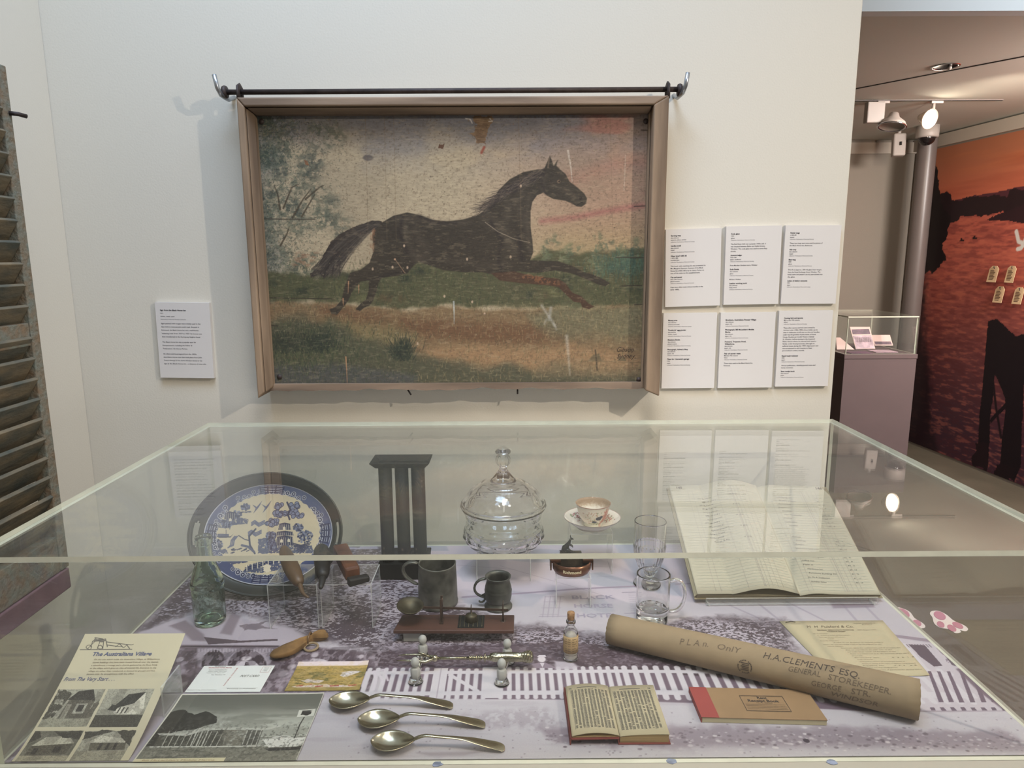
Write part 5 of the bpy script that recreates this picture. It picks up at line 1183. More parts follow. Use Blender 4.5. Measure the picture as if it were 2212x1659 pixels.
china_sheet('painted_face', T, prof[8:][::-1], (cxx, cyy, sz), 300, d_saucer)
T = thing('tea_cup', 'small handleless floral tea cup standing in the saucer', 'cup', (cxx+.002, cyy, sz+.0068))
cz = sz+.0068; cc = (cxx+.002, cyy, cz); zr = float(ay(1281, 1086, 1.6)[2])-cz
oc = [(.0215, 0), (.0215, .004), (.0205, .006), (.0265, .012), (.033, .022), (.037, .034), (.0405, zr-.004), (.0425, zr)]
ic = [(.0425, zr), (.0418, zr+.0005), (.0395, zr-.004), (.036, .034), (.031, .022), (.024, .013), (.0003, .010)]
def d_cup(c, L):
    c.full((c.V < .006)*1.0, (216, 212, 190)); c.full((c.V > L-.0015)*1.0, (150, 66, 54)); rng = random.Random(5)
    for a0 in (-1.45, 1.6):
        for i in range(90):
            aa = (a0+rng.gauss(0, .5)) % 6.283; v = L*rng.uniform(.15, .8); c.blob((aa, v), .05, rng.choice([(170, 84, 76), (110, 128, 90), (196, 150, 120), (170, 130, 100)]), .7, ry=.0018, raw=True, hard=.4)
        for i in range(40): aa = (a0+rng.gauss(0, .5)) % 6.283; c.blob((aa, L*rng.uniform(.12, .24)), .07, (104, 124, 84), .8, ry=.002, raw=True, hard=.4)
        for da, v, rx, ry in ((-.12, .33, .24, .0042), (.16, .52, .24, .0058), (-.2, .36, .1, .003), (.32, .58, .14, .004)):
            c.blob(((a0+da) % 6.283, L*v), rx, (34, 38, 64), 1, ry=ry, raw=True, hard=.8)
        for da in (.6, .7, .85): c.stroke([((a0+da-.15) % 6.283, L*.25), ((a0+da) % 6.283, L*.5), ((a0+da+.1) % 6.283, L*.75)], .03, (176, 92, 76), .8, raw=True, soft=.01)
        for i in range(14): c.blob(((a0+.8+rng.gauss(0, .18)) % 6.283, L*rng.uniform(.6, .85)), .04, (168, 72, 66), .9, ry=.0016, raw=True, hard=.5)
china_sheet('painted_body', T, oc, cc, 300, d_cup)
def d_in(c, L): c.full(sst(L*.60, L*.86, c.V+(c.n(9, 300, 4)-.5)*.012)*.85, (150, 120, 92)); c.full((c.V > L-.0012)*1.0, (150, 66, 54))
china_sheet('inside', T, ic[::-1], cc, 200, d_in)

# ---- 5 ashtray with figure ------------------------------------------------
riser('clear acrylic riser under the copper ashtray', .0975, .1735, 1.397, 1.437, .9205, r=.004)
T = thing('copper_ashtray', 'half-round copper ashtray with a small dark kangaroo figure at its back', 'ashtray', (.135, 1.42, .9215))
ax_, ay__, az_ = .1335, 1.425, .9215
def dshape(r, z, yback=.018, n_=40):
    P = []
    for k in range(n_+1):
        a = math.pi+math.pi*k/n_; P.append((ax_+r*math.cos(a), ay__+r*.86*math.sin(a), z))
    return P+[(ax_+r*.98, ay__+yback, z), (ax_-r*.98, ay__+yback, z)]
rings = [dshape(.030, az_, .012), dshape(.037, az_+.002, .015), dshape(.0415, az_+.010), dshape(.0425, az_+.026), dshape(.0395, az_+.0265, .015), dshape(.037, az_+.012, .013), dshape(.026, az_+.007, .008)]
mb = MB(); n_ = len(rings[0]); vs = [p for r in rings for p in r]; fs = [(i*n_+k, i*n_+(k+1) % n_, (i+1)*n_+(k+1) % n_, (i+1)*n_+k) for i in range(len(rings)-1) for k in range(n_)]
mb.add(vs, fs+[tuple(range(n_))[::-1]]); 
mb.mi = [0 if i < 4*n_ else 1 for i in range(len(mb.f))]; mb.add(rings[-1], [tuple(range(n_))]); mb.mi[-1] = 1
abw = mb.build('bowl', ['copper', 'copper_dark'], T)
for s_ in (-1, 1):
    mb = MB(); x0, x1 = sorted((ax_+s_*.024, ax_+s_*.047)); mb.box((x0, ay__-.006, az_+.024), (x1, ay__+.004, az_+.030)); mb.box((x0, ay__+.008, az_+.024), (x1, ay__+.018, az_+.030)); mb.box((x0+.001, ay__-.004, az_+.022), (x1-.001, ay__+.016, az_+.026))
    xo = ax_+s_*.047; mb.box((min(xo, xo-s_*.003), ay__-.006, az_+.006), (max(xo, xo-s_*.003), ay__+.018, az_+.029)); mb.build('cigarette_rest', 'copper', T, bevel=.0008)
MB().hexa([(ax_-.026, ay__+.004, az_+.008), (ax_+.026, ay__+.004, az_+.008), (ax_+.026, ay__+.030, az_+.006), (ax_-.026, ay__+.030, az_+.006), (ax_-.024, ay__+.012, az_+.034), (ax_+.024, ay__+.012, az_+.034), (ax_+.024, ay__+.030, az_+.037), (ax_-.024, ay__+.030, az_+.037)]).build('back_block', 'copper_dark', T, bevel=.002)
mb = MB()
def fa(u, v):
    a = -math.pi/2+u/.0425; zz_ = az_+.010+v; r = .0422+.0006; return (ax_+r*math.cos(a), ay__+r*.86*math.sin(a)-.0004, zz_)
write(mb, 'Richmond', -.022, .002, .0095, fa, width=.040, bold=.03); mat('engraved', (214, 196, 160), .5); mb.build('lettering', 'engraved', abw)
# kangaroo
kx, ky, kz = ax_-.012, ay__+.022, az_+.0365
mb = MB()
ks = len(mb.v)
mb.tube([(kx-.012, ky, kz+.0), (kx-.0135, ky, kz+.006), (kx-.011, ky, kz+.013), (kx-.004, ky, kz+.020), (kx+.001, ky, kz+.028), (kx+.004, ky, kz+.035), (kx+.006, ky, kz+.040)], [.003, .0075, .0085, .0068, .0048, .0032, .0030], 14)
mb.tube([(kx+.004, ky, kz+.038), (kx+.007, ky, kz+.0405), (kx+.011, ky, kz+.039), (kx+.0135, ky, kz+.0378)], [.002, .0034, .0024, .0012], 10)
for s_ in (-1, 1):
    mb.tube([(kx+.0055, ky+s_*.0018, kz+.042), (kx+.0052, ky+s_*.0026, kz+.047), (kx+.0056, ky+s_*.0028, kz+.050)], [.0012, .0016, .0004], 8)
    mb.tube([(kx+.001, ky+s_*.004, kz+.025), (kx+.007, ky+s_*.0045, kz+.020), (kx+.0105, ky+s_*.004, kz+.019), (kx+.0115, ky+s_*.004, kz+.015)], [.002, .0018, .0014, .0012], 8)
    mb.tube([(kx-.009, ky+s_*.006, kz+.010), (kx-.001, ky+s_*.0065, kz+.008), (kx+.003, ky+s_*.006, kz+.004), (kx+.008, ky+s_*.006, kz+.0012), (kx+.013, ky+s_*.006, kz+.001)], [.0045, .0045, .0026, .0016, .0011], 10)
mb.tube([(kx-.011, ky, kz+.005), (kx-.016, ky+.002, kz+.002), (kx-.021, ky+.005, kz+.001), (kx-.025, ky+.009, kz+.001)], [.0045, .0032, .0022, .001], 10)
mb.v = [(kx+.007+(x-kx)*.78, ky+(y-ky)*.78, kz+(z-kz)*.78) for x, y, z in mb.v]
mb.build('kangaroo_figure', 'bronze_black', T)

# ---- 6 soda glass and beer mug --------------------------------------------
gx, gy = float(az(1401, 1262)[0]), 1.508
T_ = TZ+E_
def flute(n_, z0, z1, amp):
    def f(r, z, a):
        if z0 < z < z1 and r > .006: return r*(1+amp*abs(math.sin(a*n_/2))-amp/2), z
        return r, z
    return f
o_ = [(.0003, 0), (.034, 0), (.0355, .0015), (.034, .004), (.014, .007), (.008, .011), (.0075, .017), (.014, .024), (.024, .040), (.031, .060), (.036, .080), (.0372, .094), (.0358, .100), (.0362, .108), (.0365, .154)]
i_ = [(.0345, .154), (.034, .108), (.0335, .094), (.031, .080), (.026, .062), (.018, .044), (.008, .030), (.0003, .026)]
mb = MB().lathe(sup(fine_prof(o_, 4)+[(.0355, .1555)]+fine_prof(i_, 3)), (gx, gy, T_), 120, flute(24, .018, .099, .035))
o = mb.build('soda_glass', 'clear_glass', origin=(gx, gy, T_)); tag(o, 'tall fluted clear soda glass on a round foot, behind the beer mug', 'glass')
mx, my = float(az(1409, 1340)[0]), 1.346
H = float(ay(1410, 1238, my)[2])-T_
T = thing('beer_mug', 'short clear glass beer mug with a thick handle', 'mug', (mx, my, T_))
def fac(r, z, a):
    if z < .030 and r > .02: return r*(1-.035*(1-z/.030)*abs(math.sin(a*5))), z
    return r, z
o_ = [(.0003, 0.001), (.027, 0), (.0325, .001), (.0335, .006), (.0335, .026), (.0345, .031), (.0348, H-.004), (.0345, H-.001)]
i_ = [(.0315, H-.001), (.031, .036), (.029, .029), (.020, .026), (.0003, .025)]
MB().lathe(sup(fine_prof(o_, 4)+[(.033, H)]+fine_prof(i_, 4)), (mx, my, T_), 100, fac).build('body', 'clear_glass', T)
hx = mx+.0342
MB().tube([(hx-.0005, my, T_+H*.80), (hx+.008, my, T_+H*.86), (hx+.020, my, T_+H*.86), (hx+.030, my, T_+H*.74), (hx+.0335, my, T_+H*.54), (hx+.030, my, T_+H*.34), (hx+.020, my, T_+H*.20), (hx+.008, my, T_+H*.17), (hx-.0005, my, T_+H*.18)], [(.0055, .005), (.0055, .0045), (.0055, .004), (.0055, .004), (.0055, .004), (.0055, .004), (.0055, .004), (.0055, .004), (.005, .004)], 14).build('handle', 'clear_glass', T, subsurf=1)

# ---- 7 medicine bottle ----------------------------------------------------
qx, qy = float(az(1233, 1428)[0]), 1.203
T = thing('medicine_bottle', 'small corked medicine bottle with a tan paper label and white contents', 'bottle', (qx, qy, T_))
hb = float(ay(1233, 1338, qy)[2])-T_
o_ = [(.0003, .0005), (.011, 0), (.0135, .001), (.0138, .004), (.0138, hb*.66), (.0132, hb*.72), (.009, hb*.80), (.0068, hb*.85), (.0066, hb*.91), (.009, hb*.925), (.009, hb*.97), (.0078, hb)]
i_ = [(.0055, hb), (.0052, hb*.86), (.008, hb*.79), (.0122, hb*.71), (.0125, .006), (.0115, .004), (.0003, .0035)]
MB().lathe(sup(o_+i_), (qx, qy, T_), 48).build('glass', 'clear_glass', T)
MB().lathe([(.0003, .0039), (.0112, .0042), (.0121, .0065), (.0121, hb*.58), (.008, hb*.66), (.0003, hb*.68)], (qx, qy, T_), 40).build('contents', 'powder', T)
MB().lathe([(.0052, hb-.006), (.0056, hb+.0005), (.0068, hb+.003), (.0072, hb+.013), (.0068, hb+.0145), (.0003, hb+.0148)], (qx, qy, T_), 28).build('cork', 'cork', T)
MB().surf(lambda u, v: (qx+.0141*math.cos(-math.pi*.5+(u-.5)*3.0), qy+.0141*math.sin(-math.pi*.5+(u-.5)*3.0), T_+hb*(.22+.42*v)), 24, 4).build('label', 'old_label', T, solid=.0003)
mb = MB(); fl = lambda u, v: (qx+.0147*math.cos(-math.pi*.5+u/.0147), qy+.0147*math.sin(-math.pi*.5+u/.0147), T_+hb*.22+v)
for i in range(8): v = hb*.42-.005-i*.0047; mb.add([fl(-.012, v), fl(-.004, v), fl(.004, v), fl(.010+.002*(i % 2), v), fl(.010+.002*(i % 2), v+.0009), fl(.004, v+.0009), fl(-.004, v+.0009), fl(-.012, v+.0009)], [(0, 1, 6, 7), (1, 2, 5, 6), (2, 3, 4, 5)], False)
mb.build('handwriting', 'pencil', [c for c in kids(T) if c.name.startswith('label')][0])

# ---- 8 soda bottle --------------------------------------------------------
sx_, sy_ = float(az(447, 1352)[0]), 1.352
hs = float(ay(437, 1157, sy_)[2])-T_
T = thing('soda_bottle', 'tall empty pale green glass soda bottle with raised lettering', 'bottle', (sx_, sy_, T_))
o_ = [(.0003, .006), (.018, .004), (.025, 0), (.029, .001), (.031, .006), (.0318, .02), (.032, hs*.40), (.0335, hs*.44), (.0325, hs*.48), (.027, hs*.58), (.020, hs*.68), (.0155, hs*.78), (.0145, hs*.90), (.0172, hs*.915), (.0175, hs*.95), (.016, hs*.965), (.0165, hs*.985), (.015, hs)]
i_ = [(.0105, hs), (.0105, hs*.78), (.015, hs*.69), (.022, hs*.58), (.0275, hs*.48), (.0278, hs*.40), (.0275, .014), (.020, .011), (.0003, .014)]
gl_ = MB().lathe(sup(fine_prof(o_, 2)+fine_prof(i_, 2)), (sx_, sy_, T_), 64).build('glass', 'bottle_glass', T)
mb = MB(); fb = lambda u, v: (sx_+.0322*math.cos(-math.pi*.5+u/.0322), sy_+.0322*math.sin(-math.pi*.5+u/.0322), T_+v)
write(mb, 'M.NOON', 0, hs*.355, .012, fb, width=.040, align='c'); write(mb, 'W', 0, hs*.20, .014, fb, align='c'); write(mb, 'WINDSOR', 0, hs*.12, .010, fb, width=.042, align='c')
mb.build('raised_lettering', 'bottle_glass', gl_, solid=.0012)

# ---- 9 pewter tankard and mug ---------------------------------------------
wx, wy = -.161, 1.4255
hk = float(ay(945, 1215, wy)[2])-T_
T = thing('pewter_tankard', 'large straight-sided dull pewter tankard with its handle on the left', 'tankard', (wx, wy, T_))
def dent(r, z, a): return r*(1+.012*math.sin(a*2+z*40)), z+(.0012*math.sin(a*2+1) if z > hk*.9 else 0)
o_ = [(.0003, .001), (.040, 0), (.0435, .001), (.044, .006), (.0428, .012), (.0424, .03), (.0412, hk-.006), (.0418, hk-.002), (.0412, hk)]
MB().lathe(fine_prof(o_, 3)+[(.0395, hk), (.0393, hk-.006), (.0400, .02), (.038, .006), (.0003, .006)], (wx, wy, T_), 64, dent).build('body', 'pewter', T)
h0 = wx-.041
MB().tube([(h0+.001, wy, T_+hk*.97), (h0-.014, wy, T_+hk*1.03), (h0-.030, wy, T_+hk*.97), (h0-.036, wy, T_+hk*.82), (h0-.030, wy, T_+hk*.66), (h0-.014, wy, T_+hk*.52), (h0-.0005, wy, T_+hk*.45)], [(.006, .004), (.007, .004), (.0075, .004), (.0075, .004), (.007, .004), (.006, .0035), (.006, .003)], 12).build('handle', 'pewter', T, subsurf=1)
ux, uy = -.0275, 1.4055
hm = float(ay(1075, 1243, uy)[2])-T_
T = thing('pewter_mug', 'small bellied pewter mug with a scrolled handle', 'mug', (ux, uy, T_))
k = 1.49/1500
o_ = [(.0003, .001), (.027, 0), (.0302, .001), (.0305, .004), (.026, .010), (.0245, .014), (.0272, .018), (.0292, .028), (.0295, .038), (.0285, .048), (.0258, .058), (.0245, .064), (.0258, .070), (.028, hm-.003), (.0284, hm-.001)]
def bands(r, z, a): return (r+(.0007 if abs(z-.040) < .0012 or abs(z-.031) < .001 or abs(z-.043) < .0008 else 0), z)
MB().lathe(fine_prof(o_, 5)+[(.0275, hm), (.0255, hm-.002), (.0235, .070), (.0225, .063), (.026, .045), (.026, .025), (.021, .014), (.0003, .012)], (ux, uy, T_), 64, bands).build('body', 'pewter_dark', T)
h0 = ux-.0255
MB().tube([(h0+.0005, uy, T_+hm*.90), (h0-.010, uy, T_+hm*.90), (h0-.022, uy, T_+hm*.80), (h0-.028, uy, T_+hm*.60), (h0-.023, uy, T_+hm*.42), (h0-.012, uy, T_+hm*.34), (h0-.004, uy, T_+hm*.31), (h0-.0025, uy, T_+hm*.24), (h0-.008, uy, T_+hm*.15), (h0-.015, uy, T_+hm*.15), (h0-.017, uy, T_+hm*.21)], [(.0045, .003), (.0045, .003), (.0045, .0032), (.0042, .003), (.004, .003), (.0038, .0028), (.0038, .0028), (.0035, .0026), (.0033, .0024), (.003, .0024), (.0025, .002)], 12).build('handle', 'pewter_dark', T, subsurf=1)
MB().tube([(h0-.011, uy, T_+hm*.34), (h0-.003, uy, T_+hm*.40), (ux-.0295, uy, T_+hm*.43)], .003, 10).build('handle_bracket', 'pewter_dark', T)

# ---- 10 egg grader --------------------------------------------------------
ez = .872; et = .0075
T = thing('egg_grading_scale', 'small beam scale on a reddish timber board with a round pan', 'scale', (-.113, 1.30, ez-.008))
P = [az(849, 1362, ez+et), az(1110, 1362, ez+et), az(1111, 1328, ez+et), az(870, 1327, ez+et)]
MB().prism([p-V3((0, 0, et)) for p in P], (0, 0, et)).build('board', 'cedar', T, bevel=.0015)
top = ez+et
yc = float((P[0][1]+P[3][1])/2)
q = az(953, 1349, top); pz = float(ay(953, 1293, q[1])[2])
mb = MB()
for dy in (-.0075, .0075): mb.box((q[0]-.0022, q[1]+.012+dy-.001, top), (q[0]+.0022, q[1]+.012+dy+.001, pz-.004))
mb.box((q[0]-.004, q[1]+.001, top), (q[0]+.004, q[1]+.023, top+.0025)); mb.build('fulcrum_post', 'rust_metal', T)
ym = float(q[1])+.012
b0 = ay(914, 1312, ym); b1 = ay(1098, 1318, ym)
MB().box((-.0, -.0012, -.0022), (float(np.linalg.norm(b1-b0)), .0012, .0022)).xf(Matrix.Translation(Vector(b0)) @ Matrix.Rotation(-math.atan2(b1[2]-b0[2], b1[0]-b0[0]), 4, 'Y')).build('beam', 'rust_metal', T)
mb = MB(); u_ = ay(955, 1300, ym); mb.box((u_[0]-.0015, ym-.0045, b0[2]-.004), (u_[0]+.0015, ym+.0045, b0[2]+.002)); mb.tube([(u_[0], ym, b0[2]), (u_[0], ym, b0[2]+.020)], .0012, 8); mb.build('pointer', 'rust_metal', T)
pc = ay(886, 1308, ym-.004)
mb = MB().lathe([(.0003, -.012), (.012, -.0105), (.021, -.005), (.0262, .001), (.0270, .0022), (.0258, .0026), (.020, -.003), (.011, -.0085), (.0003, -.0098)], (0, 0, 0), 40)
mb.xf(Matrix.Translation((pc[0], pc[1], pc[2]-.001)) @ Matrix.Rotation(R_(10), 4, 'X') @ Matrix.Rotation(R_(4), 4, 'Y')); mb.build('pan', 'brass_dark', T)
MB().tube([(pc[0]+.024, ym, b0[2]), (b0[0]+.002, ym, b0[2])], .0018, 8).build('pan_arm', 'rust_metal', T)
q = az(1018, 1343, top)
mb = MB().lathe([(.0003, 0), (.0105, 0), (.0118, .001), (.0118, .0145), (.0108, .0175), (.004, .020), (.0015, .021), (.0015, .026), (.0003, .026)], (q[0], ym, float(b0[2])-.034), 28); wgt = mb.build('hanging_weight', 'brass_dark', T)
MB().tube([(q[0], ym-.004, b0[2]-.010), (q[0], ym-.0042, b0[2]+.003), (q[0], ym+.0042, b0[2]+.003), (q[0], ym+.004, b0[2]-.010)], .0009, 6).build('weight_hook', 'rust_metal', wgt)
mb = MB(); a_ = az(988, 1357, top); b_ = az(1047, 1330, top); mb.box((a_[0], a_[1], top), (b_[0], b_[1], top+.001)); mpl = mb.build('metal_plate', 'black_tin', T)
mb = MB()
for i in range(6): x = a_[0]+(b_[0]-a_[0])*(i+.5)/6; mb.tube([(x, a_[1]+.002, top+.0016), (x, b_[1]-.002, top+.0016)], .0009, 6)
mb.build('plate_ribs', 'brass_dark', mpl)
q = az(1087, 1343, top); z1_ = float(ay(1087, 1297, q[1]+.003)[2])
MB().lathe([(.006, 0), (.0045, .001), (.0022, .0035)], (q[0], ym, top), 16).tube([(q[0], ym-.003, top+.001), (q[0]-.0005, ym-.003, b1[2]+.004), (q[0], ym, z1_)], [.0018, .0016, .0008], 8).build('stop_post', 'rust_metal', T)
for i, (xa_, xb_) in enumerate(((-.214, -.180), (-.085, -.052))):
    tag(MB().box((xa_, 1.268, T_), (xb_, 1.30, ez-E_)).build('acrylic_block', 'riser_pane' if i else 'frosted', origin=((xa_+xb_)/2, 1.28, T_)), ('frosted block under the left end of the timber beam scale', 'clear block under the middle of the timber beam scale')[i], 'block', 'blocks under the scale board')

# ---- 11 carving fork on its rests -----------------------------------------
def rest(lab, f, b):
    F, B = V3(f), V3(b); T = thing('carver_rest', lab, 'cutlery rest', ((F[0]+B[0])/2, (F[1]+B[1])/2, T_), 'pair of glass carver rests')
    for c in (F, B):
        m_ = MB().lathe([(.0003, 0), (.0125, 0), (.0138, .0015), (.0125, .003), (.0115, .0045), (.012, .006), (.0105, .0085), (.0085, .010), (.0003, .010)], (c[0], c[1], T_), 32); m_.build('foot', 'clear_glass', T)
        MB().lathe([(.0003, .0102), (.0078, .0102), (.0088, .014), (.009, .026), (.0078, .0285), (.0045, .030), (.0045, .0305), (.0003, .0308)], (c[0], c[1], T_), 6).build('shoulder', 'frosted', T, bevel=.001)
        MB().ball((c[0], c[1], T_+.0392), .0078, 28, .0092).build('ball', 'frosted', T)
    MB().tube([(F[0], F[1]+.008, T_+.013), (F[0]+(B[0]-F[0])*.3, F[1]+(B[1]-F[1])*.35, T_+.0115), ((F[0]+B[0])/2, (F[1]+B[1])/2, T_+.011), (F[0]+(B[0]-F[0])*.7, F[1]+(B[1]-F[1])*.65, T_+.0115), (B[0], B[1]-.008, T_+.013)], .0055, 12).build('crossbar', 'clear_glass', T)
f1, b1_ = az(898, 1474), az(914, 1423); f2, b2 = az(1084, 1477), az(1096, 1432)
rest('frosted and clear glass carver rest under the tines of the silver fork', (f1[0], f1[1]), (b1_[0], b1_[1]))
rest('frosted and clear glass carver rest under the handle of the silver fork', (f2[0], f2[1]), (b2[0], b2[1]))
fy = float((f1[1]+b1_[1])/2); fz = T_+.0235
T = thing('carving_fork', 'ornate silver carving fork lying across two glass rests', 'fork', (-.08, fy, fz-.006))
fx = lambda px: float(ay(px, 1413, fy)[0])
P = lambda px, dy=0., dz=0.: (fx(px), fy+dy, fz+dz)
MB().tube([P(945), P(975), P(1012)], [.0028, .0024, .0026], 12).build('shank', 'silver_dark', T)
mb = MB()
for s_ in (-1, 1):
    mb.tube([P(940, 0), P(930, s_*.006), P(920, s_*.010, -.001), P(900, s_*.0105, .001), P(878, s_*.0095, .002), P(858, s_*.0085, .001)], [.0026, .0028, .0026, .0022, .0018, .0005], 10)
mb.build('tines', 'silver_dark', T)
MB().tube([P(932, 0, 0), P(920, 0, .007), P(905, 0, .012), P(903, 0, .0105), P(917, 0, .0055)], [.0015, .0014, .001, .001, .001], 8).build('guard', 'silver_dark', T)
MB().ball(P(939), .0062, 24).build('shoulder_ball', 'silver', T)
mb = MB()
q_ = Matrix.Rotation(R_(90), 4, 'Y')
pr = [(.0003, 0), (.0028, 0)]
for i in range(6): x = .004+i*.0042; pr += [(.003, x), (.0055, x+.0006), (.0055, x+.0018), (.003, x+.0024)]
pr += [(.003, .032), (.0085, .033), (.0085, .0345), (.003, .0355), (.0045, .038), (.0052, .045), (.0045, .052), (.0003, .052)]
mb.lathe(pr, (0, 0, 0), 28); mb.xf(Matrix.Translation(Vector(P(1008))) @ q_); mb.build('collar', 'silver_dark', T)
L_ = fx(1152)-fx(1058)
pr = [(.0003, -.002), (.006, 0), (.0078, .006), (.0085, L_*.25), (.0088, L_*.5), (.008, L_*.68), (.0085, L_*.76), (.0105, L_*.85), (.0112, L_*.92), (.0095, L_*.97), (.005, L_*1.0), (.0003, L_*1.005)]
def orn(r, z, a):
    g = .35 if L_*.18 < z < L_*.6 else 1.0
    return r*(1+g*.10*math.sin(a*5+z*520)*math.sin(z*700)), z
mb = MB().lathe(fine_prof(pr, 8), (0, 0, 0), 60, orn); mb.xf(Matrix.Translation(Vector(P(1058, 0, .0012))) @ q_); mb.build('handle', 'silver_dark', T)

# ---- 12 spoons ------------------------------------------------------------
def spoon_parts(par):
    """bowl at the origin's left, handle to the right, length 1.0 = tip to tip"""
    pass
def spoon(a, b, lab, hgt=.016):
    A, B = V3(az(*a, TZ+.012)), V3(az(*b, TZ+.007)); L = float(np.linalg.norm((B-A)[:2])); an = math.atan2(B[1]-A[1], B[0]-A[0])
    M = Matrix.Translation((A[0], A[1], T_)) @ Matrix.Rotation(an, 4, 'Z')
    T = thing('silver_spoon', lab, 'spoon', (A[0]+.03, A[1], T_), 'three silver tablespoons')
    bl = L*.335; bw = L*.115
    def half(t):   # half width along the bowl, egg shaped, narrower at the tip
        return bw*math.sin(math.pi*min(1, t)**.82)**.72 if 0 < t < 1 else 0
    def bowl(u, v):
        t = max(.0005, min(.9995, u)); hw = half(t); y = (v*2-1)*hw; r2 = (v*2-1)**2
        dep = .0125*math.sin(math.pi*t**.9)**.7
        z = .0135+.004*t*t*.6-dep*(1-r2*.98) if True else 0
        return (t*bl, y, z)
    mb = MB().surf(bowl, 40, 17); mz = min(p[2] for p in mb.v); mb.v = [(x, y, z-mz+.0009) for x, y, z in mb.v]
    zi = mb.v[8*40+39][2]; mb.xf(M); mb.build('bowl', 'silver', T, solid=.0012)
    st = [(bl-.004, zi, .0045, .0022), (bl+.004, zi+.003, .0042, .0022), (bl+.014, zi+.008, .0032, .0022), (L*.50, hgt+.004, .0030, .0018), (L*.62, hgt+.0035, .0036, .0016), (L*.72, hgt+.001, .0048, .0014), (L*.76, hgt-.0008, .0072, .0013), (L*.86, hgt-.006, .0088, .0012), (L*.94, .0065, .0102, .0012), (L*.985, .0028, .0098, .0012), (L, .0016, .0055, .001)]
    mb = MB().tube([(x, 0, z) for x, z, w_, t_ in st], [(w_, t_) for x, z, w_, t_ in st], 14, flat=(0, 0, 1)); mb.xf(M); mb.build('handle', 'silver', T, subsurf=1)
spoon((711, 1512), (979, 1520), 'silver tablespoon farthest back of the three, touching the second')
spoon((773, 1553), (1049, 1561), 'middle silver tablespoon of the three')
spoon((801, 1600), (1091, 1611), 'silver tablespoon nearest the front edge of the table')

# ---- 13 chamois purse -----------------------------------------------------
T = thing('chamois_purse', 'small tan chamois money purse cinched through a metal ring', 'purse', (-.42, 1.225, T_))
pl = [(585, 1414), (600, 1413), (620, 1408), (638, 1399), (654, 1390), (667, 1384), (673, 1381), (682, 1378), (694, 1375), (706, 1373)]
ws = [(.012, .004), (.022, .008), (.0225, .011), (.015, .010), (.0095, .009), (.0052, .006), (.0055, .006), (.011, .008), (.0165, .008), (.021, .0065)]
pts = []
for (x, y), (a, b) in zip(pl, ws): q = az(x, y, TZ+b); pts.append((q[0], q[1]+.004, T_+b+.0005))
mb = MB().tube(pts, ws, 28, flat=(0, 0, 1))
mb.v = [(x, y, max(T_, z+(.0006+.0028*min(1, (i//28)/4)**2)*math.sin((i % 28)*6.283/28*5+(i//28)*.5))) for i, (x, y, z) in enumerate(mb.v)]
mb.build('bag', 'chamois', T, subsurf=2)
q = az(668, 1382, TZ+.010); rg = []
mb = MB().tube([(q[0]+.0035*math.sin(a)*.2, q[1]+.0125*math.cos(a)+.003, T_+.0105+.0105*math.sin(a)) for a in [2*math.pi*k/28 for k in range(28)]], .0018, 8, closed=True); mb.build('ring', 'purse_ring', T)
q = az(672, 1398, TZ+.004)
mb = MB().tube([(q[0]+.013*math.cos(a), q[1]+.011*math.sin(a), T_+.004+.002*math.sin(a)) for a in [2*math.pi*k/28 for k in range(28)]], .0024, 8, closed=True); mb.build('thong_loop', 'kraft', T)

# ---- 14 tools on risers ---------------------------------------------------
riser('clear acrylic riser under the left leather tools', -.497, -.395, 1.32, 1.414, .948)
riser('clear acrylic riser under the right leather tool', -.389, -.284, 1.32, 1.414, .948)
RZ = .9485
def prot(T, nm, pts, rs, m, seg=20, sub=1, zoff=0): return MB().tube(pts, rs, seg).build(nm, m, T, subsurf=sub)
T = thing('leather_awl', 'tan wooden handled awl with a bent spike lying on the left riser', 'tool', (-.48, 1.38, RZ))
def pz(px, py, z): q = az(px, py, z); return (q[0], q[1], z)
prot(T, 'handle', [pz(612, 1182, .972), pz(615, 1190, .972), pz(622, 1210, .970), pz(632, 1232, .968), pz(642, 1252, .965), pz(648, 1262, .963)], [.006, .0125, .0165, .0172, .0135, .009], 'tool_wood_tan')
prot(T, 'spike', [pz(647, 1260, .963), pz(650, 1270, .958), pz(653, 1280, .9555), pz(659, 1287, .953), pz(668, 1291, .952)], [.0055, .0045, .0035, .003, .002], 'tool_wood_tan')
T = thing('dark_leather_tool', 'dark turned wooden leather tool lying between the tan awl and the brown block tool', 'tool', (-.42, 1.38, RZ))
prot(T, 'handle', [pz(693, 1182, .972), pz(694, 1188, .972), pz(697, 1203, .970), pz(696, 1222, .966), pz(697, 1238, .965), pz(697, 1247, .964)], [.008, .0175, .020, .0155, .0155, .009], 'tool_dark')
prot(T, 'tip', [pz(697, 1246, .963), pz(696, 1256, .960), pz(694, 1264, .957), pz(692, 1272, .955)], [.008, .0065, .0055, .0045], 'tool_dark')
T = thing('block_leather_tool', 'reddish brown faceted wooden block tool with a dark head on the right riser', 'tool', (-.35, 1.38, RZ))
a, b, c = V3(pz(735, 1187, .968)), V3(pz(762, 1240, .966)), V3(pz(770, 1248, .964))
def obox(T, nm, a, b, wa, wb, ha, hb_, m, bev=.002):
    d = b-a; s_ = np.cross(d, (0, 0, 1)); s_ /= np.linalg.norm(s_); u = np.cross(s_, d); u /= np.linalg.norm(u); P = []
    for p, w_, h_ in ((a, wa, ha), (b, wb, hb_)): P += [p-s_*w_-u*h_, p+s_*w_-u*h_, p+s_*w_+u*h_, p-s_*w_+u*h_]
    return MB().add(P, [(3, 2, 1, 0), (4, 5, 6, 7), (0, 1, 5, 4), (1, 2, 6, 5), (2, 3, 7, 6), (3, 0, 4, 7)], False).build(nm, m, T, bevel=bev)
obox(T, 'handle', a, b, .0165, .0155, .0145, .014, 'tool_wood_brown', .005)
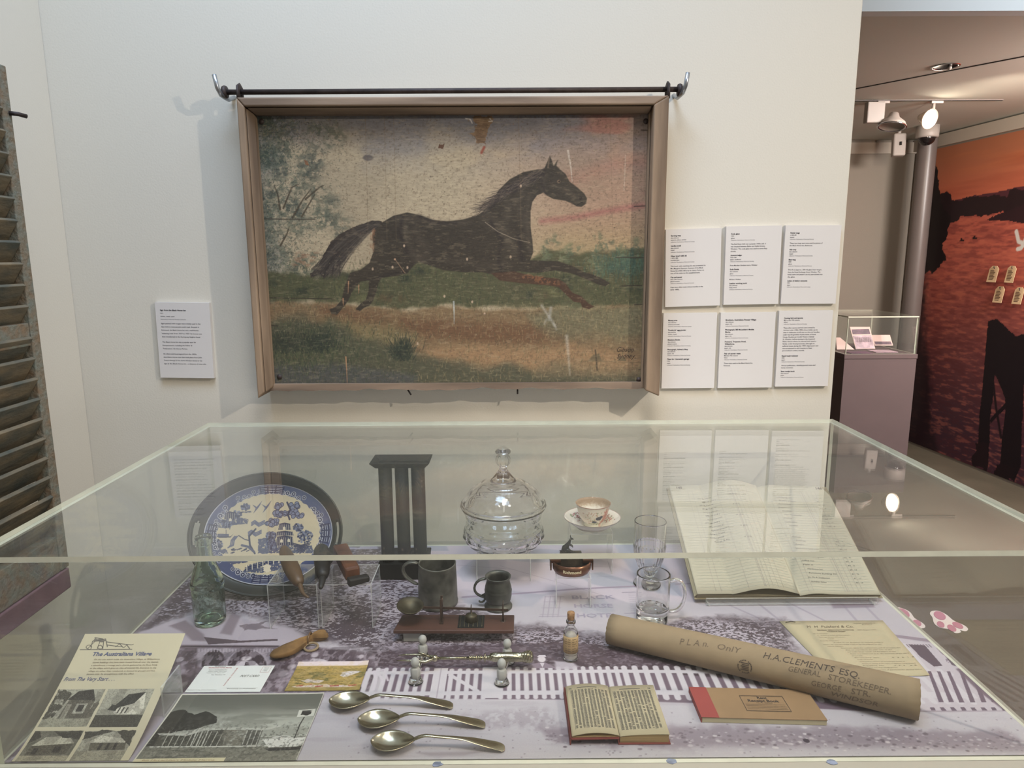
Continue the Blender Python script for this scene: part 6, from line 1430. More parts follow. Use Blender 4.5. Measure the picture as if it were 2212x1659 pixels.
obox(T, 'head', V3(pz(752, 1258, .9595)), V3(pz(796, 1247, .9595)), .009, .0095, .0085, .006, 'tool_dark', .003)
# ---------------------------------------------------------------- ledger on its stand
T = thing('ledger_stand', 'clear acrylic sloping stand holding the open ledger', 'stand', (.61, 1.45, TZ))
BL_, BR_, TLc, TRc = V3((.407, 1.415, .862)), V3((.813, 1.415, .862)), V3((.415, 1.712, 1.010)), V3((.806, 1.712, 1.010))
sl = (TLc-BL_); sl[0] = 0; SLL = float(np.linalg.norm(sl)); sl /= SLL; sn = V3((0, -sl[2], sl[1]))
def LS(u, v, w=0.0): return V3((u, BL_[1], BL_[2]))+sl*v+sn*w     # x, up the slope, off the slope
MB().prism([LS(.44, -.004, -.004), LS(.79, -.004, -.004), LS(.79, .27, -.004), LS(.44, .27, -.004)], sn*.003).build('plate', 'riser_pane', T)
mb = MB(); mb.box((.425, 1.400, .8545), (.80, 1.4035, .8685)); mb.mi = [1]*6; mb.mi[2] = mb.mi[4] = 0; mb.build('lip', ['riser_pane', 'riser_edge'], T)
mb = MB(); mb.box((.425, 1.4037, .8545), (.80, 1.416, .8573)); mb.build('shelf', 'riser_pane', T)
for x in (.432, .793): MB().box((x-.0015, 1.400, T_), (x+.0015, 1.425, .8543)).build('foot', 'riser_edge', T)
for x in (.46, .77): q = LS(x, .25, -.005); MB().box((x-.0015, q[1]-.004, T_), (x+.0015, q[1]+.004, q[2]-.004)).build('leg', 'riser_pane', T)
T = thing('account_ledger', 'large open account ledger with ruled handwritten pages, propped on a slope', 'ledger', (.61, 1.45, .86))
gut = .6325
def ledz(u):      # page height over the slope across the spread
    if u < gut:
        t = (gut-u)/(gut-.407); return .013+.020*math.sin(math.pi*min(1, t*1.5))**1.2*(1 if t < .667 else 0)+(.002 if t > .66 else 0)
    t = (u-gut)/(.815-gut); return .012-.007*math.exp(-t*9)+.004*math.exp(-((t-.2)/.15)**2)-.004*t
def pg(u, v, e=0.0):
    # pages narrow slightly towards the top, dog-eared corners
    x = u; z = ledz(u)
    return LS(x, v, z+e)
def page_edge(u): return SLL+.004*math.sin((u-.407)*14)
MB().surf(lambda a, b: LS(.407+a*(gut-.407-.002), b*SLL, ledz(.407+a*(gut-.407-.002))), 50, 10, thick=sn*.0006).build('left_page', 'ledger_page', T)
c_ = .014
def rp(a, b):
    u = gut-.002+a*(.811-gut+.002); v = b*SLL
    if a > .93 and b > .9: u -= (a-.93)/.07*(b-.9)/.1*c_
    return LS(u, v, ledz(u))
MB().surf(rp, 50, 24, thick=sn*.0006).build('right_page', 'ledger_page', T)
MB().prism([LS(.408, .001, .001), LS(gut, .001, .001), LS(gut, .001, .0045), LS(.408, .001, .0125)], sl*(SLL-.003)).build('left_page_block', 'ledger_edge', T)
MB().prism([LS(gut, .001, .001), LS(.812, .001, .001), LS(.812, .001, .0070), LS(.70, .001, .0085), LS(gut, .001, .0045)], sl*(SLL-.003)).build('right_page_block', 'ledger_edge', T)
MB().prism([LS(.403, -.003, -.0008), LS(.817, -.003, -.0008), LS(.817, SLL+.003, -.0008), LS(.403, SLL+.003, -.0008)], sn*.0016).build('cover', 'ledger_edge', T, bevel=.0004)
for k in range(5):   # fanned pages at the left edge
    MB().prism([LS(.4075-.0012*k, .002, .012-.0022*k), LS(.425, .002, .012-.0022*k), LS(.425, SLL-.004, .012-.0022*k), LS(.4075-.0012*k, SLL-.002-.002*k, .012-.0022*k)], sn*.0008).build('loose_page', 'page', T)
rl, rd, wr = MB(), MB(), MB()
def pstrip(mb, u0, v0, u1, v1, w_, n_=14):
    dx, dy = u1-u0, v1-v0; L = math.hypot(dx, dy); nx, ny = -dy/L*w_/2, dx/L*w_/2; vs = []
    for i in range(n_+1): f = i/n_; vs += [pg(u0+dx*f-nx, v0+dy*f-ny, .0005), pg(u0+dx*f+nx, v0+dy*f+ny, .0005)]
    mb.add(vs, [(2*i, 2*i+2, 2*i+3, 2*i+1) for i in range(n_)], False)
for i in range(38):
    v = .010+i*.0078
    pstrip(rl, .418, v, gut-.008, v, .0005, 26); pstrip(rl, gut+.006, v, .800, v, .0005, 16)
for u in (.450, .462, .52, .553, .563, .572, .584, .596): pstrip(rd, u, .006, u, SLL-.02, .0006, 3)
pstrip(rd, .556, .006, .556, SLL-.02, .0012, 3)
for u in (.655, .665, .735, .745, .755, .766, .775): pstrip(rd, u, .006, u, SLL-.02, .0006, 3)
pstrip(rd, .741, .006, .741, SLL-.02, .0012, 3)
rl.build('blue_ruling', 'rule_line', T); rd.build('column_ruling', 'rule_red', T)
rng = random.Random(21)
fp = lambda u, v: pg(u, v, .0007)
rows = [(.665, k) for k in range(1)]
names = ['Laundering etc', 'Grocery account', 'Amount from', 'Repairs and', 'Sundries', 'Sales Wednesday', 'Trading', 'Cash sales', 'Journal', 'Balance', 'Stock', 'Grocery', 'Sundries', 'Freight', 'Insurance held over', 'Nursery Inn', 'Motor running Inn', 'Office Inn', 'Plant at', 'Hardware Inn', 'Furniture building Inn', 'Dr Mc A Tradesmen', 'Sunday Sales']
for i, s_ in enumerate(names):
    v = SLL-.045-i*.0117
    if 9 <= i <= 10: continue
    write(wr, s_, .668+.004*math.sin(i*1.7), v, .0055, fp, width=.0029*len(s_), slant=.35)
    if i not in (4, 11): write(wr, '%d . %d' % (rng.randint(2, 60), rng.randint(1, 19)), .768, v, .0050, fp, width=.016, slant=.3)
for i in range(13):
    v = SLL-.05-i*.0115; write(wr, rng.choice(['Sales', 'Cash', 'Account', 'Sundry goods', 'Bakery bread', 'Grocery']), .468+.012*rng.random(), v, .0048, fp, width=.034, slant=.35)
    if i % 3 == 0: write(wr, '4 %d/%d' % (rng.randint(1, 9), rng.randint(1, 9)), .545, v, .0045, fp, width=.018, slant=.3)
wr.build('handwriting', 'ledger_ink', T)
mb = MB(); write(mb, '145', .425, SLL-.012, .009, fp, width=.014, bold=.03); write(mb, '146', .783, SLL-.012, .010, fp, width=.016, bold=.03); mb.build('page_number', 'dark_ink', T)

# ---------------------------------------------------------------- letter
q = [az(1683, 1343, T_), az(1910, 1343, T_), az(2003, 1453, T_)]
lx0, lx1, ly0, ly1 = .560, .776, 1.140, 1.335
T = thing('typed_letter', 'yellowed typed letter lying partly beneath the cardboard tube', 'letter', (.668, 1.24, T_))
lf = lambda u, v, e=0.0: (lx0+u*(lx1-lx0)+(1-v)*(.022-.04*u), ly0+(ly1-ly0)*v, T_+.0006+e+.0015*max(0, u-.9)*10*(1-v))
MB().surf(lambda a, b: lf(a, b), 12, 12, thick=(0, 0, .0005)).build('sheet', 'page', T)
mb = MB(); W_ = lx1-lx0; H_ = ly1-ly0; fl = lambda u, v: lf(u/W_, v/H_, .0004)
write(mb, 'M  H  Pulsford & Co.', .045, .167, .012, fl, width=.098, slant=.3)
write(mb, 'GENERAL MERCHANTS PRODUCE', .060, .156, .0045, fl, width=.078, bold=.03); write(mb, 'WINDSOR STREET', .078, .150, .0045, fl, width=.04, bold=.03); write(mb, '28th August 1901', .145, .156, .004, fl, width=.04)
write(mb, 'PHONE WINDSOR 12', .150, .182, .004, fl, width=.045); write(mb, 'BOX No. 5', .165, .176, .004, fl, width=.02); write(mb, 'ESTABLISHED', .018, .182, .003, fl, width=.02)
bod = [(.046, 'Mr. H. Clements,', .03), (.050, 'c/- General Store & Merchants,', .07), (.050, 'George Street Windsor,', .056), (.066, 'N.S.W.', .014), (.046, 'Dear Mr Clements,', .04), (.072, 'Further to our discussion on amounts owing to', .105), (.046, 'have I set out hereunder a list to be considered by you.', .125), (.05, 'various debtors.', .034), (.076, 'Statement taken for comparison and of accounts due', .128), (.082, 'that on account to be paid over to the', .10), (.082, 'and could remain unpaid, and the balance of sales', .105), (.084, 'there is a statement as to the accounts of the store', .128), (.084, 'account.', .024), (.086, 'Grocery etc.        2. 4. 6. 1. 8', .13), (.088, 'Goods and account', .034), (.088, 'received from farmers on account this season of', .10), (.09, 'twenty is settled at the store to balance a long account', .118), (.088, 'Supplies etc.       2. 2. 4.   0. 8.', .12), (.09, 'Produce and other cartage journey', .07), (.09, 'and the account of purchases for general stores', .12)]
for i, (u, s_, w_) in enumerate(bod): write(mb, s_, u, .143-i*.0066, .0036, fl, width=w_)
mb.build('typed_text', 'pencil', T); MB().tube([lf(.04, .955, .002), lf(.1, .972, .0025), lf(.14, .965, .0015)], .0007, 6).build('staple', 'iron', T)

# ---------------------------------------------------------------- cardboard tube
ta, tb_ = V3(az(1318, 1358, T_+.030)), V3(az(1984, 1512, T_+.0325))
rA, rB = .0290, .0325
ta[2] = T_+rA+.0006; tb_[2] = T_+rB+.0006
tdir = (tb_-ta); TLn = float(np.linalg.norm(tdir)); tdir /= TLn; ts = np.cross(tdir, (0, 0, 1)); ts /= np.linalg.norm(ts); tu = np.cross(ts, tdir)
T = thing('cardboard_tube', 'long brown cardboard mailing tube with pencilled address lying diagonally', 'tube', ((ta[0]+tb_[0])/2, (ta[1]+tb_[1])/2, T_))
def tf(u, a, e=0.0):  # u along, a angle: 0 = towards the viewer side, 90 deg = up
    r = rA+(rB-rA)*u/TLn+e; return ta+tdir*u+ts*(r*math.cos(a))+tu*(r*math.sin(a))
mb = MB(); n_ = 64; m_ = 24
rg = random.Random(4)
vs = [tf(TLn*j/m_+(0 if 0 < j < m_ else (.0003*math.sin(k*5)+.0003*math.sin(k*2))), 2*math.pi*k/n_) for j in range(m_+1) for k in range(n_)]
vs2 = [tf(TLn*j/m_, 2*math.pi*k/n_, -.0025) for j in range(m_+1) for k in range(n_)]
N_ = len(vs); fs = []
for j in range(m_):
    for k in range(n_): f = (j*n_+k, j*n_+(k+1) % n_, (j+1)*n_+(k+1) % n_, (j+1)*n_+k); fs += [f, tuple(i+N_ for i in f[::-1])]
for k in range(n_): k2 = (k+1) % n_; fs += [(k2, k, k+N_, k2+N_), (m_*n_+k, m_*n_+k2, m_*n_+k2+N_, m_*n_+k+N_)]
mb.add(vs+vs2, fs); tbo = mb.build('tube_body', 'kraft', T)
wt, wd = MB(), MB()
def tp(px, py):    # measured point on the near upper side of the tube
    d = ray(px, py); best = None
    for ai in range(-20, 130, 1):
        a = R_(ai)
        for it in range(1):
            # intersect the ray with the generator line at angle a
            n = np.cross(tdir, d); w0 = tf(0, a)-CAMP; dist = abs(w0@n)/np.linalg.norm(n)
            if best is None or dist < best[0]:
                # closest u on that line
                c1 = np.cross(d, n); u = -(w0@c1)/(tdir@c1); nrm = (tf(u, a)-(ta+tdir*u))
                if nrm@d < 0: best = (dist, u, a)
    return best[1], best[2]
for s_, p0_, p1_, h, m_, sl_ in (('P L A n.', (1468, 1392), (1530, 1398), .016, wt, .1), ('OnlY', (1548, 1402), (1598, 1412), .015, wt, .2), ('H.A.CLEMENTS', (1648, 1422), (1800, 1454), .0165, wd, .25), ('ESQ.', (1812, 1457), (1856, 1468), .016, wd, .2), ('GENERAL', (1702, 1449), (1772, 1462), .012, wt, .2), ('STOREKEEPER.', (1788, 1467), (1924, 1500), .0125, wt, .2), ('GEORGE', (1752, 1478), (1816, 1492), .0125, wt, .1), ('STR.', (1838, 1496), (1880, 1504), .0125, wt, .1), ('WINDSOR', (1793, 1502), (1896, 1526), .0125, wt, .2)):
    u0, a0 = tp(*p0_); u1, a1 = tp(*p1_); R0 = (rA+rB)/2; am = a0
    fn = lambda u, v, a0=a0, a1=a1, u0=u0, u1=u1: tf(u, a0+(a1-a0)*(u-u0)/(u1-u0)+v/R0, .0005)
    write(m_, s_, u0, 0, h, fn, width=u1-u0, slant=sl_)
wt.build('pencil_writing', 'pencil', tbo); wd.build('ink_writing', 'pencil_dark', tbo)
u0, a0 = tp(1609, 1440); mb = MB()
for r_, w_ in ((.0125, .0010),):
    for k in range(26):
        if k % 6 == 5: continue
        a_, b_ = 2*math.pi*k/26, 2*math.pi*(k+.7)/26; mb.add([tf(u0+r*math.cos(t_), a0+r*math.sin(t_)/.031, .0005) for t_, r in ((a_, r_-.002), (b_, r_-.002), (b_, r_), (a_, r_))], [(0, 1, 2, 3)], False)
for k in range(5): v = -.006+k*.003; mb.add([tf(u0+x, a0+y/.031, .0005) for x, y in ((-.007+.002*(k % 2), v), (.007, v), (.007, v+.0014), (-.007+.002*(k % 2), v+.0014))], [(0, 1, 2, 3)], False)
mb.build('round_postmark', 'pencil_dark', tbo)

# ---------------------------------------------------------------- rent receipt book
rx0_, rx1_, ry0_, ry1_, rz_ = .311, .512, 1.012, 1.093, T_+.0095
T = thing('receipt_book', 'brown card receipt book with a red taped spine', 'book', (.41, 1.05, T_))
def rb(u, v, z): return (rx0_+(rx1_-rx0_)*u, ry0_+(ry1_-ry0_)*v-.010*u+.005, z)
MB().prism([rb(.004, 0.01, T_), rb(.996, .01, T_), rb(.996, .985, T_), rb(.004, .985, T_)], (0, 0, .0087)).build('page_block', 'page_pale', T)
MB().prism([rb(0, 0, T_+.0088), rb(1, 0, T_+.0088), rb(1, 1, T_+.0088), rb(0, 1, T_+.0088)], (0, 0, .0009)).build('cover', 'card_brown', T); rcv = [c for c in kids(T) if c.name.startswith('cover')][0]
mb = MB(); mb.prism([rb(-.004, -.001, T_+.0098), rb(.14, -.001, T_+.0098), rb(.14, 1.001, T_+.0098), rb(-.004, 1.001, T_+.0098)], (0, 0, .0003)); mb.prism([rb(-.005, 0, T_), rb(.0005, 0, T_), rb(.0005, 1, T_), rb(-.005, 1, T_)], (0, 0, .0100)); mb.build('red_spine', 'red_tape', T)
fr = lambda u, v: rb(u/.201, v/.081, T_+.0101)
mb = MB()
def bar(mb, fn, u0, v0, u1, v1, w_):
    dx, dy = u1-u0, v1-v0; L = math.hypot(dx, dy); nx, ny = -dy/L*w_/2, dx/L*w_/2
    mb.add([fn(u0-nx, v0-ny), fn(u1-nx, v1-ny), fn(u1+nx, v1+ny), fn(u0+nx, v0+ny)], [(0, 1, 2, 3)], False)
bu0, bu1, bv0, bv1 = .079, .151, .019, .060
for a in ((bu0, bv0, bu1, bv0), (bu1, bv0, bu1, bv1), (bu1, bv1, bu0, bv1), (bu0, bv1, bu0, bv0)): bar(mb, fr, *a, .0009)
for a in ((bu0+.0015, bv0+.0015, bu1-.0015, bv0+.0015), (bu0+.0015, bv1-.0015, bu1-.0015, bv1-.0015)): bar(mb, fr, *a, .0004)
for v in (.0365, .0325, .0285, .0245): bar(mb, fr, bu0+.003, v, bu1-.003, v, .0005)
write(mb, 'Rent', (bu0+bu1)/2, .0515, .0085, fr, width=.016, bold=.03, align='c'); write(mb, 'Receipt Book', (bu0+bu1)/2, .0435, .0085, fr, width=.052, bold=.03, align='c'); write(mb, 'No. 5 SERIES', (bu0+bu1)/2, .0395, .0032, fr, width=.026, align='c')
mb.build('printed_title', 'dark_ink', rcv)

# ---------------------------------------------------------------- ready reckoner
T = thing('ready_reckoner', 'small open red-covered reckoner book with tables of tiny figures', 'book', (.17, 1.04, T_))
g_ = .1685; y0, y1 = .968, 1.095
def rk(x, y, e=0.0):
    if x < g_: t = (g_-x)/(g_-.094); z = .0142+.0065*math.sin(math.pi*min(1, t*.95+.02))**.8-.001*t
    else: t = (x-g_)/(.247-g_); z = .0130+.0035*math.sin(math.pi*min(1, t*.6+.05))-.0008*math.exp(-t*20)
    return (x-(y1-y)*.0, y, T_+z+e)
MB().surf(lambda a, b: rk(.094+a*(g_-.0945), y0+b*(y1-y0)), 24, 4, thick=(0, 0, .0012)).build('left_page', 'page', T)
MB().surf(lambda a, b: rk(g_+.0005+a*(.2465-g_), y0+b*(y1-y0)), 24, 4, thick=(0, 0, .0008)).build('right_page', 'page', T)
MB().prism([(g_+.001, y0+.001, T_+.0015), (.246, y0+.001, T_+.0015), (.246, y0+.001, T_+.0140), (.215, y0+.001, T_+.0150), (g_+.001, y0+.001, T_+.0118)], (0, y1-y0-.002, 0)).build('page_block', 'page_edge', T)
MB().prism([(.095, y0+.001, T_+.0108), (g_, y0+.001, T_+.0118), (g_, y0+.001, T_+.0130), (.095, y0+.001, T_+.0128)], (0, y1-y0-.002, 0)).build('left_leaves', 'page_edge', T)
mb = MB(); mb.prism([(g_-.001, y0-.002, T_), (.2485, y0-.002, T_), (.2485, y0-.002, T_+.0013), (g_-.001, y0-.002, T_+.0013)], (0, y1-y0+.004, 0)); mb.prism([(.0925, y0-.002, T_+.0085), (g_-.002, y0-.002, T_+.0095), (g_, y0-.002, T_+.0110), (.0925, y0-.002, T_+.0105)], (0, y1-y0+.004, 0)); mb.prism([(g_-.0022, y0-.002, T_), (g_-.001, y0-.002, T_), (g_-.0005, y0-.002, T_+.010), (g_-.0022, y0-.002, T_+.0095)], (0, y1-y0+.004, 0)); mb.prism([(.0905, y0-.002, T_), (.0925, y0-.002, T_), (.0935, y0-.002, T_+.0105), (.0915, y0-.002, T_+.0135)], (0, y1-y0+.004, 0)); mb.build('red_cover', 'red_cover', T)
mb = MB(); rg = random.Random(9); fk = lambda u, v: rk(u, v, .0004)
def kbar(mb, u0, v0, u1, v1, w_, n_=1):
    for i in range(n_):
        a, b = i/n_, (i+1)/n_; bar(mb, fk, u0+(u1-u0)*a, v0+(v1-v0)*a, u0+(u1-u0)*b, v0+(v1-v0)*b, w_)
for x0, x1 in ((.101, .165), (.174, .240)):
    n_ = 11; st = (x1-x0)/n_
    for i in range(n_):
        x = x0+st*(i+.5)
        if i % 3 == 0: bar(mb, fk, x-st*.45, y0+.012, x-st*.45, y1-.014, .0004)
        v = y1-.016
        while v > y0+.013:
            wdt = st*rg.uniform(.45, .72); bar(mb, fk, x-wdt/2, v, x+wdt/2, v, .00105); v -= .0019 if rg.random() > .04 else .0045
    kbar(mb, x0+.012, y1-.010, x1-.018, y1-.010, .0014, 4); write(mb, '74' if x0 > .15 else '75', x1-.005 if x0 > .15 else x0-.002, y1-.012, .005, fk, bold=.02)
mb.build('printed_figures', 'ledger_ink', T)

# ---------------------------------------------------------------- postcards
def qsheet(nm, lab, cat, x0, x1, y0, y1, skew, z, cv, m, grp=None, curl=0.0, bend=None):
    o = sheet(nm, cv, lambda U, V: (x0+U+skew*(V), y0+V, z+curl*np.maximum(0, V/(y1-y0)-.8)*5+curl*.6*np.maximum(0, U/(x1-x0)-.85)*5), m, origin=((x0+x1)/2, (y0+y1)/2, z))
    md = o.modifiers.new('thickness', 'SOLIDIFY'); md.thickness = .0005; md.offset = -1
    return tag(o, lab, cat, grp)
vmat('card_print', .4, .45); vmat('photo_gloss', .28, .5); vmat('brochure_print', .55, .4)
def shift(x0, y0): return lambda p: (lambda q: (q[0]-x0, q[1]-y0))(az(p[0], p[1], T_+.001))
cv = Canvas(0, .1325, 0, .080, 160, 90, (212, 213, 208))
o = qsheet('blank_postcard', 'white message side of a postcard reading POST CARD', 'postcard', -.575, -.4425, 1.107, 1.188, 0, T_+.0007, cv, 'card_print', 'postcards in the case')
f1_ = lambda u, v: (-.575+u, 1.107+v, T_+.0010); rdm = MB(); bk = MB()
write(bk, 'POST CARD', .080, .044, .0085, f1_, width=.034, slant=.3, bold=.01)
for i in range(4): write(bk, ['Bill Motorboats', 'Resort on the Hawkesbury River', 'Motel units, pool and', 'restaurant, boat hire'][i], .032, .070-i*.0045 if i else .0765, .0036, f1_, width=.034 if i else .02, align='c')
write(bk, 'Tel. Windsor 77', .038, .050, .004, f1_, width=.026, align='c'); write(bk, 'Published by a local printer', .002, .005, .0032, f1_, width=.052); write(bk, 'Printed in Australia', .072, .008, .0032, f1_, width=.05); bar(bk, f1_, .068, .011, .125, .011, .0003)
write(rdm, 'TROPICANA HOTEL-MOTEL', .033, .0718, .0045, f1_, width=.044, bold=.02, align='c'); write(rdm, 'NATURAL COLOUR', .063, .018, .004, f1_, width=.055, rot=R_(86)-.0)
for a in ((.112, .058, .128, .058), (.128, .058, .128, .076), (.128, .076, .112, .076), (.112, .076, .112, .058)): bar(rdm, f1_, *a, .0004)
for i in range(3): write(bk, ['PLACE', 'STAMP', 'HERE'][i], .120, .0705-i*.0045, .0032, f1_, width=.008, align='c')
bk.build('printed_text', 'ledger_ink', o); rdm.build('red_print', 'red_ink', o)
cv = Canvas(0, .132, 0, .0855, 340, 220, (146, 124, 70), shift(-.400, 1.109))
U, V = cv.U, cv.V
cv.full(cv.n(30, 90, 3)*.5, (120, 108, 60)); cv.full(sst(.45, .62, cv.n(20, 160, 5))*.6, (176, 148, 84)); cv.full(sst(.072, .076, V), (206, 190, 190)); cv.full(((V > .066) & (V < .0725))*1.0, (160, 136, 78))
cv.full(sst(.5, .62, cv.n(60, 120, 8))*((V > .02) & (V < .055))*.7, (84, 84, 50))
cv.poly([(738, 1452), (765, 1448), (780, 1450), (760, 1458), (742, 1463), (735, 1460)], (196, 190, 194), 1, soft=.0015, rough=.002, rs=100)
cv.poly([(650, 1470), (670, 1466), (700, 1470), (690, 1475), (660, 1474)], (186, 176, 176), .9, soft=.001, rough=.002, rs=120); cv.poly([(630, 1483), (690, 1478), (750, 1480), (770, 1484), (700, 1488), (640, 1487)], (190, 176, 176), .9, soft=.001, rough=.002, rs=120)
for x, y, w_ in ((640, 1480, 14), (680, 1481, 18), (712, 1480, 20), (752, 1479, 18), (668, 1477, 6)): cv.poly([(x, y), (x+w_, y-1), (x+w_, y+2), (x, y+3)], (150, 70, 62), .9)
cv.full(sst(.5, .6, cv.n(240, 420, 19, 4))*.35*(V < .072), (92, 84, 46)); cv.full(sst(.56, .66, cv.n(160, 600, 20, 4))*.4*(V < .072), (186, 156, 104)); cv.full((V < .010)*.8, (132, 116, 62)); cv.full(sst(.5, .6, cv.n(120, 160, 9))*.25, (190, 166, 120))
qsheet('colour_postcard', 'colour landscape postcard in gold and green beside the white postcard', 'postcard', -.400, -.268, 1.109, 1.1945, 0, T_+.0007, cv, 'card_print', 'postcards in the case', curl=.003)

# ---------------------------------------------------------------- black and white photograph
cv = Canvas(0, .249, 0, .162, 640, 416, (150, 150, 138), shift(-.5755, .936))
U, V = cv.U, cv.V
cv.full(sst(.06, .15, V), (92, 92, 84)); cv.full(sst(.5, .66, cv.n(14, 60, 3))*sst(.14, .08, V)*.6, (186, 186, 174))
cv.poly([(300, 1615), (640, 1610), (720, 1600), (700, 1660), (250, 1660)], (110, 108, 96), 1, soft=.003); cv.full(sst(.42, .62, cv.n(60, 160, 6))*(V < .055)*.4, (140, 138, 124)); cv.full(sst(.58, .7, cv.n(12, 120, 16))*(V < .055)*.5, (70, 68, 60))
cv.poly([(320, 1590), (345, 1560), (365, 1538), (395, 1532), (420, 1542), (445, 1536), (470, 1548), (468, 1562), (430, 1572), (400, 1578), (360, 1585), (330, 1612), (300, 1612)], (48, 46, 42), 1, rough=.004, rs=70)
cv.poly([(340, 1584), (400, 1584), (430, 1572), (500, 1571), (575, 1572), (606, 1566), (606, 1569), (580, 1576), (500, 1576), (440, 1578), (404, 1589), (345, 1588)], (176, 174, 162), 1)
cv.poly([(345, 1588), (404, 1589), (440, 1578), (490, 1576), (480, 1612), (330, 1612)], (72, 70, 62), 1)
for x in range(350, 480, 13): cv.stroke([(x+16, 1580), (x, 1611)], .0014, (176, 174, 160), .9)
for x in (412, 424, 436): cv.stroke([(x+14, 1578), (x, 1610)], .0022, (190, 188, 176), .9)
cv.poly([(484, 1576), (535, 1577), (524, 1610), (468, 1612)], (112, 108, 96), 1, tex=(120, .2, .6)); cv.poly([(535, 1577), (568, 1577), (556, 1608), (520, 1610)], (84, 82, 74), 1)
for x in (535, 545, 555, 565): cv.stroke([(x, 1577), (x-12, 1608)], .0016, (180, 178, 166), .9)
cv.stroke([(325, 1613), (520, 1612), (600, 1610)], .003, (196, 194, 182), .9)
cv.poly([(566, 1597), (600, 1594), (672, 1592), (660, 1608), (640, 1613), (580, 1614)], (206, 204, 194), 1); cv.poly([(570, 1616), (640, 1614), (660, 1610), (650, 1620), (580, 1622)], (44, 42, 40), 1); cv.poly([(585, 1594), (600, 1588), (625, 1589), (635, 1594)], (186, 184, 174), 1)
cv.stroke([(636, 1594), (648, 1565), (657, 1550)], .002, (60, 58, 54)); cv.stroke([(634, 1594), (665, 1592), (640, 1580)], .001, (120, 118, 110), .8)
cv.poly([(641, 1549), (646, 1534), (682, 1532), (678, 1547)], (190, 188, 176), 1); cv.poly([(648, 1544), (652, 1538), (674, 1536), (672, 1543), (660, 1546)], (50, 48, 46), 1, rough=.002, rs=200); cv.poly([(652, 1535), (676, 1534), (670, 1537), (655, 1539)], (50, 48, 46), .8)
cv.full(sst(.55, .68, cv.n(300, 300, 33, 4))*sst(.10, .07, V)*.3, (168, 166, 152)); cv.full(sst(.45, .33, cv.n(300, 300, 34, 4))*sst(.10, .07, V)*.4, (52, 50, 46)); cv.full(sst(.5, .62, cv.n(150, 120, 35, 5))*((V > .065) & (V < .108) & (U < .12))*.25, (96, 94, 86))
cv.full((U < .0025)*1.0, (200, 196, 180)); cv.full((V > .160)*1.0, (200, 196, 180)); cv.full((U > .2475)*.8, (190, 186, 174))
cv.poly([(285, 1648), (292, 1639), (488, 1636), (480, 1648)], (206, 196, 160), 1)
o = qsheet('marina_photograph', 'black and white photograph of a low building with a boat and pole sign', 'photograph', -.5755, -.3265, .936, 1.0975, 0, T_+.0007, cv, 'photo_gloss', curl=.0025)
mb = MB(); ph = lambda u, v: (-.5755+u, .936+v, T_+.0012)
q = az(300, 1646, T_)
write(mb, "Bill McLachlan's Mobile Marina", float(q[0])+.5755+.004, float(q[1])-.936+.0005, .0045, ph, width=.11, slant=.2); mb.build('caption_text', 'old_label', o)

# ---------------------------------------------------------------- brochure on its little stand
p_t = (apl(187, 1366, (0, 1.14, .942), (0, .35, -1)), apl(400, 1370, (0, 1.14, .942), (0, .35, -1)))
by0, bz0, by1, bz1 = .9385, T_+.001, 1.142, .944
bw0 = (-.760, -.583); bw1 = (float(p_t[0][0]), float(p_t[1][0]))
def bcurve(t):   # profile from the front edge up to the raised back edge
    y = by0+(by1-by0)*t; z = bz0+(bz1-bz0)*(t**1.35); return y, z
def bm(p):       # measured point -> sheet units (u, v in 0..1)
    d = ray(*p); best = None
    for i in range(0, 201):
        t = i/200; y, z = bcurve(t); pt = CAMP+d*((y-CAMP[1])/d[1]); e = abs(pt[2]-z)
        if best is None or e < best[0]: best = (e, t, pt[0])
    t, x = best[1], best[2]; a = bw0[0]+(bw1[0]-bw0[0])*t; b = bw0[1]+(bw1[1]-bw0[1])*t
    return ((x-a)/(b-a)*.177, t*.23)
cv = Canvas(0, .177, 0, .23, 480, 610, (190, 180, 152), bm)
U, V = cv.U, cv.V
PH = [([(121, 1489), (224, 1488), (190, 1570), (88, 1570)], 0), ([(229, 1488), (330, 1488), (300, 1570), (197, 1570)], 1), ([(80, 1579), (183, 1579), (140, 1648), (28, 1649)], 2), ([(190, 1579), (293, 1579), (262, 1647), (148, 1649)], 3)]
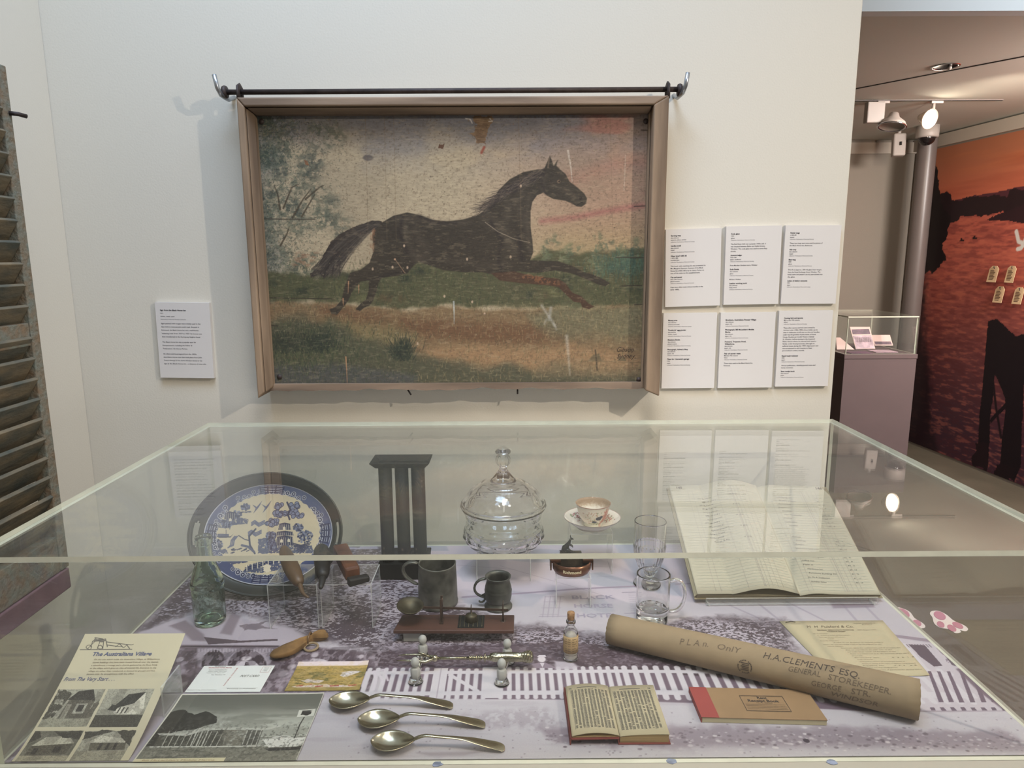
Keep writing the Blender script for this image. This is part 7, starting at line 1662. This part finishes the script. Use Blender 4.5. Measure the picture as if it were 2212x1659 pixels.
for q, k in PH:
    Q = [cv.m(p) for p in q]; u0 = (Q[0][0]+Q[3][0])/2; u1 = (Q[1][0]+Q[2][0])/2; v1 = (Q[0][1]+Q[1][1])/2; v0 = (Q[2][1]+Q[3][1])/2
    L = lambda a, b: (u0+(u1-u0)*a, v0+(v1-v0)*b)
    def pp(pts, c, a=1, **kw): cv.poly([L(*p) for p in pts], c, a, raw=True, **kw)
    pp([(0, 0), (1, 0), (1, 1), (0, 1)], (160, 156, 138) if k != 2 else (110, 106, 92))
    if k == 0:
        pp([(0, 0), (1, 0), (1, .25), (0, .25)], (150, 146, 126)); pp([(0, .2), (.2, .25), (.35, .9), (.1, 1), (0, 1)], (70, 66, 56), rough=.003, rs=90, tex=(200, .3, .5)); pp([(.3, .22), (.85, .22), (.9, .7), (.75, .98), (.35, .75)], (92, 86, 74)); pp([(.3, .72), (.9, .7), (.75, 1), (.45, .95)], (54, 50, 44)); pp([(.55, .35), (.78, .35), (.78, .62), (.55, .62)], (170, 166, 148)); pp([(.6, .4), (.73, .4), (.73, .58), (.6, .58)], (48, 44, 40)); pp([(.35, .22), (.45, .22), (.45, .6), (.35, .6)], (150, 144, 126)); pp([(.85, .2), (1, .25), (1, .7), (.9, .6)], (90, 84, 72), rough=.003, rs=90)
    if k == 1:
        pp([(0, 0), (1, 0), (1, .32), (0, .32)], (66, 62, 52)); pp([(.35, .38), (.35, .62), (.62, .75), (.85, .9), (.95, .5), (.92, .34), (.4, .34)], (206, 200, 180)); pp([(.32, .58), (.38, .5), (.70, .62), (.85, .92), (.5, .86)], (46, 44, 38)); pp([(.2, .45), (.38, .42), (.4, .55), (.25, .6)], (46, 44, 38))
        for x in (.42, .5, .58): pp([(x, .36), (x+.03, .36), (x+.05, .52), (x+.02, .52)], (60, 56, 48))
    if k == 2:
        pp([(0, 0), (1, 0), (1, .2), (0, .2)], (160, 152, 128)); pp([(.1, .2), (.9, .25), (.92, .6), (.12, .55)], (84, 78, 66)); pp([(.1, .52), (.3, .8), (.75, .85), (.95, .6)], (186, 180, 158)); pp([(.0, .6), (.2, .8), (.1, 1), (0, 1)], (60, 56, 48)); pp([(.55, .85), (1, .7), (1, 1), (.4, 1)], (58, 54, 46), rough=.004, rs=90); pp([(.2, .25), (.3, .25), (.3, .45), (.2, .45)], (46, 42, 38)); pp([(.6, .3), (.75, .3), (.75, .5), (.6, .5)], (46, 42, 38))
    if k == 3:
        pp([(0, 0), (1, 0), (1, .35), (0, .35)], (150, 144, 124)); pp([(.25, .35), (.95, .38), (.9, .7), (.2, .62)], (96, 90, 76)); pp([(.1, .6), (.35, .85), (.95, .72), (.92, .62), (.3, .62)], (200, 194, 174)); pp([(0, .7), (.3, .85), (.6, 1), (0, 1)], (64, 60, 52), rough=.004, rs=90); pp([(.8, .75), (1, .5), (1, 1), (.6, 1)], (66, 62, 52), rough=.004, rs=90)
        for x in (.4, .55, .7): pp([(x, .38), (x+.06, .38), (x+.06, .6), (x, .6)], (44, 40, 36))
    g_n = vnoise(cv.U*800+k*7, cv.V*800, 60+k, 3); inq = ((cv.U > u0) & (cv.U < u1) & (cv.V > v0) & (cv.V < v1))*1.0
    cv.full(sst(.52, .66, g_n)*inq*.22, (176, 172, 156)); cv.full(sst(.46, .34, g_n)*inq*.25, (44, 40, 36)); cv.full(sst(.45, .6, vnoise(cv.U*90, cv.V*70, 70+k, 3))*inq*.25, (70, 66, 58))
# coach drawing
for a in ([(173, 1403), (285, 1403)], [(190, 1400), (205, 1385), (228, 1380), (232, 1398)], [(200, 1385), (196, 1398)], [(230, 1386), (260, 1390), (284, 1393), (288, 1391)], [(232, 1394), (262, 1397)], [(205, 1378), (222, 1380)], [(250, 1398), (258, 1391), (266, 1399)], [(268, 1399), (274, 1393), (280, 1401)], [(210, 1402), (216, 1386)], [(222, 1402), (224, 1386)]): cv.stroke(a, .0012, (72, 68, 66), .9)
for x, y, r in ((192, 1398, 6), (216, 1398, 5)): cv.stroke([(x+r*math.cos(t_), y+r*.8*math.sin(t_)) for t_ in np.linspace(0, 6.3, 14)], .001, (60, 56, 56), .9)
cv.poly([(200, 1386), (205, 1379), (224, 1380), (228, 1384), (222, 1388)], (80, 76, 72), .7, rough=.002, rs=200)
def bfn(U, V):
    t = V/.23; y = by0+(by1-by0)*t; z = bz0+(bz1-bz0)*t**1.35; a = bw0[0]+(bw1[0]-bw0[0])*t; b = bw0[1]+(bw1[1]-bw0[1])*t; return a+(b-a)*U/.177, y, z
o = sheet('village_brochure', cv, bfn, 'brochure_print', origin=(-.67, 1.0, T_))
md = o.modifiers.new('thickness', 'SOLIDIFY'); md.thickness = .0005; md.offset = -1
tag(o, 'cream illustrated brochure with four small photographs, tilted up at the front left', 'brochure')
def bf(u, v): x, y, z = bfn(u, v); return (x, y-.0003, z+.0005)
mb = MB(); g = MB()
q = cv.m((198, 1417)); q1 = cv.m((326, 1417)); write(mb, 'The Australiana Village', q[0], q[1], .0095, bf, width=q1[0]-q[0], bold=.03, slant=.15)
q = cv.m((131, 1471)); q1 = cv.m((248, 1469)); q = (max(q[0], .004), q[1]); write(mb, 'From The Very Start . . .', q[0], q[1], .0095, bf, width=q1[0]-q[0], bold=.012, slant=.3)
body_ = ['On the site which holds the Australiana Village, at Wilberforce', 'stands buildings that have been moved from all over the district,', 'a schoolhouse, a cottage and a church, gathered by the Rose family', 'to the village which gives an idea of colonial life. Entrance to the', 'village on other than weekends is limited to groups and bus', 'parties only, by arrangement with the office']
q = cv.m((203, 1426)); q1 = cv.m((345, 1426))
for i, s_ in enumerate(body_): write(g, s_, q[0], q[1]-i*.0052, .0036, bf, width=(q1[0]-q[0])*(1 if i < 5 else .7))
mb.build('blue_title', 'blue_ink', o); g.build('small_text', 'pencil', o)
T = thing('brochure_stand', 'clear acrylic prop standing behind the tilted brochure', 'stand', (-.64, 1.12, T_))
MB().prism([(-.735, 1.135, T_), (-.60, 1.135, T_), (-.60, 1.1375, T_+.0885), (-.735, 1.1375, T_+.0885)], (0, .003, 0)).build('back_plate', 'riser_pane', T)
e = az(367, 1524, T_); f_ = az(333, 1520, T_)
mb = MB(); mb.box((-.5795, 1.04, T_), (-.5765, 1.105, T_+.055)); mb.mi = [1]*6; mb.mi[3] = mb.mi[5] = 0; mb.build('side_plate', ['riser_pane', 'riser_edge'], T)
MB().box((-.735, 1.043, T_), (-.580, 1.134, T_+.002)).build('base_plate', 'riser_pane', T)
